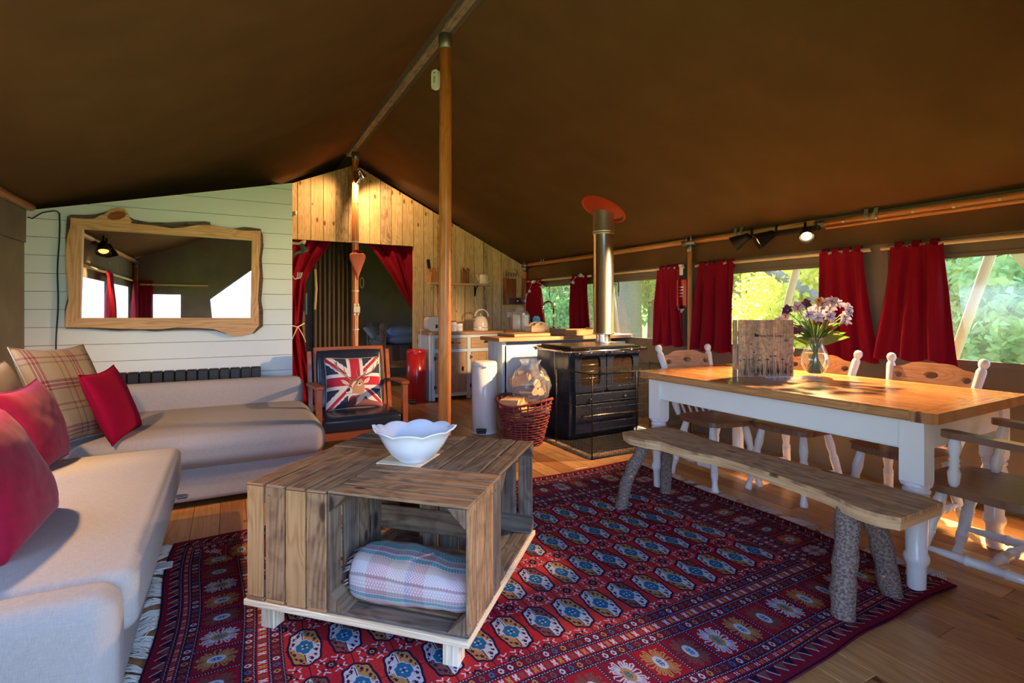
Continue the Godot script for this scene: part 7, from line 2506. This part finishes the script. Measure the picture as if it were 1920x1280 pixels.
func make_dining() -> void:
	var st: SurfaceTool
	# table
	var o := thing("dining_table", "long farmhouse dining table with a varnished pine top and white turned legs", "table", Vector3(2.965, 0, -1.875), 1.3)
	var L := 1.69; var W := 1.0; var H := 0.78
	for k in 7:
		st = new_st()
		box(st, Vector3(-W / 2 + 0.07 + (W - 0.14) / 7.0 * (k + 0.5), H - 0.02, 0), Vector3((W - 0.14) / 7.0 - 0.0008, 0.04, L - 0.18), 0.0012)
		part(o, "top_board", st, M.table if k % 3 else M.table2)
	for sz: float in [-1.0, 1.0]:
		st = new_st()
		slab(st, poly_px([-W / 2 + 0.02, 0, W / 2 - 0.02, 0, W / 2, 0.02, W / 2, 0.09, -W / 2, 0.09, -W / 2, 0.02]), -0.024, 0.021, Transform3D(Basis(Vector3(1, 0, 0), Vector3(0, 0, -sz), Vector3(0, sz, 0)), Vector3(0, H - 0.021, sz * L / 2)) if sz > 0 else Transform3D(Basis(Vector3(1, 0, 0), Vector3(0, 0, 1), Vector3(0, -1, 0)), Vector3(0, H - 0.021, -L / 2)), true, 0.005)
		part(o, "breadboard_end", st, M.table2)
	for sx: float in [-1.0, 1.0]:
		st = new_st()
		box(st, Vector3(sx * (W / 2 - 0.034), H - 0.0215, 0), Vector3(0.072, 0.045, L - 0.176), 0.008)
		part(o, "edge_board", st, M.table)
	for sx: float in [-1.0, 1.0]:
		st = new_st()
		box(st, Vector3(sx * (W / 2 - 0.075), H - 0.11, 0), Vector3(0.026, 0.13, L - 0.2), 0.002)
		box(st, Vector3(sx * (W / 2 - 0.072), H - 0.172, 0), Vector3(0.028, 0.008, L - 0.2), 0.002)
		part(o, "apron", st, M.white_paint)
		st = new_st()
		box(st, Vector3(0, H - 0.11, sx * (L / 2 - 0.085)), Vector3(W - 0.2, 0.13, 0.026), 0.002)
		part(o, "apron", st, M.white_paint)
	for sx: float in [-1.0, 1.0]:
		for sz: float in [-1.0, 1.0]:
			var p := Vector3(sx * (W / 2 - 0.092), 0, sz * (L / 2 - 0.105))
			st = new_st()
			slab(st, poly_px([-0.046, -0.01, -0.03, -0.03, 0.03, -0.03, 0.046, -0.01, 0.046, 0.255, -0.046, 0.255]), -0.046, 0.046, Transform3D(Basis(), p + Vector3(0, H - 0.3, 0)), false, 0.003)
			var lg := part(o, "leg", st, M.white_paint)
			st = new_st(); soft(st)
			lathe(st, [Vector2(0, 0.0), Vector2(0.03, 0.0), Vector2(0.034, 0.02), Vector2(0.036, 0.1), Vector2(0.037, 0.115), Vector2(0.045, 0.13), Vector2(0.048, 0.145), Vector2(0.045, 0.16), Vector2(0.039, 0.17), Vector2(0.041, 0.3), Vector2(0.044, 0.345), Vector2(0.05, 0.37), Vector2(0.052, 0.39), Vector2(0.045, 0.415), Vector2(0.044, 0.42), Vector2(0.05, 0.425), Vector2(0.05, 0.438), Vector2(0.043, 0.442), Vector2(0.049, 0.45), Vector2(0.049, 0.462), Vector2(0.042, 0.468), Vector2(0.04, 0.475)], 24, Transform3D(Basis(), p))
			part(lg, "turning", st, M.white_gloss)
	# chairs
	var c := thing("dining_chair", "white-legged chair at the far end of the table, nearest the stove", "chair", Vector3(3.0, 0, -2.53), -8.0, "farmhouse dining chairs")
	chair_base(c, 0.43, 0.42, M.seat)
	chair_back(c, 0.43, 0.42)
	copy(c, Vector3(3.26, 0, -2.12), -88.0, "white-legged chair on the window side, hidden behind the vase and menu board")
	copy(c, Vector3(3.25, 0, -1.49), -92.0, "white-legged chair on the window side, under the widest red curtain")
	# the carver with arms at the near end
	o = thing("carver_chair", "white-legged armchair with dark wooden arms at the near end of the table", "chair", Vector3(2.9, 0, -0.945), 180.0)
	chair_base(o, 0.5, 0.5, M.seat)
	chair_back(o, 0.5, 0.5)
	for sx: float in [-1.0, 1.0]:
		st = new_st()
		var pl := PackedVector2Array()
		for q in [[-0.025, -0.27], [-0.03, 0.06], [-0.034, 0.11], [-0.024, 0.145], [0.0, 0.158], [0.024, 0.145], [0.034, 0.11], [0.03, 0.06], [0.022, -0.27]]: pl.append(Vector2(q[0], q[1]))
		slab(st, pl, -0.014, 0.014, Transform3D(Basis(Vector3(1, 0, 0), Vector3(0, 0.03, 1).normalized(), Vector3(0, -1, 0.03).normalized()), Vector3(sx * 0.245, 0.675, -0.03)), false, 0.004)
		part(o, "arm", st, M.seat)
		st = new_st()
		turned(st, Vector3(sx * 0.2, 0.445, 0.1), Vector3(sx * 0.24, 0.665, 0.08), [[0.0, 0.012], [0.1, 0.02], [0.3, 0.024], [0.42, 0.016], [0.46, 0.021], [0.52, 0.016], [0.56, 0.021], [0.62, 0.016], [0.8, 0.024], [0.95, 0.018], [1.0, 0.014]])
		part(o, "arm_support", st, M.white_gloss)
	# bench
	o = thing("bench", "rustic live-edge plank bench on bark-covered branch legs", "bench", Vector3(2.26, 0, -1.72))
	var D := -o.position
	var edge := PackedVector2Array()
	var edges := [[0.0, 2.1, 2.44], [0.06, 2.07, 2.45], [0.14, 2.09, 2.44], [0.19, 2.13, 2.43], [0.28, 2.125, 2.42], [0.36, 2.135, 2.42], [0.44, 2.17, 2.42], [0.55, 2.17, 2.43], [0.66, 2.165, 2.43], [0.75, 2.15, 2.44], [0.83, 2.13, 2.445], [0.9, 2.085, 2.44], [0.96, 2.08, 2.44], [1.0, 2.11, 2.42]]
	var fine: Array = []
	for k in edges.size() - 1:
		var p0 = edges[maxi(k - 1, 0)]; var p1 = edges[k]; var p2 = edges[k + 1]; var p3 = edges[mini(k + 2, edges.size() - 1)]
		for j in 4:
			var q := j / 4.0
			fine.append([lerpf(p1[0], p2[0], q), cubic_interpolate(p1[1], p2[1], p0[1], p3[1], q), cubic_interpolate(p1[2], p2[2], p0[2], p3[2], q)])
	fine.append(edges[edges.size() - 1])
	edges = fine
	for e in edges: edge.append(Vector2(e[1] + D.x, lerpf(2.46, 0.97, e[0])))
	for k in edges.size():
		var e = edges[edges.size() - 1 - k]
		edge.append(Vector2(e[2] + D.x, lerpf(2.46, 0.97, e[0])))
	st = new_st()
	var bt := Transform3D(Basis(Vector3(1, 0, 0), Vector3(0, 0, -1), Vector3(0, 1, 0)), Vector3(0, 0.455, D.z))
	slab(st, edge, -0.014, 0.0, bt, false, 0.006)
	part(o, "seat_plank", st, M.bench)
	st = new_st()
	var n := edge.size()
	if Geometry2D.is_polygon_clockwise(edge): edge.reverse()
	var cen := Vector2.ZERO
	for p in edge: cen += p / n
	for i in n:  # the sloping waney edge
		var a := edge[i]; var b := edge[(i + 1) % n]
		var a2 := a + (cen - a).normalized() * 0.02 * Vector2(1.0, 0.3); var b2 := b + (cen - b).normalized() * 0.02 * Vector2(1.0, 0.3)
		quad(st, bt * Vector3(a2.x, a2.y, -0.05), bt * Vector3(b2.x, b2.y, -0.05), bt * Vector3(b.x, b.y, -0.014), bt * Vector3(a.x, a.y, -0.014), Vector2(0, a.y), Vector2(0, b.y), Vector2(0.04, b.y), Vector2(0.04, a.y))
		tri(st, bt * Vector3(a2.x, a2.y, -0.05), bt * Vector3(cen.x, cen.y, -0.05), bt * Vector3(b2.x, b2.y, -0.05), a2, cen, b2)
	part(o, "waney_edge", st, M.bench_edge)
	var legs := [[[2.06, 0.0, -2.43], [2.08, 0.14, -2.41], [2.12, 0.27, -2.38], [2.2, 0.41, -2.35]], [[2.49, 0.0, -2.5], [2.47, 0.15, -2.47], [2.43, 0.3, -2.42], [2.36, 0.41, -2.36]], [[2.09, 0.0, -1.16], [2.1, 0.12, -1.165], [2.13, 0.27, -1.17], [2.16, 0.41, -1.18]], [[2.43, 0.0, -1.15], [2.4, 0.14, -1.16], [2.36, 0.28, -1.17], [2.31, 0.41, -1.19]]]
	var rad := [0.036, 0.036, 0.044, 0.042]
	for k in 4:
		st = new_st(); soft(st)
		var cv := Curve3D.new()
		for q in legs[k]: cv.add_point(Vector3(q[0], q[1], q[2]) + D)
		var pts: Array = []; var rs: Array = []
		for i in 13:
			pts.append(cv.sample_baked(cv.get_baked_length() * i / 12.0, true) + Vector3(rr(-0.003, 0.003), 0, rr(-0.003, 0.003)))
			rs.append(rad[k] * (1.0 + 0.07 * sin(i * 1.9 + k)))
		tube(st, pts, rs, 14)
		var lg := part(o, "branch_leg", st, M.bark)
		st = new_st(); soft(st)
		for i in 3:
			var p: Vector3 = pts[3 + i * 3] + Vector3(rad[k] * 0.95 * cos(i * 2.0 + k), 0, rad[k] * 0.95 * sin(i * 2.0 + k))
			lathe(st, [Vector2(0.009, -0.006), Vector2(0.007, 0.003), Vector2(0, 0.004)], 8, xf(p, 0, 0, 0) * Transform3D(Basis(Quaternion(Vector3.UP, Vector3(cos(i * 2.0 + k), 0.1, sin(i * 2.0 + k)).normalized())), Vector3.ZERO))
		part(lg, "knot_scar", st, M.slice).set_meta("kind", "stuff")

func make_tabletop() -> void:
	var st: SurfaceTool
	var ty := 0.7805
	# menu board: boards, spine, two hinges, burnt drawing and lettering
	var o := thing("menu_folder", "upright wooden folder with burnt meadow drawing and lettering on the table", "folder", Vector3(2.935, ty, -2.09), -26.0)
	var W := 0.35; var H := 0.355
	var im := meadow_img(512, 512)
	var wood: Image = M.board.albedo_texture.get_image()
	var wd := wood.duplicate()
	wd.resize(512, 512)
	var a := im.get_data(); var b: PackedByteArray = wd.get_data()
	for i in a.size(): a[i] = mini(255, a[i] * (b[i] + 40) / 255)
	var pm := mat(Color.WHITE, 0.7)
	pm.albedo_texture = ImageTexture.create_from_image(Image.create_from_data(512, 512, false, Image.FORMAT_RGB8, a))
	var plain := wood_mat(M.board.albedo_texture, rgb(170, 146, 122), 0.7)
	var tones := [rgb(255, 232, 206), rgb(228, 206, 188), rgb(214, 200, 190), rgb(255, 230, 202), rgb(230, 208, 192), rgb(255, 230, 204), rgb(222, 204, 194), rgb(218, 202, 192)]
	for k in 8:
		var w := W / 8.0
		var x0 := -W / 2 + w * k
		st = new_st()
		box(st, Vector3(x0 + w * 0.5, H / 2, -0.0062), Vector3(w - 0.0008, H, 0.0116), 0.001)
		var slat := part(o, "board", st, plain)
		st = new_st()
		quad(st, Vector3(x0 + 0.0008, 0.001, 0), Vector3(x0 + w - 0.0008, 0.001, 0), Vector3(x0 + w - 0.0008, H - 0.001, 0), Vector3(x0 + 0.0008, H - 0.001, 0), Vector2(k / 8.0, 1), Vector2((k + 1) / 8.0, 1), Vector2((k + 1) / 8.0, 0), Vector2(k / 8.0, 0))
		var m2: StandardMaterial3D = pm.duplicate()
		m2.albedo_color = tones[k]
		part(slat, "burnt_face", st, m2)
	st = new_st()
	box(st, Vector3(-W / 2 - 0.02, H / 2, -0.008), Vector3(0.026, H, 0.014), 0.002)
	part(o, "spine", st, plain)
	for y: float in [0.27, 0.06]:
		st = new_st()
		box(st, Vector3(-W / 2 - 0.012, y, 0.0005), Vector3(0.018, 0.03, 0.003), 0.001)
		part(o, "hinge", st, M.chrome)
	st = new_st()
	box(st, Vector3(0.02, H / 2, -0.09), Vector3(W - 0.06, H * 0.98, 0.01), 0.002, xf(Vector3.ZERO, 0, 14, 0))
	part(o, "rear_cover", st, plain)
	var ink := mat(rgb(48, 34, 32), 0.9)
	var tm := TextMesh.new()
	var sf := SystemFont.new()
	sf.font_names = PackedStringArray(["Droid Serif"])
	sf.font_weight = 700
	tm.font = sf
	tm.text = "Plum Tree Lodge"
	tm.font_size = 32
	tm.pixel_size = 0.0006
	tm.depth = 0.0006
	part(o, "burnt_lettering", tm, ink, "", Vector3(0.03, 0.2555, 0.0006))
	st = new_st()
	slab(st, poly_px([-0.011, -0.008, 0.011, -0.008, 0.011, 0.004, 0.005, 0.012, -0.001, 0.006, -0.006, 0.014, -0.012, 0.012]), 0.0002, 0.0008, Transform3D(Basis(), Vector3(-0.062, 0.258, 0)))
	part(o, "burnt_emblem", st, ink)
	st = new_st()
	for q in [[Vector3(0.03, 0.274, 0.0005), Vector3(0.125, 0.0007, 0.0008)], [Vector3(0.03, 0.243, 0.0005), Vector3(0.125, 0.0007, 0.0008)]]: box(st, q[0], q[1])
	part(o, "burnt_frame", st, ink)
	# acrylic leaflet stand lying at its foot
	o = thing("leaflet_stand", "clear acrylic leaflet stand lying in front of the wooden folder", "stand", Vector3(2.99, ty, -1.94), -24.0)
	st = new_st()
	box(st, Vector3(0, 0.0035, 0), Vector3(0.32, 0.004, 0.085), 0.001, xf(Vector3.ZERO, 4, 0, 0))
	part(o, "acrylic_foot", st, M.acrylic)
	st = new_st()
	box(st, Vector3(0, 0.007, -0.044), Vector3(0.32, 0.012, 0.004), 0.001)
	part(o, "bent_edge", st, M.acrylic)
	# vase
	var vp := Vector3(3.235, ty, -1.965)
	o = thing("vase", "clear glass vase with a round belly holding the bouquet", "vase", vp)
	st = new_st(); soft(st)
	lathe(st, [Vector2(0, 0.001), Vector2(0.05, 0.0), Vector2(0.052, 0.006), Vector2(0.046, 0.014), Vector2(0.06, 0.035), Vector2(0.077, 0.07), Vector2(0.082, 0.1), Vector2(0.076, 0.135), Vector2(0.06, 0.17), Vector2(0.05, 0.195), Vector2(0.05, 0.215), Vector2(0.062, 0.243), Vector2(0.063, 0.246), Vector2(0.059, 0.246), Vector2(0.047, 0.216), Vector2(0.047, 0.195), Vector2(0.057, 0.168), Vector2(0.073, 0.134), Vector2(0.079, 0.1), Vector2(0.074, 0.071), Vector2(0.057, 0.037), Vector2(0.04, 0.02), Vector2(0, 0.018)], 48)
	part(o, "glass", st, M.vase)
	st = new_st(); soft(st)
	lathe(st, [Vector2(0, 0.0185), Vector2(0.04, 0.0205), Vector2(0.0565, 0.0375), Vector2(0.0735, 0.0715), Vector2(0.0785, 0.1), Vector2(0.0725, 0.1335), Vector2(0.066, 0.148), Vector2(0, 0.148)], 40)
	part(o, "water", st, M.water)
	# flowers: kind, offset of the head from the vase's foot, direction it faces
	var r := RandomNumberGenerator.new()
	r.seed = 31
	var cam_dir := Vector3(-0.82, 0.25, 0.5).normalized()
	var right := Vector3(0.8788, 0, 0.4772)
	var heads := [
		["lilac", 0.075, 0.395], ["lilac", 0.11, 0.42], ["lilac", 0.145, 0.375], ["lilac", 0.155, 0.325], ["lilac", 0.165, 0.4], ["lilac", 0.03, 0.365], ["lilac", -0.04, 0.37], ["lilac", -0.065, 0.36], ["lilac", 0.0, 0.385], ["lilac", 0.045, 0.35], ["lilac", -0.015, 0.345], ["lilac", 0.125, 0.345],
		["pink", -0.105, 0.4], ["pink", 0.07, 0.43], ["pink", 0.02, 0.42], ["pink", -0.15, 0.355], ["pink", -0.195, 0.325],
		["purple", -0.16, 0.385], ["purple", -0.075, 0.415], ["purple", -0.11, 0.28],
		["yellow", -0.07, 0.405], ["yellow", 0.0, 0.43], ["yellow", 0.1, 0.3], ["vermilion", -0.01, 0.315], ["vermilion", 0.045, 0.29]]
	var names := {"lilac": ["lilac_flower", "white and lilac alstroemeria bloom", M.lilac], "pink": ["pink_flower", "pale pink alstroemeria bloom", M.pinkpetal], "purple": ["purple_flower", "dark purple bloom", M.purple], "yellow": ["yellow_flower", "golden yellow bloom", M.yellow], "vermilion": ["orange_flower", "orange-red bloom", M.vermilion]}
	var where := ["at the top right", "highest at the right", "low at the right", "lowest at the right edge", "at the far right edge", "right of the middle", "left of the middle", "in the lower left of the middle", "in the very middle", "below the middle, to the right", "below the middle, to the left", "inside the right half", "at the upper left", "at the top, right of centre", "at the top centre", "at the lower left", "at the far left edge", "at the left, behind the pale one", "at the top left", "low at the left, under the rest", "peeping out at the top left", "peeping out at the top", "low at the right among the leaves", "in the middle under the lilac ones", "small and low among the stems"]
	for i in heads.size():
		var q = heads[i]
		var nm = names[q[0]]
		var fl := thing(nm[0], nm[1] + " " + where[i] + " of the bouquet", "flower", vp, 0.0, "flowers in the vase")
		var depth := r.randf_range(-0.03, 0.05)
		var head: Vector3 = right * (q[1] * 1.22 + 0.012) + Vector3(0, q[2] + 0.025 + (q[2] - 0.34) * 0.2, 0) + Vector3(-0.4772, 0, 0.8788) * depth * (-1.0 if q[0] == "yellow" else 1.0)
		var neck := Vector3(head.x * 0.18 + r.randf_range(-0.012, 0.012), 0.23, head.z * 0.18 + r.randf_range(-0.012, 0.012))
		var foot := Vector3(-head.x * 0.22, 0.03, -head.z * 0.22)
		st = new_st(); soft(st)
		tube(st, [foot, foot.lerp(neck, 0.5), neck, neck.lerp(head, 0.5) + Vector3(0, 0.02, 0), head - Vector3(0, 0.012, 0)], 0.0028, 6)
		part(fl, "stem", st, M.stemgreen)
		var face: Vector3 = (cam_dir * 0.8 + Vector3(head.x, 0, head.z) * 3.0 + Vector3(r.randf_range(-0.3, 0.3), r.randf_range(-0.1, 0.3), r.randf_range(-0.3, 0.3))).normalized()
		var bs := Basis(Quaternion(Vector3.UP, face)) * Basis(Vector3.UP, r.randf() * TAU)
		var t := Transform3D(bs, head)
		if q[0] in ["lilac", "pink", "purple"]:
			var k0 := 6
			for k in k0:
				st = new_st()
				var ang := TAU * k / k0
				var ln := (0.042 if k % 2 == 0 else 0.038) * (1.0 if q[0] != "purple" else 0.9)
				var wd2 := 0.0155 if k % 2 == 0 else 0.01
				sheet(st, func(u: float, v: float):
					var w := wd2 * sin(PI * pow(v, 0.7) * 0.93 + 0.12) * (u * 2.0 - 1.0)
					var rad := ln * (0.1 + 0.9 * v)
					var up := 0.02 * v - 0.014 * v * v * v - 0.012 + 0.004 * (u * 2.0 - 1.0) * (u * 2.0 - 1.0)
					return t * (Basis(Vector3.UP, ang) * Vector3(rad, up, w)), 4, 8)
				part(fl, "petal", st, nm[2])
			st = new_st(); soft(st)
			for k in 3:
				var ang := TAU * (k + 0.25) / 3.0
				tube(st, [t * Vector3(0.004, -0.006, 0), t * (Basis(Vector3.UP, ang) * Vector3(0.014, 0.006, 0)), t * (Basis(Vector3.UP, ang) * Vector3(0.022, 0.007, 0))], [0.0022, 0.0022, 0.0016], 5)
			part(fl, "throat_markings", st, M.purple)
		else:
			st = new_st()
			for ring in 3:
				for k in 13:
					var ang := TAU * (k + ring * 0.4) / 13
					var ln := 0.028 - ring * 0.007
					var c0 := t * Vector3(0, ring * 0.005, 0)
					var p1 := t * (Basis(Vector3.UP, ang - 0.16) * Vector3(ln * 0.6, ring * 0.006 + 0.005, 0))
					var p2 := t * (Basis(Vector3.UP, ang) * Vector3(ln, ring * 0.006 + 0.003, 0))
					var p3 := t * (Basis(Vector3.UP, ang + 0.16) * Vector3(ln * 0.6, ring * 0.006 + 0.005, 0))
					quad(st, c0, p1, p2, p3, Vector2.ZERO, Vector2.RIGHT, Vector2.ONE, Vector2.DOWN)
			part(fl, "ray_petals", st, nm[2])
			st = new_st(); soft(st)
			lathe(st, [Vector2(0.008, 0.01), Vector2(0.006, 0.018), Vector2(0, 0.02)], 10, t)
			part(fl, "centre", st, M.mahog_dark)
	# leaves on stems
	var leaves := [[-0.16, 0.27, 0.1], [-0.09, 0.24, 0.08], [-0.075, 0.19, 0.11], [-0.03, 0.29, 0.09], [0.02, 0.27, 0.1], [0.06, 0.25, 0.1], [0.1, 0.26, 0.11], [0.14, 0.245, 0.09], [0.09, 0.31, 0.1], [0.05, 0.31, 0.1], [-0.06, 0.31, 0.09], [-0.12, 0.32, 0.08], [0.0, 0.33, 0.09], [0.12, 0.3, 0.09], [-0.02, 0.24, 0.1], [0.03, 0.22, 0.09], [0.07, 0.33, 0.09], [-0.1, 0.34, 0.08], [-0.05, 0.27, 0.1], [-0.02, 0.31, 0.1], [0.04, 0.29, 0.1], [0.08, 0.28, 0.1], [0.0, 0.27, 0.1], [-0.07, 0.26, 0.1], [0.03, 0.34, 0.1], [0.11, 0.33, 0.1], [-0.04, 0.34, 0.1], [0.13, 0.27, 0.1]]
	var sprays := thing("leaf_sprays", "dark green leafy sprays between the flowers in the vase", "foliage", vp)
	for i in leaves.size():
		var q = leaves[i]
		var tip: Vector3 = right * q[0] * 1.2 + Vector3(0, q[1], 0) + Vector3(-0.4772, 0, 0.8788) * r.randf_range(-0.05, 0.07)
		var root := Vector3(tip.x * 0.2, maxf(0.2, q[1] - 0.08), tip.z * 0.2)
		st = new_st()
		var dirv := (tip - root)
		var side := dirv.cross(Vector3(0.3, 0.2, 1)).normalized()
		sheet(st, func(u: float, v: float):
			var w: float = 0.024 * sin(PI * pow(v, 0.8)) * (u * 2.0 - 1.0)
			return root + dirv * (v * 1.15) + side * w + Vector3(0, 0.02 * sin(PI * v) - 0.006 * (u * 2.0 - 1.0) * (u * 2.0 - 1.0), 0), 4, 10)
		part(sprays, "leaf", st, M.leafdark)
	for i in 9:
		var h := right * r.randf_range(-0.1, 0.13) + Vector3(0, r.randf_range(0.28, 0.34), 0)
		st = new_st(); soft(st)
		tube(st, [Vector3(-h.x * 0.25, 0.025, -h.z * 0.25 + 0.01), Vector3(h.x * 0.05, 0.14, 0.01), Vector3(h.x * 0.25, 0.23, h.z * 0.2), h], 0.0032, 6)
		part(sprays, "stem", st, M.stemgreen)
